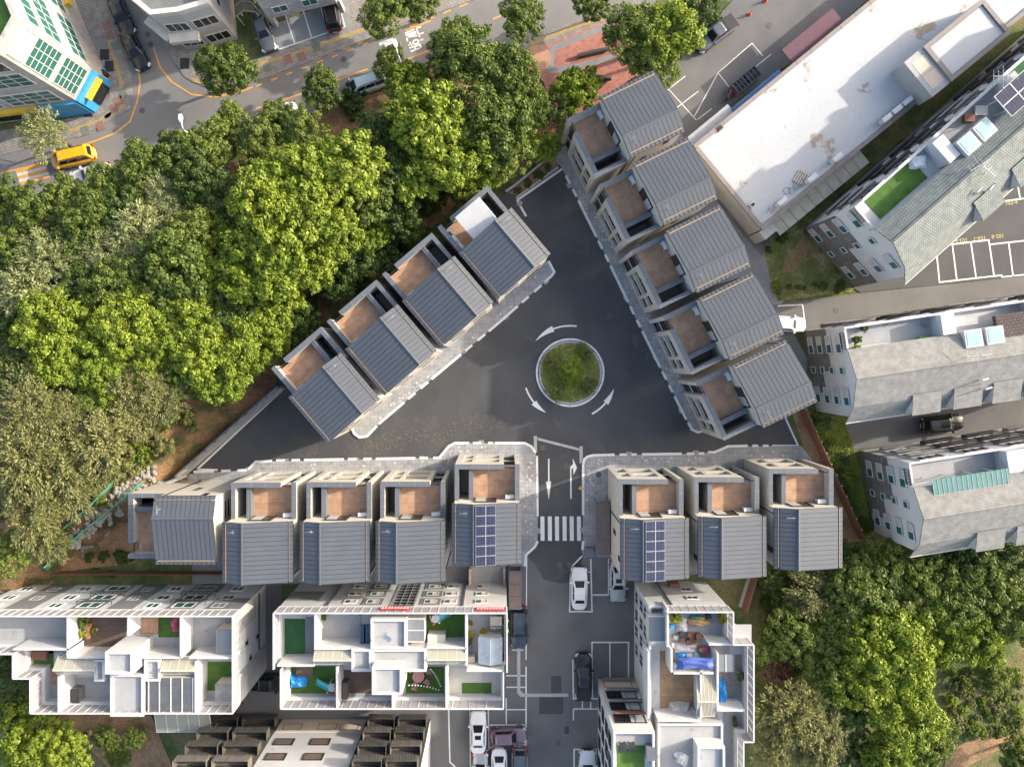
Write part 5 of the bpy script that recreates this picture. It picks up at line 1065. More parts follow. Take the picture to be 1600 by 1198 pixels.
ET = [(1290, 935, 48, 'o', 6), (1345, 920, 42, 'g', 7), (1385, 960, 55, 'g', 8), (1330, 990, 46, 'g', 7), (1395, 1020, 58, 'y', 9), (1370, 1075, 56, 'y', 8), (1430, 1070, 50, 'y', 8), (1310, 1050, 44, 'g', 7), (1425, 1130, 50, 'y', 8), (1250, 1000, 40, 'g', 6), (1215, 1015, 30, 'g', 5), (1245, 1130, 52, 'o', 7), (1295, 1165, 48, 'o', 7), (1220, 1180, 38, 'o', 6), (1480, 1000, 52, 'y', 7), (1540, 1000, 50, 'y', 7), (1500, 940, 46, 'g', 7), (1560, 930, 50, 'g', 8), (1600, 970, 45, 'g', 8), (1440, 920, 40, 'g', 7), (1450, 890, 34, 'g', 6), (1540, 880, 36, 'd', 7), (1600, 880, 44, 'd', 7), (1490, 875, 30, 'd', 6), (1390, 890, 36, 'g', 6), (1330, 875, 26, 'd', 5), (1210, 900, 24, 'g', 4), (1230, 940, 24, 'd', 4), (1225, 1065, 28, 'w', 4), (1470, 1170, 40, 'g', 7), (1400, 1185, 44, 'y', 7), (1340, 1120, 40, 'd', 6), (1350, 1190, 36, 'd', 6), (1560, 1060, 30, 'g', 4), (1600, 1190, 30, 'g', 4)]
EL = {'y': 'bright yellow-green tree in the grove south of the shingle roofed terraces', 'g': 'mid-green tree in the grove south of the shingle roofed terraces', 'd': 'dark green tree in the shade of the southern shingle roofed terrace', 'o': 'olive-green pine in the grove beside the cluttered white block', 'w': 'wine-red leaved small tree beside the cluttered white block'}
EM_ = [(1270, 900, 'behind the house by the rust-brown fence'), (1210, 1000, 'beside the cluttered white block'), (1220, 1150, 'at the foot of the cluttered white block'), (1390, 880, 'under the corner of the southern shingle terrace'), (1540, 890, 'along the southern shingle terrace'), (1530, 1010, 'above the vegetable plot'), (1470, 1150, 'beside the footpath of the grove'), (1380, 1000, 'in the heart of the southern grove'), (1360, 1110, 'in the lower part of the southern grove'), (1600, 1150, 'beyond the vegetable plot')]
for (x, y, r_, k, h) in ET: tree(x, y, r_ * 1.14, k, '%s %s tree %s' % (sized(r_), KW[k], near(x, y, EM_)), 'trees of the southern grove', h, 0)
ET2 = [(30, 1165, 60, 'y', 6), (90, 1185, 44, 'y', 6), (10, 1060, 38, 'd', 6), (20, 1010, 34, 'd', 6), (160, 1157, 22, 'g', 3), (205, 1160, 20, 'g', 3), (180, 1185, 20, 'g', 3), (5, 1115, 36, 'g', 5)]
for (x, y, r_, k, h) in ET2: tree(x, y, r_, k, {'y': 'bright bushy tree at the foot of the orange soil slope', 'd': 'dark tree close against the white terraced block', 'g': 'small bush on the orange soil slope below the white block'}[k], 'trees below the white block', h, 0)
# shrubs: leafy mounds down to the ground
SH = [crown(300 + i, m, puffs=36, per=60, size=.30, puff_r=(.16, .28), lobes=5, flat=.6) for i, m in enumerate(('leaf_mid', 'leaf_dark', 'leaf_olive', 'leaf_bright', 'leaf_yellow'))] + [crown(330, 'leaf_lawn', puffs=30, per=26, size=.22, puff_r=(.16, .28), lobes=5, flat=.6)]
SHW = MB().tube([(0, 0, -.3), (0, 0, .3)], [.05, .02], 5).tube([(0, 0, 0), (.3, .1, .35)], [.03, .01], 4).tube([(0, 0, 0), (-.25, .2, .35)], [.03, .01], 4).mesh('stem', 'bark')
def shrub(px, py, rpx, k, label, group, z=None):
    q = P(px, py, .5); gz = hill_z(q.x, q.y) if z is None else z; q = P(px, py, gz + .4); s = rpx / 14
    t = thing('shrub', label, 'shrub', (q.x, q.y, gz), tr.uniform(0, 6.28), group); put('foliage', SH[k], t, (0, 0, .05), 0, (s, s, s * .9)); put('stem', SHW, t, (0, 0, .1), 0, s); return t
r = random.Random(5); USH = 'undergrowth shrubs of the wood'
for k in range(70):
    t = r.random(); a = Vector((800, 285)).lerp(Vector((440, 570)), t) if k < 38 else Vector((440, 585)).lerp(Vector((60, 890)), r.random()); px, py = a.x - r.uniform(8, 85) * .75, a.y - r.uniform(4, 60)
    shrub(px, py, r.uniform(9, 20), (1, 0, 1, 3, 2)[k % 4] if k < 38 else (0, 2, 3)[k % 3], 'leafy undergrowth shrub on the soil at the edge of the wood', USH)
for k in range(60):
    px, py = [(r.uniform(20, 420), r.uniform(300, 600)), (r.uniform(420, 760), r.uniform(150, 330)), (r.uniform(0, 200), r.uniform(560, 800))][k % 3]; q = P(px, py)
    if inside((q.x, q.y), HILL): shrub(px, py, r.uniform(18, 32), (0, 1, 2)[k % 3], 'broad understorey bush in the shade beneath the crowns of the wood', USH)
for k in range(26):
    t = k / 25; a = Vector((1300, 340)).lerp(Vector((1465, 195)), t) if k < 20 else Vector((1500, 170)).lerp(Vector((1600, 90)), (k - 20) / 5); shrub(a.x + r.uniform(-4, 4) - 6, a.y + r.uniform(-4, 4) - 4, r.uniform(7, 11), (0, 1)[k % 2], 'clipped green hedge shrub in the gap behind the white flat roof', 'hedge behind the white flat roof', 0)
for k in range(24):
    a = [Vector((1205, 455)).lerp(Vector((1320, 445)), r.random()), Vector((1245, 330)).lerp(Vector((1310, 420)), r.random()), Vector((1200, 390)).lerp(Vector((1240, 345)), r.random())][k % 3]; shrub(a.x + r.uniform(-6, 6), a.y + r.uniform(-6, 6), r.uniform(4, 9), (0, 2, 1)[k % 3], 'low shrub on the grass bank below the green-grey terrace', 'shrubs on the grass bank', 0)
for k in range(26):
    a = Vector((1262, 650)).lerp(Vector((1345, 830)), r.random()); shrub(a.x + r.uniform(2, 26), a.y + r.uniform(-10, 8), r.uniform(5, 13), (0, 3, 1)[k % 3], 'green shrub on the strip between the rust-brown fence and the terraces', 'shrubs beside the rust-brown fence', 0)
for (x, y, s_) in ((137, 870, 9), (160, 868, 10), (190, 868, 13), (205, 872, 9), (150, 893, 8), (175, 895, 8), (810, 298, 7), (826, 285, 8), (842, 272, 9), (855, 262, 7), (1214, 447, 9)): shrub(x, y, s_, 3 if x > 1200 else 1, 'rounded shrub on the bare soil beside the new houses' if x < 1200 else 'single bright bush on the grass bank by the lane', 'shrubs on bare soil', 0)
for k in range(30):
    a = Vector((1185, 870)).lerp(Vector((1230, 1190)), r.random()); shrub(a.x + r.uniform(-4, 60), a.y, r.uniform(6, 15), (0, 1, 2)[k % 3], 'undergrowth shrub at the edge of the southern grove', 'undergrowth of the southern grove', 0)
for k in range(48): shrub(1492 + 14 * (k % 8) + r.uniform(-4, 4), 1056 + 17 * (k // 8) + r.uniform(-6, 6), r.uniform(6, 13), (0, 3, 2)[k % 3], 'leafy row plant in the vegetable plot', 'plants of the vegetable plot', 0)
for k in range(8): shrub(1035 + k * 12 + r.uniform(-3, 3), 85 - k * 11 + 20, 11, 1, 'dark hedge shrub along the edge of the car park', 'hedge of the car park', 0)
for k in range(7): shrub(945 + k * 9, 170 - k * 7, 9, 1, 'dark hedge shrub between the brick square and the first house', 'hedge of the brick square', 0)
# grass tufts as one mass on lawns and in the roundabout
def tufts(name, label, polyg, n, m, size=.16, z=0.0, seed=1):
    g = np.random.default_rng(seed); Q = G(polyg); x0, x1 = min(p[0] for p in Q), max(p[0] for p in Q); y0, y1 = min(p[1] for p in Q), max(p[1] for p in Q); pts = []
    while len(pts) < n:
        p = (g.uniform(x0, x1), g.uniform(y0, y1))
        if inside(p, Q): pts.append((p[0], p[1], z + g.uniform(.01, .12)))
    C = np.array(pts); N = nrm(g.normal(scale=.5, size=(n, 3)) + np.array([0, 0, 1.])); U = nrm(np.cross(N, g.normal(size=(n, 3)))); o = put(name, quads(name, C, N, U, g.uniform(.5, 1.1, n) * size, .45, m)); o['kind'] = 'stuff'; o['label'] = label; o['category'] = 'grass'; return o
tufts('grass', 'grass and weeds on the bank below the green-grey terrace', [(1190, 375), (1240, 325), (1275, 345), (1340, 445), (1330, 456), (1215, 470), (1205, 440)], 2600, 'leaf_lawn', .11, 0, 1)
tufts('grass', 'bright weeds between the rust-brown fence and the terraces', [(1256, 645), (1320, 655), (1335, 702), (1365, 835), (1345, 845)], 6000, 'leaf_bright', .13, 0, 2)
# ------------------------------------------------------------------ roundabout
rc = P(890.7, 582)
rb = thing('roundabout', 'round planted island with a white double kerb in the asphalt square', 'roundabout', (rc.x, rc.y, 0))
for k in range(20):
    m = MB(); a0, a1 = k * 18 + .3, k * 18 + 17.7; A_ = [a0 + (a1 - a0) * i / 4 for i in range(5)]
    for r0, r1, z1, nm in ((3.62, 3.82, .16, 'kerb_stone'), (3.32, 3.5, .3, 'inner_kerb_stone')):
        q = MB().prism([(r1 * math.cos(R(a)), r1 * math.sin(R(a))) for a in A_] + [(r0 * math.cos(R(a)), r0 * math.sin(R(a))) for a in reversed(A_)], -.05, z1); q.build(nm, 'white_paint' if r0 > 3.5 else 'concrete', rb)
MB().disc((0, 0), 3.5, 3.62, -.05, .1, 48).build('joint', 'concrete_dark', rb); MB().disc((0, 0), 0, 3.32, -.05, .22, 48).build('soil', ground_mat('island_soil', [(.13, .16, .04), (.21, .21, .07), (.36, .29, .16)], 2.2), rb)
g = np.random.default_rng(9); n = 3000; rad = np.sqrt(g.uniform(.02, 1, n)) * 3.2; rows = np.round(rad / .3) * .3 + g.normal(scale=.055, size=n); stp = .3 / np.maximum(rows, .4); th = np.round(g.uniform(0, 6.283, n) / stp) * stp + g.normal(scale=.055, size=n) / np.maximum(rows, .4); C = np.stack([rows * np.cos(th), rows * np.sin(th), g.uniform(.22, .42, n)], 1); N = nrm(g.normal(scale=.5, size=(n, 3)) + np.array([0, 0, 1.])); U = nrm(np.cross(N, g.normal(size=(n, 3))))
o = put('ground_cover', quads('ground_cover', C, N, U, g.uniform(.05, .10, n), .5, 'leaf_bright'), rb); o['kind'] = 'stuff'
ct = thing('topiary_tree', 'clipped green tree with tiered pads in the middle of the roundabout', 'tree', (rc.x, rc.y, .2))
PAD = crown(401, 'leaf_bright', puffs=70, per=60, size=.22, puff_r=(.14, .24), lobes=6, flat=.5)
for dx, dy, z, s_ in ((.12, .85, 1.9, 1.15), (-.4, .1, 1.15, 1.05), (.45, -.05, 1.2, .95), (.05, -.75, .6, 1.1)): put('leaf_pad', PAD, ct, (dx, dy, z), dx * 9, (s_, s_, s_ * .7))
MB().tube([(0, 0, 0), (.05, .1, .9), (.1, .6, 1.5), (.12, 1.0, 2.0)], [.12, .1, .07, .04], 8).tube([(.03, .05, .6), (.1, -.5, .8)], [.06, .03], 6).build('trunk', 'bark', ct)
for (x, y, s_, k, w) in ((858, 566, 18, 5, 'west'), (916, 551, 17, 5, 'north-east'), (871, 613, 18, 5, 'south-west'), (921, 607, 17, 5, 'south-east'), (868, 618, 9, 4, 'yellow')): shrub(x, y, s_, k, {'west': 'sparse olive shrub on the roundabout beside the curved arrow facing the wood', 'north-east': 'brownish sparse shrub on the roundabout facing the eastern houses', 'south-west': 'olive shrub on the roundabout that holds a yellow bush', 'south-east': 'low olive shrub on the roundabout facing the arrow towards the east row', 'yellow': 'small bright yellow bush on the roundabout'}[w], 'shrubs of the roundabout', .22)

g = np.random.default_rng(77); n = 700; tt = g.uniform(0, 1, n); px = 560 + 220 * tt + g.normal(scale=18, size=n); py = 700 - 45 * tt + g.normal(scale=9, size=n); py = np.minimum(py, 688 + 20 * (px < 690)); C = np.stack([(px - NX) * K(0), -(py - NY) * K(0), np.full(n, .012)], 1); N = nrm(g.normal(scale=.12, size=(n, 3)) + np.array([0, 0, 1.])); U = nrm(np.cross(N, g.normal(size=(n, 3))))
o = put('leaf_litter', quads('leaf_litter', C, N, U, g.uniform(.025, .06, n), .5, mat('dry_leaf', (.30, .22, .12), .9).name)); o['kind'] = 'stuff'; o['label'] = 'dry tan leaf litter scattered on the asphalt square'; o['category'] = 'leaf litter'
# ------------------------------------------------------------------ vehicles
def paint(name, col, metal=.3): 
    m = mat(name, col, .32, .04, 2, 30, metal=metal, coat=.6); return name
for n_, c_ in (('paint_white', (.66, .66, .66)), ('paint_silver', (.36, .37, .385)), ('paint_black', (.012, .012, .014)), ('paint_navy', (.028, .04, .058)), ('paint_mauve', (.19, .125, .15)), ('paint_yellow', (.72, .36, .015)), ('paint_mint', (.52, .62, .58)), ('paint_grey', (.10, .11, .12)), ('paint_red', (.35, .02, .03))): paint(n_, c_, .0 if n_ in ('paint_white', 'paint_yellow', 'paint_mint') else .35)
mat('tyre', (.014, .014, .015), .85); mat('rim', (.32, .33, .34), .35, metal=.8); mat('lamp_clear', (.62, .64, .66), .12); mat('lamp_red', (.32, .012, .015), .25); mat('trim', (.02, .02, .022), .6); mat('plate', (.6, .6, .58), .5)
WHEEL = MB(); WHEEL.loft([[(r_ * math.cos(t), y, r_ * math.sin(t)) for t in [6.2832 * k / 16 for k in range(16)]] for r_, y in ((.25, -.1), (.32, -.1), (.34, -.06), (.34, .06), (.32, .1), (.25, .1))]); WM = WHEEL.mesh('wheel', 'tyre')
RM_ = MB().loft([[(r_ * math.cos(t), y, r_ * math.sin(t)) for t in [6.2832 * k / 12 for k in range(12)]] for r_, y in ((.23, -.105), (.23, .105))]).mesh('rim', 'rim')
CARMESH = {}
def car_parts(kind):
    if kind in CARMESH: return CARMESH[kind]
    L, W, Hh, bz, cab, tz = {'sedan': (4.75, 1.84, 1.45, .90, ((1.05, -1.75), (.28, -1.05)), 1.0), 'hatch': (4.0, 1.75, 1.5, .92, ((.95, -1.85), (.30, -1.45)), 1.0), 'suv': (4.7, 1.9, 1.7, 1.05, ((1.15, -2.2), (.45, -1.85)), 1.0), 'pickup': (5.2, 1.9, 1.75, 1.08, ((1.15, -.95), (.45, -.75)), 1.0), 'van': (4.9, 1.88, 1.95, 1.1, ((1.95, -2.33), (1.15, -2.15)), .86)}[kind]
    def outl(l, w, z, n=4.2, nose=.0):
        o = []
        for k in range(36):
            t = 2 * math.pi * k / 36; c, s = math.cos(t), math.sin(t); x = math.copysign(abs(c) ** (2 / n), c) * l / 2; y = math.copysign(abs(s) ** (2 / n), s) * w / 2
            zz = z
            if z > .6: zz = z - (.20 * max(0, (x / (L / 2) - .25)) ** 1.3 if kind != 'van' else .35 * max(0, (x / (L / 2) - .62))) - (.06 * max(0, (-x / (L / 2) - .6)) if kind == 'sedan' else 0)
            o.append((x, y, zz))
        return o
    body = MB().loft([outl(L * .95, W * .9, .2), outl(L * .99, W * .98, .34), outl(L, W, .55), outl(L * .99, W * .985, bz - .16), outl(L * .965, W * .93, bz - .04), outl(L * .93, W * .86, bz)])
    (bf, br), (tf, tr_) = cab; wb, wt = W * .84, W * .66; zt = Hh
    def ring(xf, xr, w, z, cr=.1): return [(xf, -w / 2 + cr * 1.5, z), (xf, w / 2 - cr * 1.5, z), (xf - cr, w / 2, z), (xr + cr, w / 2, z), (xr, w / 2 - cr * 1.5, z), (xr, -w / 2 + cr * 1.5, z), (xr + cr, -w / 2, z), (xf - cr, -w / 2, z)]
    cabm = MB().loft([ring(bf, br, wb, bz - .12), ring(tf, tr_, wt, zt - .05), ring(tf - .15, tr_ + .15, wt - .16, zt)])
    def pane(corners, u0, u1, v0, v1, off):
        a, b, c, d = [Vector(q) for q in corners]; n = (b - a).cross(d - a).normalized() * off
        f = lambda u, v: (a.lerp(b, u)).lerp(d.lerp(c, u), v) + n
        return MB().quad(f(u0, v0), f(u1, v0), f(u1, v1), f(u0, v1))
    lo, hi = ring(bf, br, wb, bz - .12), ring(tf, tr_, wt, zt - .05); P_ = []
    vlo = .2
    P_.append(('windscreen', pane((lo[0], lo[1], hi[1], hi[0]), .02, .98, vlo, .97, .012), 'glass_dark')); P_.append(('rear_window', pane((lo[4], lo[5], hi[5], hi[4]), .04, .96, vlo + .05, .93, .012), 'glass_dark'))
    for a, b in ((2, 3), (6, 7)):
        for u0, u1 in (((.06, .47), (.51, .94)) if kind != 'van' else ((.05, .3), (.33, .62), (.65, .95))): P_.append(('side_window', pane((lo[a], lo[b], hi[b], hi[a]), u0, u1, vlo + .1, .92, .012), 'glass_dark'))
    for s in (-1, 1):
        P_.append(('headlight', MB().loft([[(L / 2 - .04, s * W * .30, .56), (L / 2 - .32, s * W * .455, .56), (L / 2 - .42, s * W * .45, .76), (L / 2 - .13, s * W * .28, .70)], [(L / 2 + .01, s * W * .30, .57), (L / 2 - .26, s * W * .49, .57), (L / 2 - .38, s * W * .475, .79), (L / 2 - .09, s * W * .28, .735)]]), 'lamp_clear'))
        P_.append(('tail_light', MB().box(-L / 2 - .005, -L / 2 + .16, s * W * .30, s * W * .455, bz - .3, bz - .12), 'lamp_red'))
        P_.append(('mirror', MB().box(bf - .38, bf - .2, s * W * .43, s * (W * .5 + .16), bz - .02, bz + .14), 'body'))
    P_.append(('bumper', MB().box(L / 2 - .1, L / 2 + .03, -W * .34, W * .34, .28, .44), 'trim')); P_.append(('number_plate', MB().box(-L / 2 - .015, -L / 2 + .03, -.26, .26, .52, .64), 'plate'))
    P_.append(('grille', MB().box(L / 2 - .12, L / 2 + .015, -W * .22, W * .22, .5, .64), 'trim'))
    if kind == 'pickup':
        P_.append(('bed_cover', MB().box(-L / 2 + .12, -.98, -W * .40, W * .40, bz - .05, bz + .07), 'trim')); P_.append(('roll_bar', MB().tube([(-1.02, -.72, bz), (-1.1, -.66, bz + .5), (-1.1, .66, bz + .5), (-1.02, .72, bz)], .05, 6), 'trim'))
    if kind in ('suv', 'van'):
        for s in (-1, 1): P_.append(('roof_rail', MB().tube([(tf - .25, s * (wt / 2 - .06), zt), (tf - .5, s * (wt / 2 - .06), zt + .07), (tr_ + .5, s * (wt / 2 - .06), zt + .07), (tr_ + .25, s * (wt / 2 - .06), zt)], .03, 5), 'trim'))
    CARMESH[kind] = (L, W, Hh, body, cabm, P_, tf, tr_, wt, zt); return CARMESH[kind]
def car(px, py, head, kind, col, label, sunroof=False, z=0):
    L, W, Hh, body, cabm, P_, tf, tr_, wt, zt = car_parts(kind); q = P(px, py, .9 + z)
    t = thing({'sedan': 'sedan_car', 'hatch': 'hatchback_car', 'suv': 'suv_car', 'pickup': 'pickup_truck', 'van': 'van'}[kind], label, {'pickup': 'pickup', 'van': 'van'}.get(kind, 'car'), (q.x, q.y, z), R(head), 'vehicles')
    body.build('body', col, t, True); cabm.build('cabin', col, t)
    for n, mb, m in P_: mb.build(n, col if m == 'body' else m, t)
    if sunroof: MB().box((tf + tr_) / 2 - .05, tf - .25, -wt * .28, wt * .28, zt - .02, zt + .012).build('sunroof', 'glass_dark', t)
    for sx in (.31, -.31):
        for sy in (-1, 1): w = put('wheel', WM, t, (L * sx, sy * (W / 2 - .11), .34)); put('rim', RM_, w)
    return t
car(905.5, 920, 90, 'sedan', 'paint_white', 'white sedan in the bay just below the zebra crossing'); car(966, 908, -90, 'sedan', 'paint_silver', 'silver sedan tucked beside the solar panel house', True)
car(811, 980, -90, 'suv', 'paint_navy', 'dark blue car parked against the white block with banners'); car(912, 1058, 90, 'pickup', 'paint_black', 'black pickup with covered bed beside the empty bays')
car(747, 1145, 90, 'sedan', 'paint_white', 'white sedan with sunroof beside the mauve hatchback', True); car(795, 1151, 3, 'hatch', 'paint_mauve', 'mauve hatchback parked sideways beside a white sedan')
car(750, 1205, 88, 'hatch', 'paint_silver', 'silver hatchback behind the white sedan with sunroof'); car(780, 1203, -90, 'sedan', 'paint_white', 'white sedan with tail lights towards the mauve hatchback'); car(812, 1201, -90, 'suv', 'paint_grey', 'dark grey car next to the white one behind the mauve hatchback'); car(918.5, 1207, 90, 'sedan', 'paint_white', 'white car in the lone bay below the narrow white wing')
car(421, 1068, 0, 'sedan', 'paint_black', 'black car in the gap between the two white terraced blocks'); car(1474, 662, 6, 'suv', 'paint_black', 'black sport utility car on the driveway between the pale shingle terraces', True); car(1232, 506, -3, 'hatch', 'paint_white', 'white car at the end of the lane by the eastern houses')
car(1119, 52, 217, 'pickup', 'paint_grey', 'dark grey pickup under the trees of the car park'); car(208, 77, -62, 'sedan', 'paint_black', 'black sedan parked at the corner by the office', True); car(187, 22, -66, 'sedan', 'paint_black', 'black car parked behind the black sedan by the office')
car(113, 245, 193, 'van', 'paint_yellow', 'yellow school van at the kerb beside the pale street tree'); car(573, 130, 200, 'van', 'paint_mint', 'pale mint van half hidden under the street trees'); car(517, 16, 100, 'suv', 'paint_black', 'black car in the last bay of the parking deck', z=.07); car(410, 47, -70, 'sedan', 'paint_grey', 'dark car nosing out of the curved carport', z=.06)
car(1576, 14, 215, 'suv', 'paint_grey', 'grey car beside the stair head of the white flat roof'); car(140, 272, 196, 'sedan', 'paint_white', 'white car under the trees behind the yellow van'); car(432, 178, 200, 'sedan', 'paint_white', 'white car under the trees further along the street')
# ------------------------------------------------------------------ street furniture
def lamp(px, py, rz, label):
    """street lamp: the head shows at (px, py), 8 m up"""
    q = P(px, py, 8.0); t = thing('street_lamp', label, 'street lamp', (q.x + 1.2 * -math.cos(R(rz)), q.y + 1.2 * -math.sin(R(rz)), 0), R(rz), 'street lamps'); MB().tube([(0, 0, 0), (0, 0, 7.4), (.2, 0, 7.9), (.8, 0, 8.0)], [.1, .07, .06, .05], 8).build('pole', 'white_metal', t); MB().disc((0, 0), 0, .22, 0, .2, 10).build('base', 'grey_metal', t)
    MB().loft([[(.7, -.1, 7.95), (.7, .1, 7.95), (.7, .1, 8.08), (.7, -.1, 8.08)], [(1.1, -.24, 7.95), (1.1, .24, 7.95), (1.1, .2, 8.14), (1.1, -.2, 8.14)], [(1.55, -.16, 7.95), (1.55, .16, 7.95), (1.55, .12, 8.06), (1.55, -.12, 8.06)]]).build('lamp_head', mat('lamp_white', (.62, .62, .72), .4), t)
lamp(282, 184, 100, 'white street lamp rising from the wood at the street corner'); lamp(617, 67, 105, 'white street lamp over the painted road lettering')
for (x, y, l) in ((1171, 23, 'orange traffic cone in the car park near the pickup'), (1196, 2, 'orange traffic cone farther up the car park')):
    q = P(x, y); t = thing('traffic_cone', l, 'cone', (q.x, q.y, 0), .3, 'traffic cones'); MB().loft([[(r_ * math.cos(a), r_ * math.sin(a), z) for a in [6.283 * k / 12 for k in range(12)]] for r_, z in ((.17, .04), (.13, .25), (.09, .5), (.04, .72))]).build('cone', mat('cone_red', (.50, .05, .03), .6), t); MB().box(-.22, .22, -.22, .22, 0, .04).build('base', 'cone_red', t); MB().disc((0, 0), .095, .125, .36, .46, 12).build('band', 'white_paint', t)
for (x, y, a, l) in ((927, 82, 13, 'dark log bench on the red brick square'), (930, 120, -8, 'second log bench half under the thin-leaved tree')):
    q = P(x, y, .4); t = thing('log_bench', l, 'bench', (q.x, q.y, .075), R(a), 'log benches'); MB().tube([(-1.8, 0, .35), (0, .02, .35), (1.8, 0, .35)], [.24, .26, .24], 12).build('log', mat('dark_log', (.055, .05, .046), .9, .3, 4, 12), t)
    for x_ in (-1.2, 1.2): MB().box(x_ - .12, x_ + .12, -.2, .2, 0, .2).build('support', 'dark_log', t)
    for x_ in (-1.81, 1.81): MB().tube([(x_ - .01, 0, .35), (x_ + .01, 0, .35)], .18, 10).build('cut_end', 'beige_wall', t)
for (x, y) in ((839.5, 741), (839.5, 775)): q = P(x, y); t = thing('bollard', 'small red and white bollard on the kerb of the entrance road', 'bollard', (q.x, q.y, KZ), 0, 'kerb bollards'); MB().tube([(0, 0, 0), (0, 0, .7)], .05, 8).build('post', mat('signal_red', (.45, .03, .03), .5), t); MB().disc((0, 0), .05, .058, .35, .5, 8).build('band', 'white_paint', t)
q = P(907, 762); t = thing('fire_hydrant', 'yellow hydrant at the kerb of the entrance road', 'hydrant', (q.x, q.y, .0), 0); MB().tube([(0, 0, 0), (0, 0, .55), (0, 0, .7)], [.13, .12, .05], 10).build('barrel', 'sign_yellow', t); MB().tube([(-.28, 0, .42), (.28, 0, .42)], .07, 8).build('outlet', 'sign_yellow', t); MB().disc((0, 0), 0, .2, 0, .06, 10).build('flange', 'sign_yellow', t)
def shelter(label, x0, y0, x1, y1, z, n, m='rust_glass'):
    X0, X1, Y0, Y1 = prect(x0, y0, x1, y1, z); t = thing('shelter', label, 'shelter', ((X0 + X1) / 2, (Y0 + Y1) / 2, 0)); f = MB(); w = .14
    f.box(X0, X0 + w, Y0, Y1, z - .2, z); f.box(X1 - w, X1, Y0, Y1, z - .2, z); f.box(X0 + w, X1 - w, Y0, Y0 + w, z - .2, z); f.box(X0 + w, X1 - w, Y1 - w, Y1, z - .2, z)
    for x in (X0, X1 - w):
        for y in (Y0, Y1 - w): f.box(x + .02, x + w - .02, y + .02, y + w - .02, .1, z - .2)
    wpart(t, 'frame', f, 'coping')
    for k in range(n): a, b = Y0 + w + (Y1 - Y0 - 2 * w) * k / n, Y0 + w + (Y1 - Y0 - 2 * w) * (k + 1) / n; wpart(t, 'roof_sheet', MB().box(X0 + w, X1 - w, a + .02, b - .02, z - .08, z - .03), m)
    wpart(t, 'back_wall', MB().box(X1 - .1, X1 - .02, Y0 + w, Y1 - w, .1, z - .2), 'coping'); return t
mat('rust_glass', (.16, .115, .095), .25, .2, 1.2, 6)
shelter('long brown sheet-roofed refuse shelter beside the solar panel house east of the road', 931, 783, 953, 868, 2.5, 5); shelter('brown sheet-roofed porch beside the white block with banners', 795, 892, 815, 952, 2.4, 3)
q = P(924, 861); box('bin_pad', 'coping', pv_br, q.x - .8, q.x + .7, q.y - .5, q.y + .5, KZ, KZ + .3)
# walls of the yard beside the entrance
yw = thing('garden_wall', 'low beige yard wall behind the solar panel house west of the road', 'wall', P(770, 900)); wpart(yw, 'wall', MB().strip(G([(735, 884), (735, 922), (788, 922), (788, 884)]), .22, 0, 1.2), 'beige_wall'); wpart(yw, 'paving', MB().prism(G([(736, 884), (787, 884), (787, 921), (736, 921)]), -.1, .05), 'concrete')
# bins, covers and ramp of the office corner
q = P(167, 119); t = thing('bin', 'dark round bin with blue bag beside the office', 'bin', (q.x, q.y, .06)); MB().tube([(0, 0, 0), (0, 0, .85), (0, 0, .92)], [.32, .38, .36], 14).build('drum', 'trim', t); MB().loft([[(-.25 + .3 * math.cos(a) * s, .5 + .28 * math.sin(a) * s, z) for a in [6.283 * k / 10 for k in range(10)]] for s, z in ((.8, 0), (1, .3), (.7, .7), (.2, .85))]).build('bag', 'sign_blue', t)
for (x, y) in ((164, 86), (171, 104), (138, 175), (289, 100)): q = P(x, y); box('tree_grille' if x == 289 else 'vent_grille', 'black_metal', foot_nw if x < 200 else foot_n, q.x - .5, q.x + .5, q.y - .6, q.y + .6, .06, .075)
# coloured inlays of the footways
mat('inlay_red', (.21, .12, .10), .9, .2, 2, 20); mat('inlay_green', (.13, .15, .12), .9, .2, 2, 20)
for par, pts in ((foot_nw, [[(170, 60), (190, 130), (190, 160), (165, 185)], [(110, 205), (155, 190), (195, 165)]]), (foot_n, [[(300, 125), (325, 132), (345, 132)], [(400, 102), (470, 82), (545, 55), (620, 28)]]), (foot_s, [[(830, 70), (900, 42), (960, 22)]])):
    for p in pts: MB().strip(G(p), .42, .05, .067).build('tactile_strip', mat('tactile', (.34, .24, .10), .85, .2, 2, 20), par)
for (x, y, m_) in ((168, 40, 'inlay_red'), (172, 56, 'inlay_red'), (181, 72, 'inlay_green'), (186, 158, 'inlay_red'), (192, 146, 'inlay_green'), (178, 170, 'inlay_red'), (133, 205, 'inlay_green'), (157, 197, 'inlay_red'), (450, 93, 'inlay_red'), (471, 90, 'inlay_red'), (418, 106, 'inlay_green'), (495, 75, 'inlay_green')): q = P(x, y); put('inlay', MB().box(-.45, .45, -.5, .5, .04, .072).mesh('inlay', m_), foot_nw if x < 300 else foot_n, (q.x, q.y, 0), R(20))
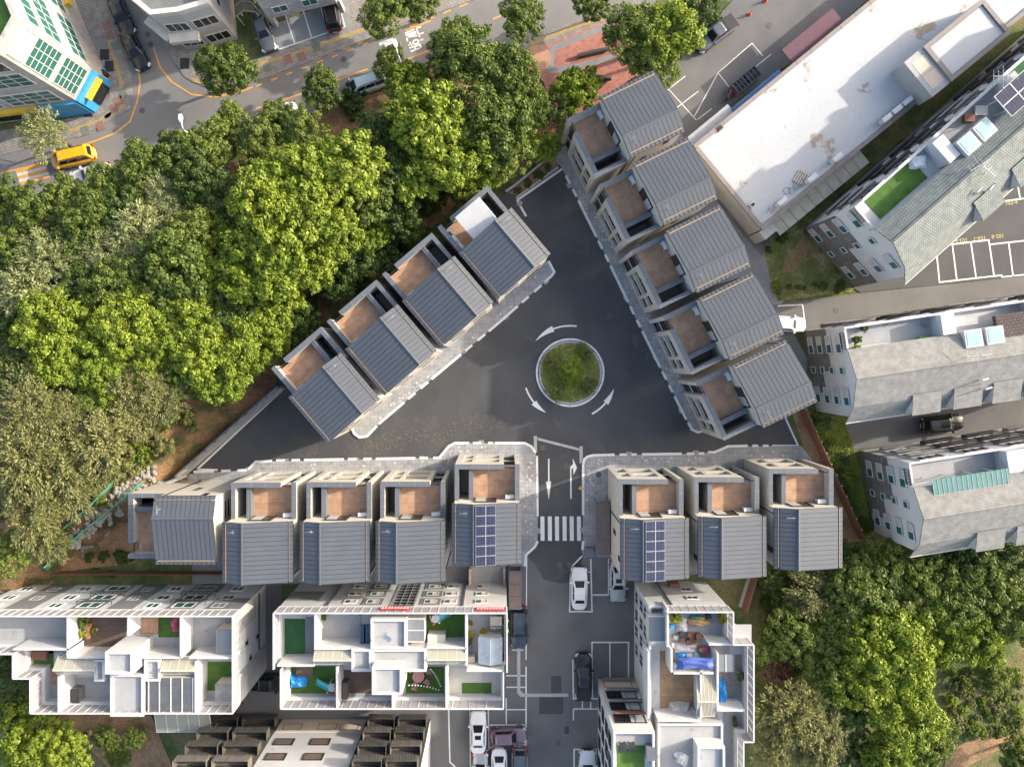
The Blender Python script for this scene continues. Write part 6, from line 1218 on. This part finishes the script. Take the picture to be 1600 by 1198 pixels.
# parked cage trolleys and motorbike against the workshop
for i, (x, y) in enumerate(((1158, 132), (1172, 120))):
    q = P(x, y, .7); t = thing('cage_rack', 'dark wire rack stacked against the workshop wall' if i else 'dark wire rack nearest the motorbike by the workshop', 'rack', (q.x, q.y, 0), R(wz)); m = MB()
    for k in range(5): m.box(-1.0 + k * .48, -.96 + k * .48, -.65, .65, 0, 1.1)
    for k in range(3): m.box(-1.0, .96, -.65 + k * .63, -.61 + k * .63, 1.06, 1.1)
    m.build('cage', 'coping', t); MB().box(-1.0, .96, -.65, .65, .05, .12).build('tray', 'grey_metal', t); MB().box(-.9, .9, -.55, .55, .12, .9).build('load', 'seam', t)
q = P(1140, 147, .5); t = thing('motorbike', 'small red motorbike beside the wire racks', 'motorbike', (q.x, q.y, 0), R(60))
for x_ in (-.6, .6): put('wheel', WM, t, (x_, 0, .3), 0, (.9, .55, .9))
MB().tube([(-.55, 0, .45), (0, 0, .55), (.45, 0, .75)], [.12, .16, .08], 8).build('frame', 'signal_red', t); MB().box(-.6, .0, -.14, .14, .68, .78).build('seat', 'trim', t); MB().tube([(.42, -.33, .98), (.5, 0, 1.0), (.42, .33, .98)], .025, 6).tube([(.5, 0, 1.0), (.6, 0, .3)], .03, 6).build('handlebar', 'trim', t)
# ------------------------------------------------------------------ roof and terrace furnishings
def dish(px, py, z, label, s=1.0, az=250):
    q = P(px, py, z + .9); t = thing('satellite_dish', label, 'satellite dish', (q.x, q.y, z), R(az), 'satellite dishes'); t.scale = (s, s, s); MB().tube([(0, 0, 0), (0, 0, .8)], .04, 6).build('mast', 'grey_metal', t); m = MB()
    rings = []; ax = Vector((.55, 0, .83)).normalized(); u = Vector((0, 1, 0)); v = ax.cross(u)
    for r_, d in ((.02, 0), (.22, .03), (.40, .1), (.52, .18)): rings.append([Vector((0, 0, .85)) + ax * d + (u * math.cos(a) + v * math.sin(a)) * r_ for a in [6.283 * k / 18 for k in range(18)]])
    m.loft(rings, False); m.build('bowl', 'white_metal', t, True); MB().tube([Vector((0, 0, .85)), Vector((0, 0, .85)) + ax * .55], .02, 5).build('feed_arm', 'grey_metal', t)
dish(604, 995, 9.6, 'white satellite dish on the cross-shaped stair tower'); dish(1062, 1176, 8.9, 'white satellite dish on the flat roof above the cluttered block', 1.1)
def yagi(px, py, z, label, rz=20, L=1.6):
    q = P(px, py, z + 1.2); t = thing('television_aerial', label, 'aerial', (q.x, q.y, z), R(rz), 'television aerials'); MB().tube([(0, 0, -.3), (0, 0, 1.6)], .03, 6).build('mast', 'white_metal', t); m = MB().tube([(-L / 2, 0, 1.3), (L / 2, 0, 1.3)], .025, 5)
    for k in range(6): x = -L / 2 + L * k / 5; m.tube([(x, -.55 + .05 * k, 1.32), (x, .55 - .05 * k, 1.32)], .018, 4)
    m.tube([(0, -L / 2, 1.0), (0, L / 2, 1.0)], .025, 5)
    m.build('boom', 'white_metal', t)
yagi(1532, 258, 12.4, 'white television aerial cluster on the green-grey shingle roof', 30, 2.2); yagi(1545, 268, 12.2, 'second television aerial beside the cluster on the green-grey roof', -40, 1.4); yagi(1530, 555, 10.6, 'television aerial on the pale shingle roof by the lane', 5, 2.4); yagi(1570, 120, 12.6, 'television aerial at the edge of the solar array', 0, 2.2); yagi(1068, 1185, 8.9, 'aerial lying beside the dish above the cluttered block', 60, .9)
def slab_box(name, label, cat, px0, py0, px1, py1, z, h, m, lid=None, group=None, legs=False):
    """cabinet, chest or bench standing on a terrace: carcass, overhanging lid, feet"""
    X0, X1, Y0, Y1 = prect(px0, py0, px1, py1, z + h); t = thing(name, label, cat, ((X0 + X1) / 2, (Y0 + Y1) / 2, z), 0, group); a, b = (X1 - X0) / 2, (Y1 - Y0) / 2
    if legs:
        for sx in (-1, 1):
            for sy in (-1, 1): MB().box(sx * (a - .06) - .04, sx * (a - .06) + .04, sy * (b - .06) - .04, sy * (b - .06) + .04, 0, h - .06).build('leg', m, t)
    else:
        MB().box(-a + .03, a - .03, -b + .03, b - .03, .05, h - .06).build('carcass', m, t)
        for sx in (-1, 1): MB().box(sx * (a - .12) - .05, sx * (a - .12) + .05, -b + .05, b - .05, 0, .05).build('foot', 'trim', t)
    n = max(1, round(2 * a / .3)) if lid == 'slats' else 1
    for k in range(n): MB().box(-a + 2 * a * k / n + .01, -a + 2 * a * (k + 1) / n - .01, -b, b, h - .06, h).build('slat' if n > 1 else 'lid', m if lid in (None, 'slats') else lid, t)
    return t
z = ZF + .03
TURF = 'on the turf terrace'
slab_box('bench', 'long brown timber bench on the turf terrace of the white block with banners', 'bench', 463, 1041, 489, 1057, z, .5, 'decking_dark', 'slats', None, True); slab_box('cabinet', 'cream cabinet against the wall of the turf terrace with the play slide', 'cabinet', 668, 991, 696, 1003, z, 1.3, 'cream_light'); slab_box('cabinet', 'tan box shed in the corner of the planted terrace', 'cabinet', 730, 1026, 742, 1037, z, 1.0, 'cream_light', 'beige_wall')
slab_box('table', 'weathered plank table under the slatted bench group of the planted terrace', 'table', 766, 963, 784, 977, z, .75, 'beige_wall', 'slats', 'plank furniture', True); slab_box('bench', 'narrow plank bench beside the weathered plank table', 'bench', 766, 978, 784, 982, z, .45, 'concrete', 'slats', 'plank furniture', True); slab_box('bench', 'upper plank bench by the planted parapet', 'bench', 766, 956, 784, 960, z, .45, 'concrete', 'slats', 'plank furniture', True)
slab_box('bench', 'brown bench on the narrow turf strip by the screens', 'bench', 560, 1092, 591, 1097, z, .5, 'decking_dark', 'slats', None, True); slab_box('chest', 'maroon slatted chest below the string of bulbs', 'chest', 641, 1088, 668, 1099, z, .7, 'maroon_sheet', 'slats'); slab_box('cabinet', 'dark cabinet by the dividing wall of the brown deck', 'cabinet', 533, 1066, 543, 1092, z, 1.1, 'weathered'); slab_box('planter_box', 'red timber platform on the western turf terrace of the white block', 'platform', 46, 1017, 72, 1031, z, .5, 'rust_board', 'slats')
slab_box('chest', 'dark grey barbecue chest on the grey terrace of the white block', 'barbecue', 111, 1076, 124, 1098, z, 1.0, 'grey_wall', 'black_metal'); slab_box('shed', 'shingled lean-to beside the green mat of the turf terrace', 'shed', 336, 1068, 368, 1096, z, 1.7, 'beige_wall', 'shingle_warm'); slab_box('trough', 'long green trough at the foot of the screens', 'trough', 320, 1098, 366, 1103, z, .4, mat('green_plastic', (.01, .22, .14), .5)); slab_box('shed', 'slate-grey gabled shed against the east screens of the white block', 'shed', 338, 983, 364, 1022, z, 2.0, 'beige_wall', 'slate_sheet')
slab_box('planter_box', 'orange timber planter on the brown roof deck', 'planter', 133, 975, 140, 998, z, .5, mat('orange_wood', (.42, .18, .06), .7), 'soil'); slab_box('sunlounger', 'dark grey lounger on the bright turf of the narrow wing', 'lounger', 968, 1160, 978, 1175, 10.23, .4, 'seam', 'slats', 'grey loungers', True); slab_box('sunlounger', 'dark grey lounger on the bright turf of the narrow wing', 'lounger', 982, 1160, 992, 1175, 10.23, .4, 'seam', 'slats', 'grey loungers', True); slab_box('cabinet', 'grey cabinet along the turf of the narrow wing', 'cabinet', 1010, 1168, 1025, 1188, 10.23, 1.0, 'slate_sheet', 'coping')
slab_box('platform', 'brown timber platform beside the small turf of the white block', 'platform', 220, 964, 247, 988, z, .3, 'decking', 'slats')
# two-slope garden shed with glazed front
X0, X1, Y0, Y1 = prect(747, 997, 785, 1039, 9.0); t = thing('garden_shed', 'pale blue-grey gabled greenhouse on the planted terrace', 'shed', ((X0 + X1) / 2, (Y0 + Y1) / 2, z)); a, b = (X1 - X0) / 2, (Y1 - Y0) / 2
MB().box(-a + .1, a - .1, -b + .1, b - .1, 0, 1.6).build('wall', 'pale_wall', t)
for s in (-1, 1): MB().add([(0, -b, 2.05), (0, b, 2.05), (s * a, b, 1.6), (s * a, -b, 1.6), (0, -b, 2.1), (0, b, 2.1), (s * a, b, 1.65), (s * a, -b, 1.65)], [(0, 1, 2, 3), (4, 5, 6, 7), (0, 3, 7, 4), (1, 2, 6, 5), (2, 3, 7, 6)]).build('roof_sheet', mat('blue_grey_sheet', (.32, .36, .40), .6), t)
MB().tube([(-a, -b + .5, 1.85), (0, 0, 2.14), (a, b - .5, 1.85)], .015, 4).build('tie_rope', 'white_metal', t); MB().box(-.55, .55, b - .1, b - .05, .2, 1.55).build('door', 'plastic_clear', t)
# play slides
def slide(px, py, rz, label, zz=z, c='play_teal'):
    mat('play_teal', (.02, .38, .42), .4); q = P(px, py, zz + .6); t = thing('play_slide', label, 'slide', (q.x, q.y, zz), R(rz), 'play slides'); m = MB(); m.beam((-.1, 0, 1.0), (1.3, 0, .12), .5, .06); m.beam((-.1, .27, 1.08), (1.3, .27, .2), .06, .18); m.beam((-.1, -.27, 1.08), (1.3, -.27, .2), .06, .18); m.build('chute', c, t)
    MB().box(-.8, -.1, -.4, .4, .9, 1.0).build('platform', 'white_metal', t); 
    for x_ in (-.75, -.15):
        for y_ in (-.36, .36): MB().box(x_ - .05, x_ + .05, y_ - .05, y_ + .05, 0, 1.5).build('post', 'cone_red' if x_ < -.5 else 'white_metal', t)
    for k in range(3): MB().box(-.98 - k * .08, -.85 - k * .08, -.3, .3, .25 * (3 - k) - .04, .25 * (3 - k)).build('step', 'white_metal', t)
slide(688, 962, 18, 'teal slide with red ladder post on the turf terrace beside the banners'); slide(513, 1070, 170, 'turquoise slide on the turf terrace with the blue tarpaulin')
# tarpaulins and heaps: draped sheets with folds
def tarp(label, px0, py0, px1, py1, zz, h, m, seed=1, name='tarpaulin', cat='tarpaulin', grp=None, edge=.02):
    X0, X1, Y0, Y1 = prect(px0, py0, px1, py1, zz + h); r = random.Random(seed); n = 12; me = MB(); ph = [r.uniform(0, 6) for _ in range(6)]; cx, cy = (X0 + X1) / 2, (Y0 + Y1) / 2
    for i in range(n + 1):
        for j in range(n + 1):
            u, v = i / n, j / n; e = min(u, 1 - u, v, 1 - v); zq = (h * min(1, e * 7 + edge) * (.8 + .12 * math.sin(9 * u + ph[0]) + .1 * math.sin(11 * v + 5 * u + ph[1]) + .06 * math.sin(23 * u + ph[2]) * math.cos(19 * v + ph[3])))
            me.v.append((X0 + (X1 - X0) * u - cx + .06 * math.sin(9 * v + ph[4]), Y0 + (Y1 - Y0) * v - cy + .06 * math.sin(8 * u + ph[5]), zq))
    for i in range(n):
        for j in range(n): k = i * (n + 1) + j; me.f.append((k, k + n + 1, k + n + 2, k + 1)); me.mi.append(0)
    o = me.build(name, m); o.location = (cx, cy, zz + .005); tag(o, label, cat, grp); return o
mat('tarp_blue', (.035, .07, .26), .6, .15, 2, 9); mat('tarp_azure', (.02, .25, .62), .5, .15, 2, 9); mat('cloth_white', (.6, .6, .6), .8, .15, 3, 12); mat('cloth_tan', (.45, .29, .14), .8, .15, 3, 12); mat('cloth_pink', (.50, .12, .16), .8, .15, 3, 12)
tarp('dark blue tarpaulin tied over the wall of the cluttered terrace', 1058, 1029, 1116, 1047, 9.35, .35, 'tarp_blue', 2); tarp('azure blue pool cover on the paved terrace', 1124, 1067, 1138, 1110, z, 1.0, 'tarp_azure', 3); tarp('bright blue sheet along the screens of the cluttered terrace', 1068, 954, 1126, 961, z, 1.2, 'tarp_azure', 4); tarp('tan tarpaulin beside the blue sheet on the cluttered terrace', 1076, 968, 1114, 979, z, .7, 'cloth_tan', 5)
tarp('clear plastic wrapped bundle on the tan deck', 1048, 1102, 1080, 1124, z, .9, 'plastic_clear', 6, 'wrapped_bundle', 'bundle'); tarp('crumpled blue sheet covering a playhouse on the turf terrace', 450, 1058, 476, 1078, z, .9, 'tarp_azure', 7); tarp('red folded parasol on the small turf terrace', 265, 964, 275, 990, z, .6, 'cloth_pink', 8, 'folded_parasol', 'parasol'); tarp('white crumpled sheets in the heap of the cluttered terrace', 1056, 1006, 1092, 1022, z, .6, 'cloth_white', 9, 'cloth_heap', 'cloth heap')
tarp('grey plastic sheet beside the plants of the cluttered terrace', 1060, 965, 1076, 990, z, .6, 'plastic_clear', 10); tarp('white sun sail on the green-grey terrace', 1424, 240, 1452, 262, 10.7, .5, 'cloth_white', 12, 'sun_sail', 'sail')
# crates, boxes, balls and pots of the cluttered terrace
r = random.Random(21); CC = ['rust_board', 'cloth_tan', 'sign_yellow', 'grey_metal', 'cloth_white', 'green_plastic', 'tarp_azure', 'weathered', 'cloth_pink', 'black_metal']; CN = ['rust-brown', 'tan', 'yellow', 'grey', 'white', 'green', 'blue', 'dark', 'pink', 'black']
for k, (x, y, w_, d_) in enumerate([(1082, 995, 9, 12), (1077, 1004, 8, 6), (1092, 996, 8, 12), (1078, 992, 7, 6), (1086, 1008, 6, 7), (1051, 980, 5, 7), (1056, 996, 6, 6), (1067, 1000, 7, 6), (1050, 968, 4, 6), (1088, 964, 16, 3), (1095, 966, 14, 4), (1108, 963, 8, 6), (1064, 992, 5, 5), (1052, 1008, 5, 8), (1096, 1016, 6, 5), (1102, 1014, 5, 5)]):
    i = (k * 7 + k // 4) % 10 if k > 4 else (0, 0, 0, 0, 2)[k]; slab_box('crate', '%s crate in the heap of the cluttered terrace, %s' % (CN[i], ('by the screens', 'beside the grey floor', 'against the dividing wall', 'near the crumpled sheets')[k % 4]), 'crate', x - w_ / 2, y - d_ / 2, x + w_ / 2, y + d_ / 2, z, r.uniform(.3, .8), CC[i], 'slats' if k < 4 else None, 'clutter on the roof terrace')
for k, (x, y, c, l) in enumerate([(1066, 1023, 'tarp_azure', 'blue and white'), (1077, 1024, 'cloth_white', 'white'), (1088, 1024, 'glass_pale', 'pale green'), (1101, 1016, 'cloth_pink', 'pink')]):
    q = P(x, y, z + .4); t = thing('sack', l + ' sack at the lower end of the cluttered terrace', 'sack', (q.x, q.y, z), 0, 'clutter on the roof terrace'); MB().loft([[(s * .42 * math.cos(a) * (1 + .12 * math.sin(3 * a + k)), s * .4 * math.sin(a), zz) for a in [6.283 * i / 12 for i in range(12)]] for s, zz in ((.75, 0), (1, .2), (.9, .45), (.45, .62), (.15, .68), (.28, .8))]).build('bag', c, t, True); MB().disc((0, 0), .06, .09, .64, .69, 10).build('tie', 'trim', t)
def pot(px, py, zz, label, k=4, s=.45, c='beige_wall', grp='potted plants on the terraces'):
    q = P(px, py, zz + .3); t = thing('potted_plant', label, 'potted plant', (q.x, q.y, zz), r.uniform(0, 6), grp); MB().loft([[(rr * s * math.cos(a), rr * s * math.sin(a), z_ * s) for a in [6.283 * i / 10 for i in range(10)]] for rr, z_ in ((.45, 0), (.62, .75), (.66, .8), (.5, .8))]).build('pot', c, t); put('foliage', SH[k], t, (0, 0, .75 * s), 0, s)
for x, y, l, k, s, c in [(1054, 962, 'yellow-green plant in a blue pot beside the blue sheet', 4, .7, 'tarp_blue'), (1128, 962, 'yellow-green plant at the far end of the blue sheet', 4, .7, 'beige_wall'), (1157, 1054, 'green plant in a round white pot on the paved terrace', 0, .5, 'white_metal'), (1167, 1032, 'small plant on the parapet of the paved terrace', 0, .35, 'weathered'), (505, 962, 'round plant pot in the corner of the pale concrete terrace', 0, .45, 'beige_wall'), (132, 968, 'bushy plant at the head of the brown roof deck', 0, .8, 'weathered'), (130, 985, 'yellow-green plants in the orange planter', 4, .7, 'weathered'), (148, 985, 'small plant on a white stand on the brown roof deck', 3, .4, 'white_metal'), (735, 990, 'yellow flowering plant beside the shed path', 4, .45, 'rust_board'), (734, 972, 'flowering plant by the dividing wall of the planted terrace', 2, .4, 'rust_board'), (733, 1002, 'low plant trough at the foot of the dividing wall', 2, .4, 'rust_board'), (756, 985, 'yellow bush in the brown trough before the greenhouse', 4, .45, 'rust_board'), (789, 970, 'flowers along the east parapet of the planted terrace', 4, .4, 'beige_wall'), (789, 985, 'yellow flowers beside the plank table', 4, .45, 'beige_wall'), (789, 1025, 'reddish pot plant beside the greenhouse', 2, .35, 'rust_board'), (1337, 530, 'dark pot plant on the pale terrace by the lane', 1, .5, 'trim'), (1337, 545, 'yellow-green pot plant by the black end rail', 4, .5, 'trim'), (1350, 512, 'row of dark pots along the parapet by the lane', 1, .5, 'trim')]: pot(x, y, 8.44 if x > 1300 else z, l, k, s, c)
for k in range(15): pot(1148 + (k % 3) * .6, 1122 + k * 5.2, z, 'terracotta pot in the long row beside the east screens', 2, .26, mat('terracotta', (.36, .17, .08), .8).name, 'terracotta pot row')
# round table with pink chairs, string of bulbs
q = P(654, 1055, z + .5); t = thing('round_table', 'pink round table on the turf terrace under the bulb string', 'table', (q.x, q.y, z)); mat('dusty_pink', (.30, .15, .16), .7); MB().disc((0, 0), 0, .6, .68, .74, 20).build('top', 'dusty_pink', t); MB().tube([(0, 0, 0), (0, 0, .68)], .06, 8).build('stem', 'dusty_pink', t); MB().disc((0, 0), 0, .3, 0, .04, 14).build('foot', 'dusty_pink', t)
for k, a in enumerate((20, 150, 250, 320)):
    c = thing('garden_chair', 'dusty pink armchair drawn up to the pink round table', 'chair', (q.x + 1.05 * math.cos(R(a)), q.y + 1.05 * math.sin(R(a)), z), R(a), 'pink garden chairs'); MB().box(-.25, .25, -.25, .25, .38, .46).build('seat', 'dusty_pink', c); MB().box(.2, .28, -.26, .26, .46, .9).build('backrest', 'dusty_pink', c)
    for x_ in (-.2, .2):
        for y_ in (-.2, .2): MB().box(x_ - .03, x_ + .03, y_ - .03, y_ + .03, 0, .38).build('leg', 'dusty_pink', c)
def bulbs(label, a, b, zz):
    A, B_ = P(*a, zz), P(*b, zz); t = thing('string_lights', label, 'string lights', A, 0, 'strings of bulbs'); pts = [A.lerp(B_, k / 12) - Vector((0, 0, .4 * math.sin(math.pi * k / 12))) - A for k in range(13)]; MB().tube(pts, .02, 4).build('cable', 'trim', t); bm_ = MB().loft([[(rr * math.cos(a_), rr * math.sin(a_), z_) for a_ in [6.283 * i / 8 for i in range(8)]] for rr, z_ in ((.02, .06), (.07, 0), (.02, -.07))]).mesh('bulb', 'lamp_clear')
    for p_ in pts[1:-1]: put('bulb', bm_, t, p_)
bulbs('string of white bulbs from the stair tower across the turf', (634, 1070), (690, 1079), 8.9); bulbs('string of white bulbs slanting down to the dividing wall', (671, 1043), (690, 1075), 8.9)
def pole_item(): pass
# red banners with white lettering on the screens
mat('banner_red', (.52, .02, .04), .7, .08)
for (x0, x1, zz, l, s) in ((595, 641, 8.5, 'sagging red banner with white lettering on the screens', .14), (744, 789, 8.55, 'straight red banner with white lettering at the corner of the screens', 0)):
    a, b = P(x0, 950, zz), P(x1, 950, zz); n = 10; o = Bld('banner', l, 'banner', (a.x, -24.78, zz), 0, 'red banners'); m = MB()
    for k in range(n): u0, u1 = k / n, (k + 1) / n; f = lambda u: -s * 4 * u * (1 - u); m.quad((a.x + (b.x - a.x) * u0, -24.76, zz - .15 + f(u0)), (a.x + (b.x - a.x) * u1, -24.76, zz - .15 + f(u1)), (a.x + (b.x - a.x) * u1, -24.80, zz + .75 + f(u1)), (a.x + (b.x - a.x) * u0, -24.80, zz + .75 + f(u0)))
    o.part('cloth', m, 'banner_red')
    for k in range(9):
        u = .08 + .105 * k; x = a.x + (b.x - a.x) * u; f0 = zz - s * 4 * u * (1 - u); g = MB(); g.box(x - .12, x + .12, -24.755, -24.735, f0 + .35, f0 + .45); g.box(x - .03 + .05 * (k % 3 - 1), x + .03 + .05 * (k % 3 - 1), -24.755, -24.735, f0 + .12, f0 + .35); g.box(x - .1, x + .1, -24.755, -24.735, f0 + .04, f0 + .12); o.part('lettering', g, 'white_paint')
# pallet of bricks, hatch and pipe on the white flat roof; small vent
q = P(1253, 277, 4.2); t = thing('pallet', 'weathered timber pallet on the stained white flat roof', 'pallet', (q.x, q.y, 3.78), R(60))
for k in range(5): MB().box(-.7, .7, -.6 + k * .26, -.45 + k * .26, .12, .16).build('slat', 'beige_wall', t)
for x_ in (-.6, 0, .6): MB().box(x_ - .06, x_ + .06, -.6, .6, 0, .12).build('bearer', 'weathered', t)
for i, (x, y) in enumerate(((1176, 320), (1125, 200))): q = P(x, y, 4); t = thing('roof_hatch', ('small white hatch near the corner of the flat white roof', 'rusty vent by the coping of the flat white roof')[i], 'hatch', (q.x, q.y, 3.78), R(wz)); MB().box(-.3, .3, -.25, .25, 0, .3).build('frame', ('white_metal', 'rust_board')[i], t); MB().box(-.2, .2, -.16, .16, .3, .34).build('opening', 'black_metal', t)
for i, (x, y) in enumerate(((1238, 297), (1231, 297), (1246, 288))): q = P(x, y, 4); t = thing('pipe_coil', 'coiled pipe beside the air conditioners of the flat white roof', 'pipe coil', (q.x, q.y, 3.78), 0, 'pipe coils'); MB().disc((0, 0), .32, .38, 0, .06, 18).build('coil', 'grey_metal', t); MB().tube([(.35, 0, .03), (.9, .3, .03)], .03, 5).build('tail', 'grey_metal', t)
slab_box('garden_sofa', 'red-brown slatted seat on the upper green-grey terrace', 'seat', 1508, 178, 1524, 190, 10.64, .6, 'rust_board', 'slats'); slab_box('daybed', 'cream daybed beside the red-brown seat', 'daybed', 1524, 165, 1544, 180, 10.64, .4, 'cream_light')
slab_box('plastic_tub', 'bright green plastic tub on the pale terrace by the lane', 'tub', 1437, 526, 1457, 533, 8.44, .6, mat('lime_plastic', (.16, .34, .02), .5))
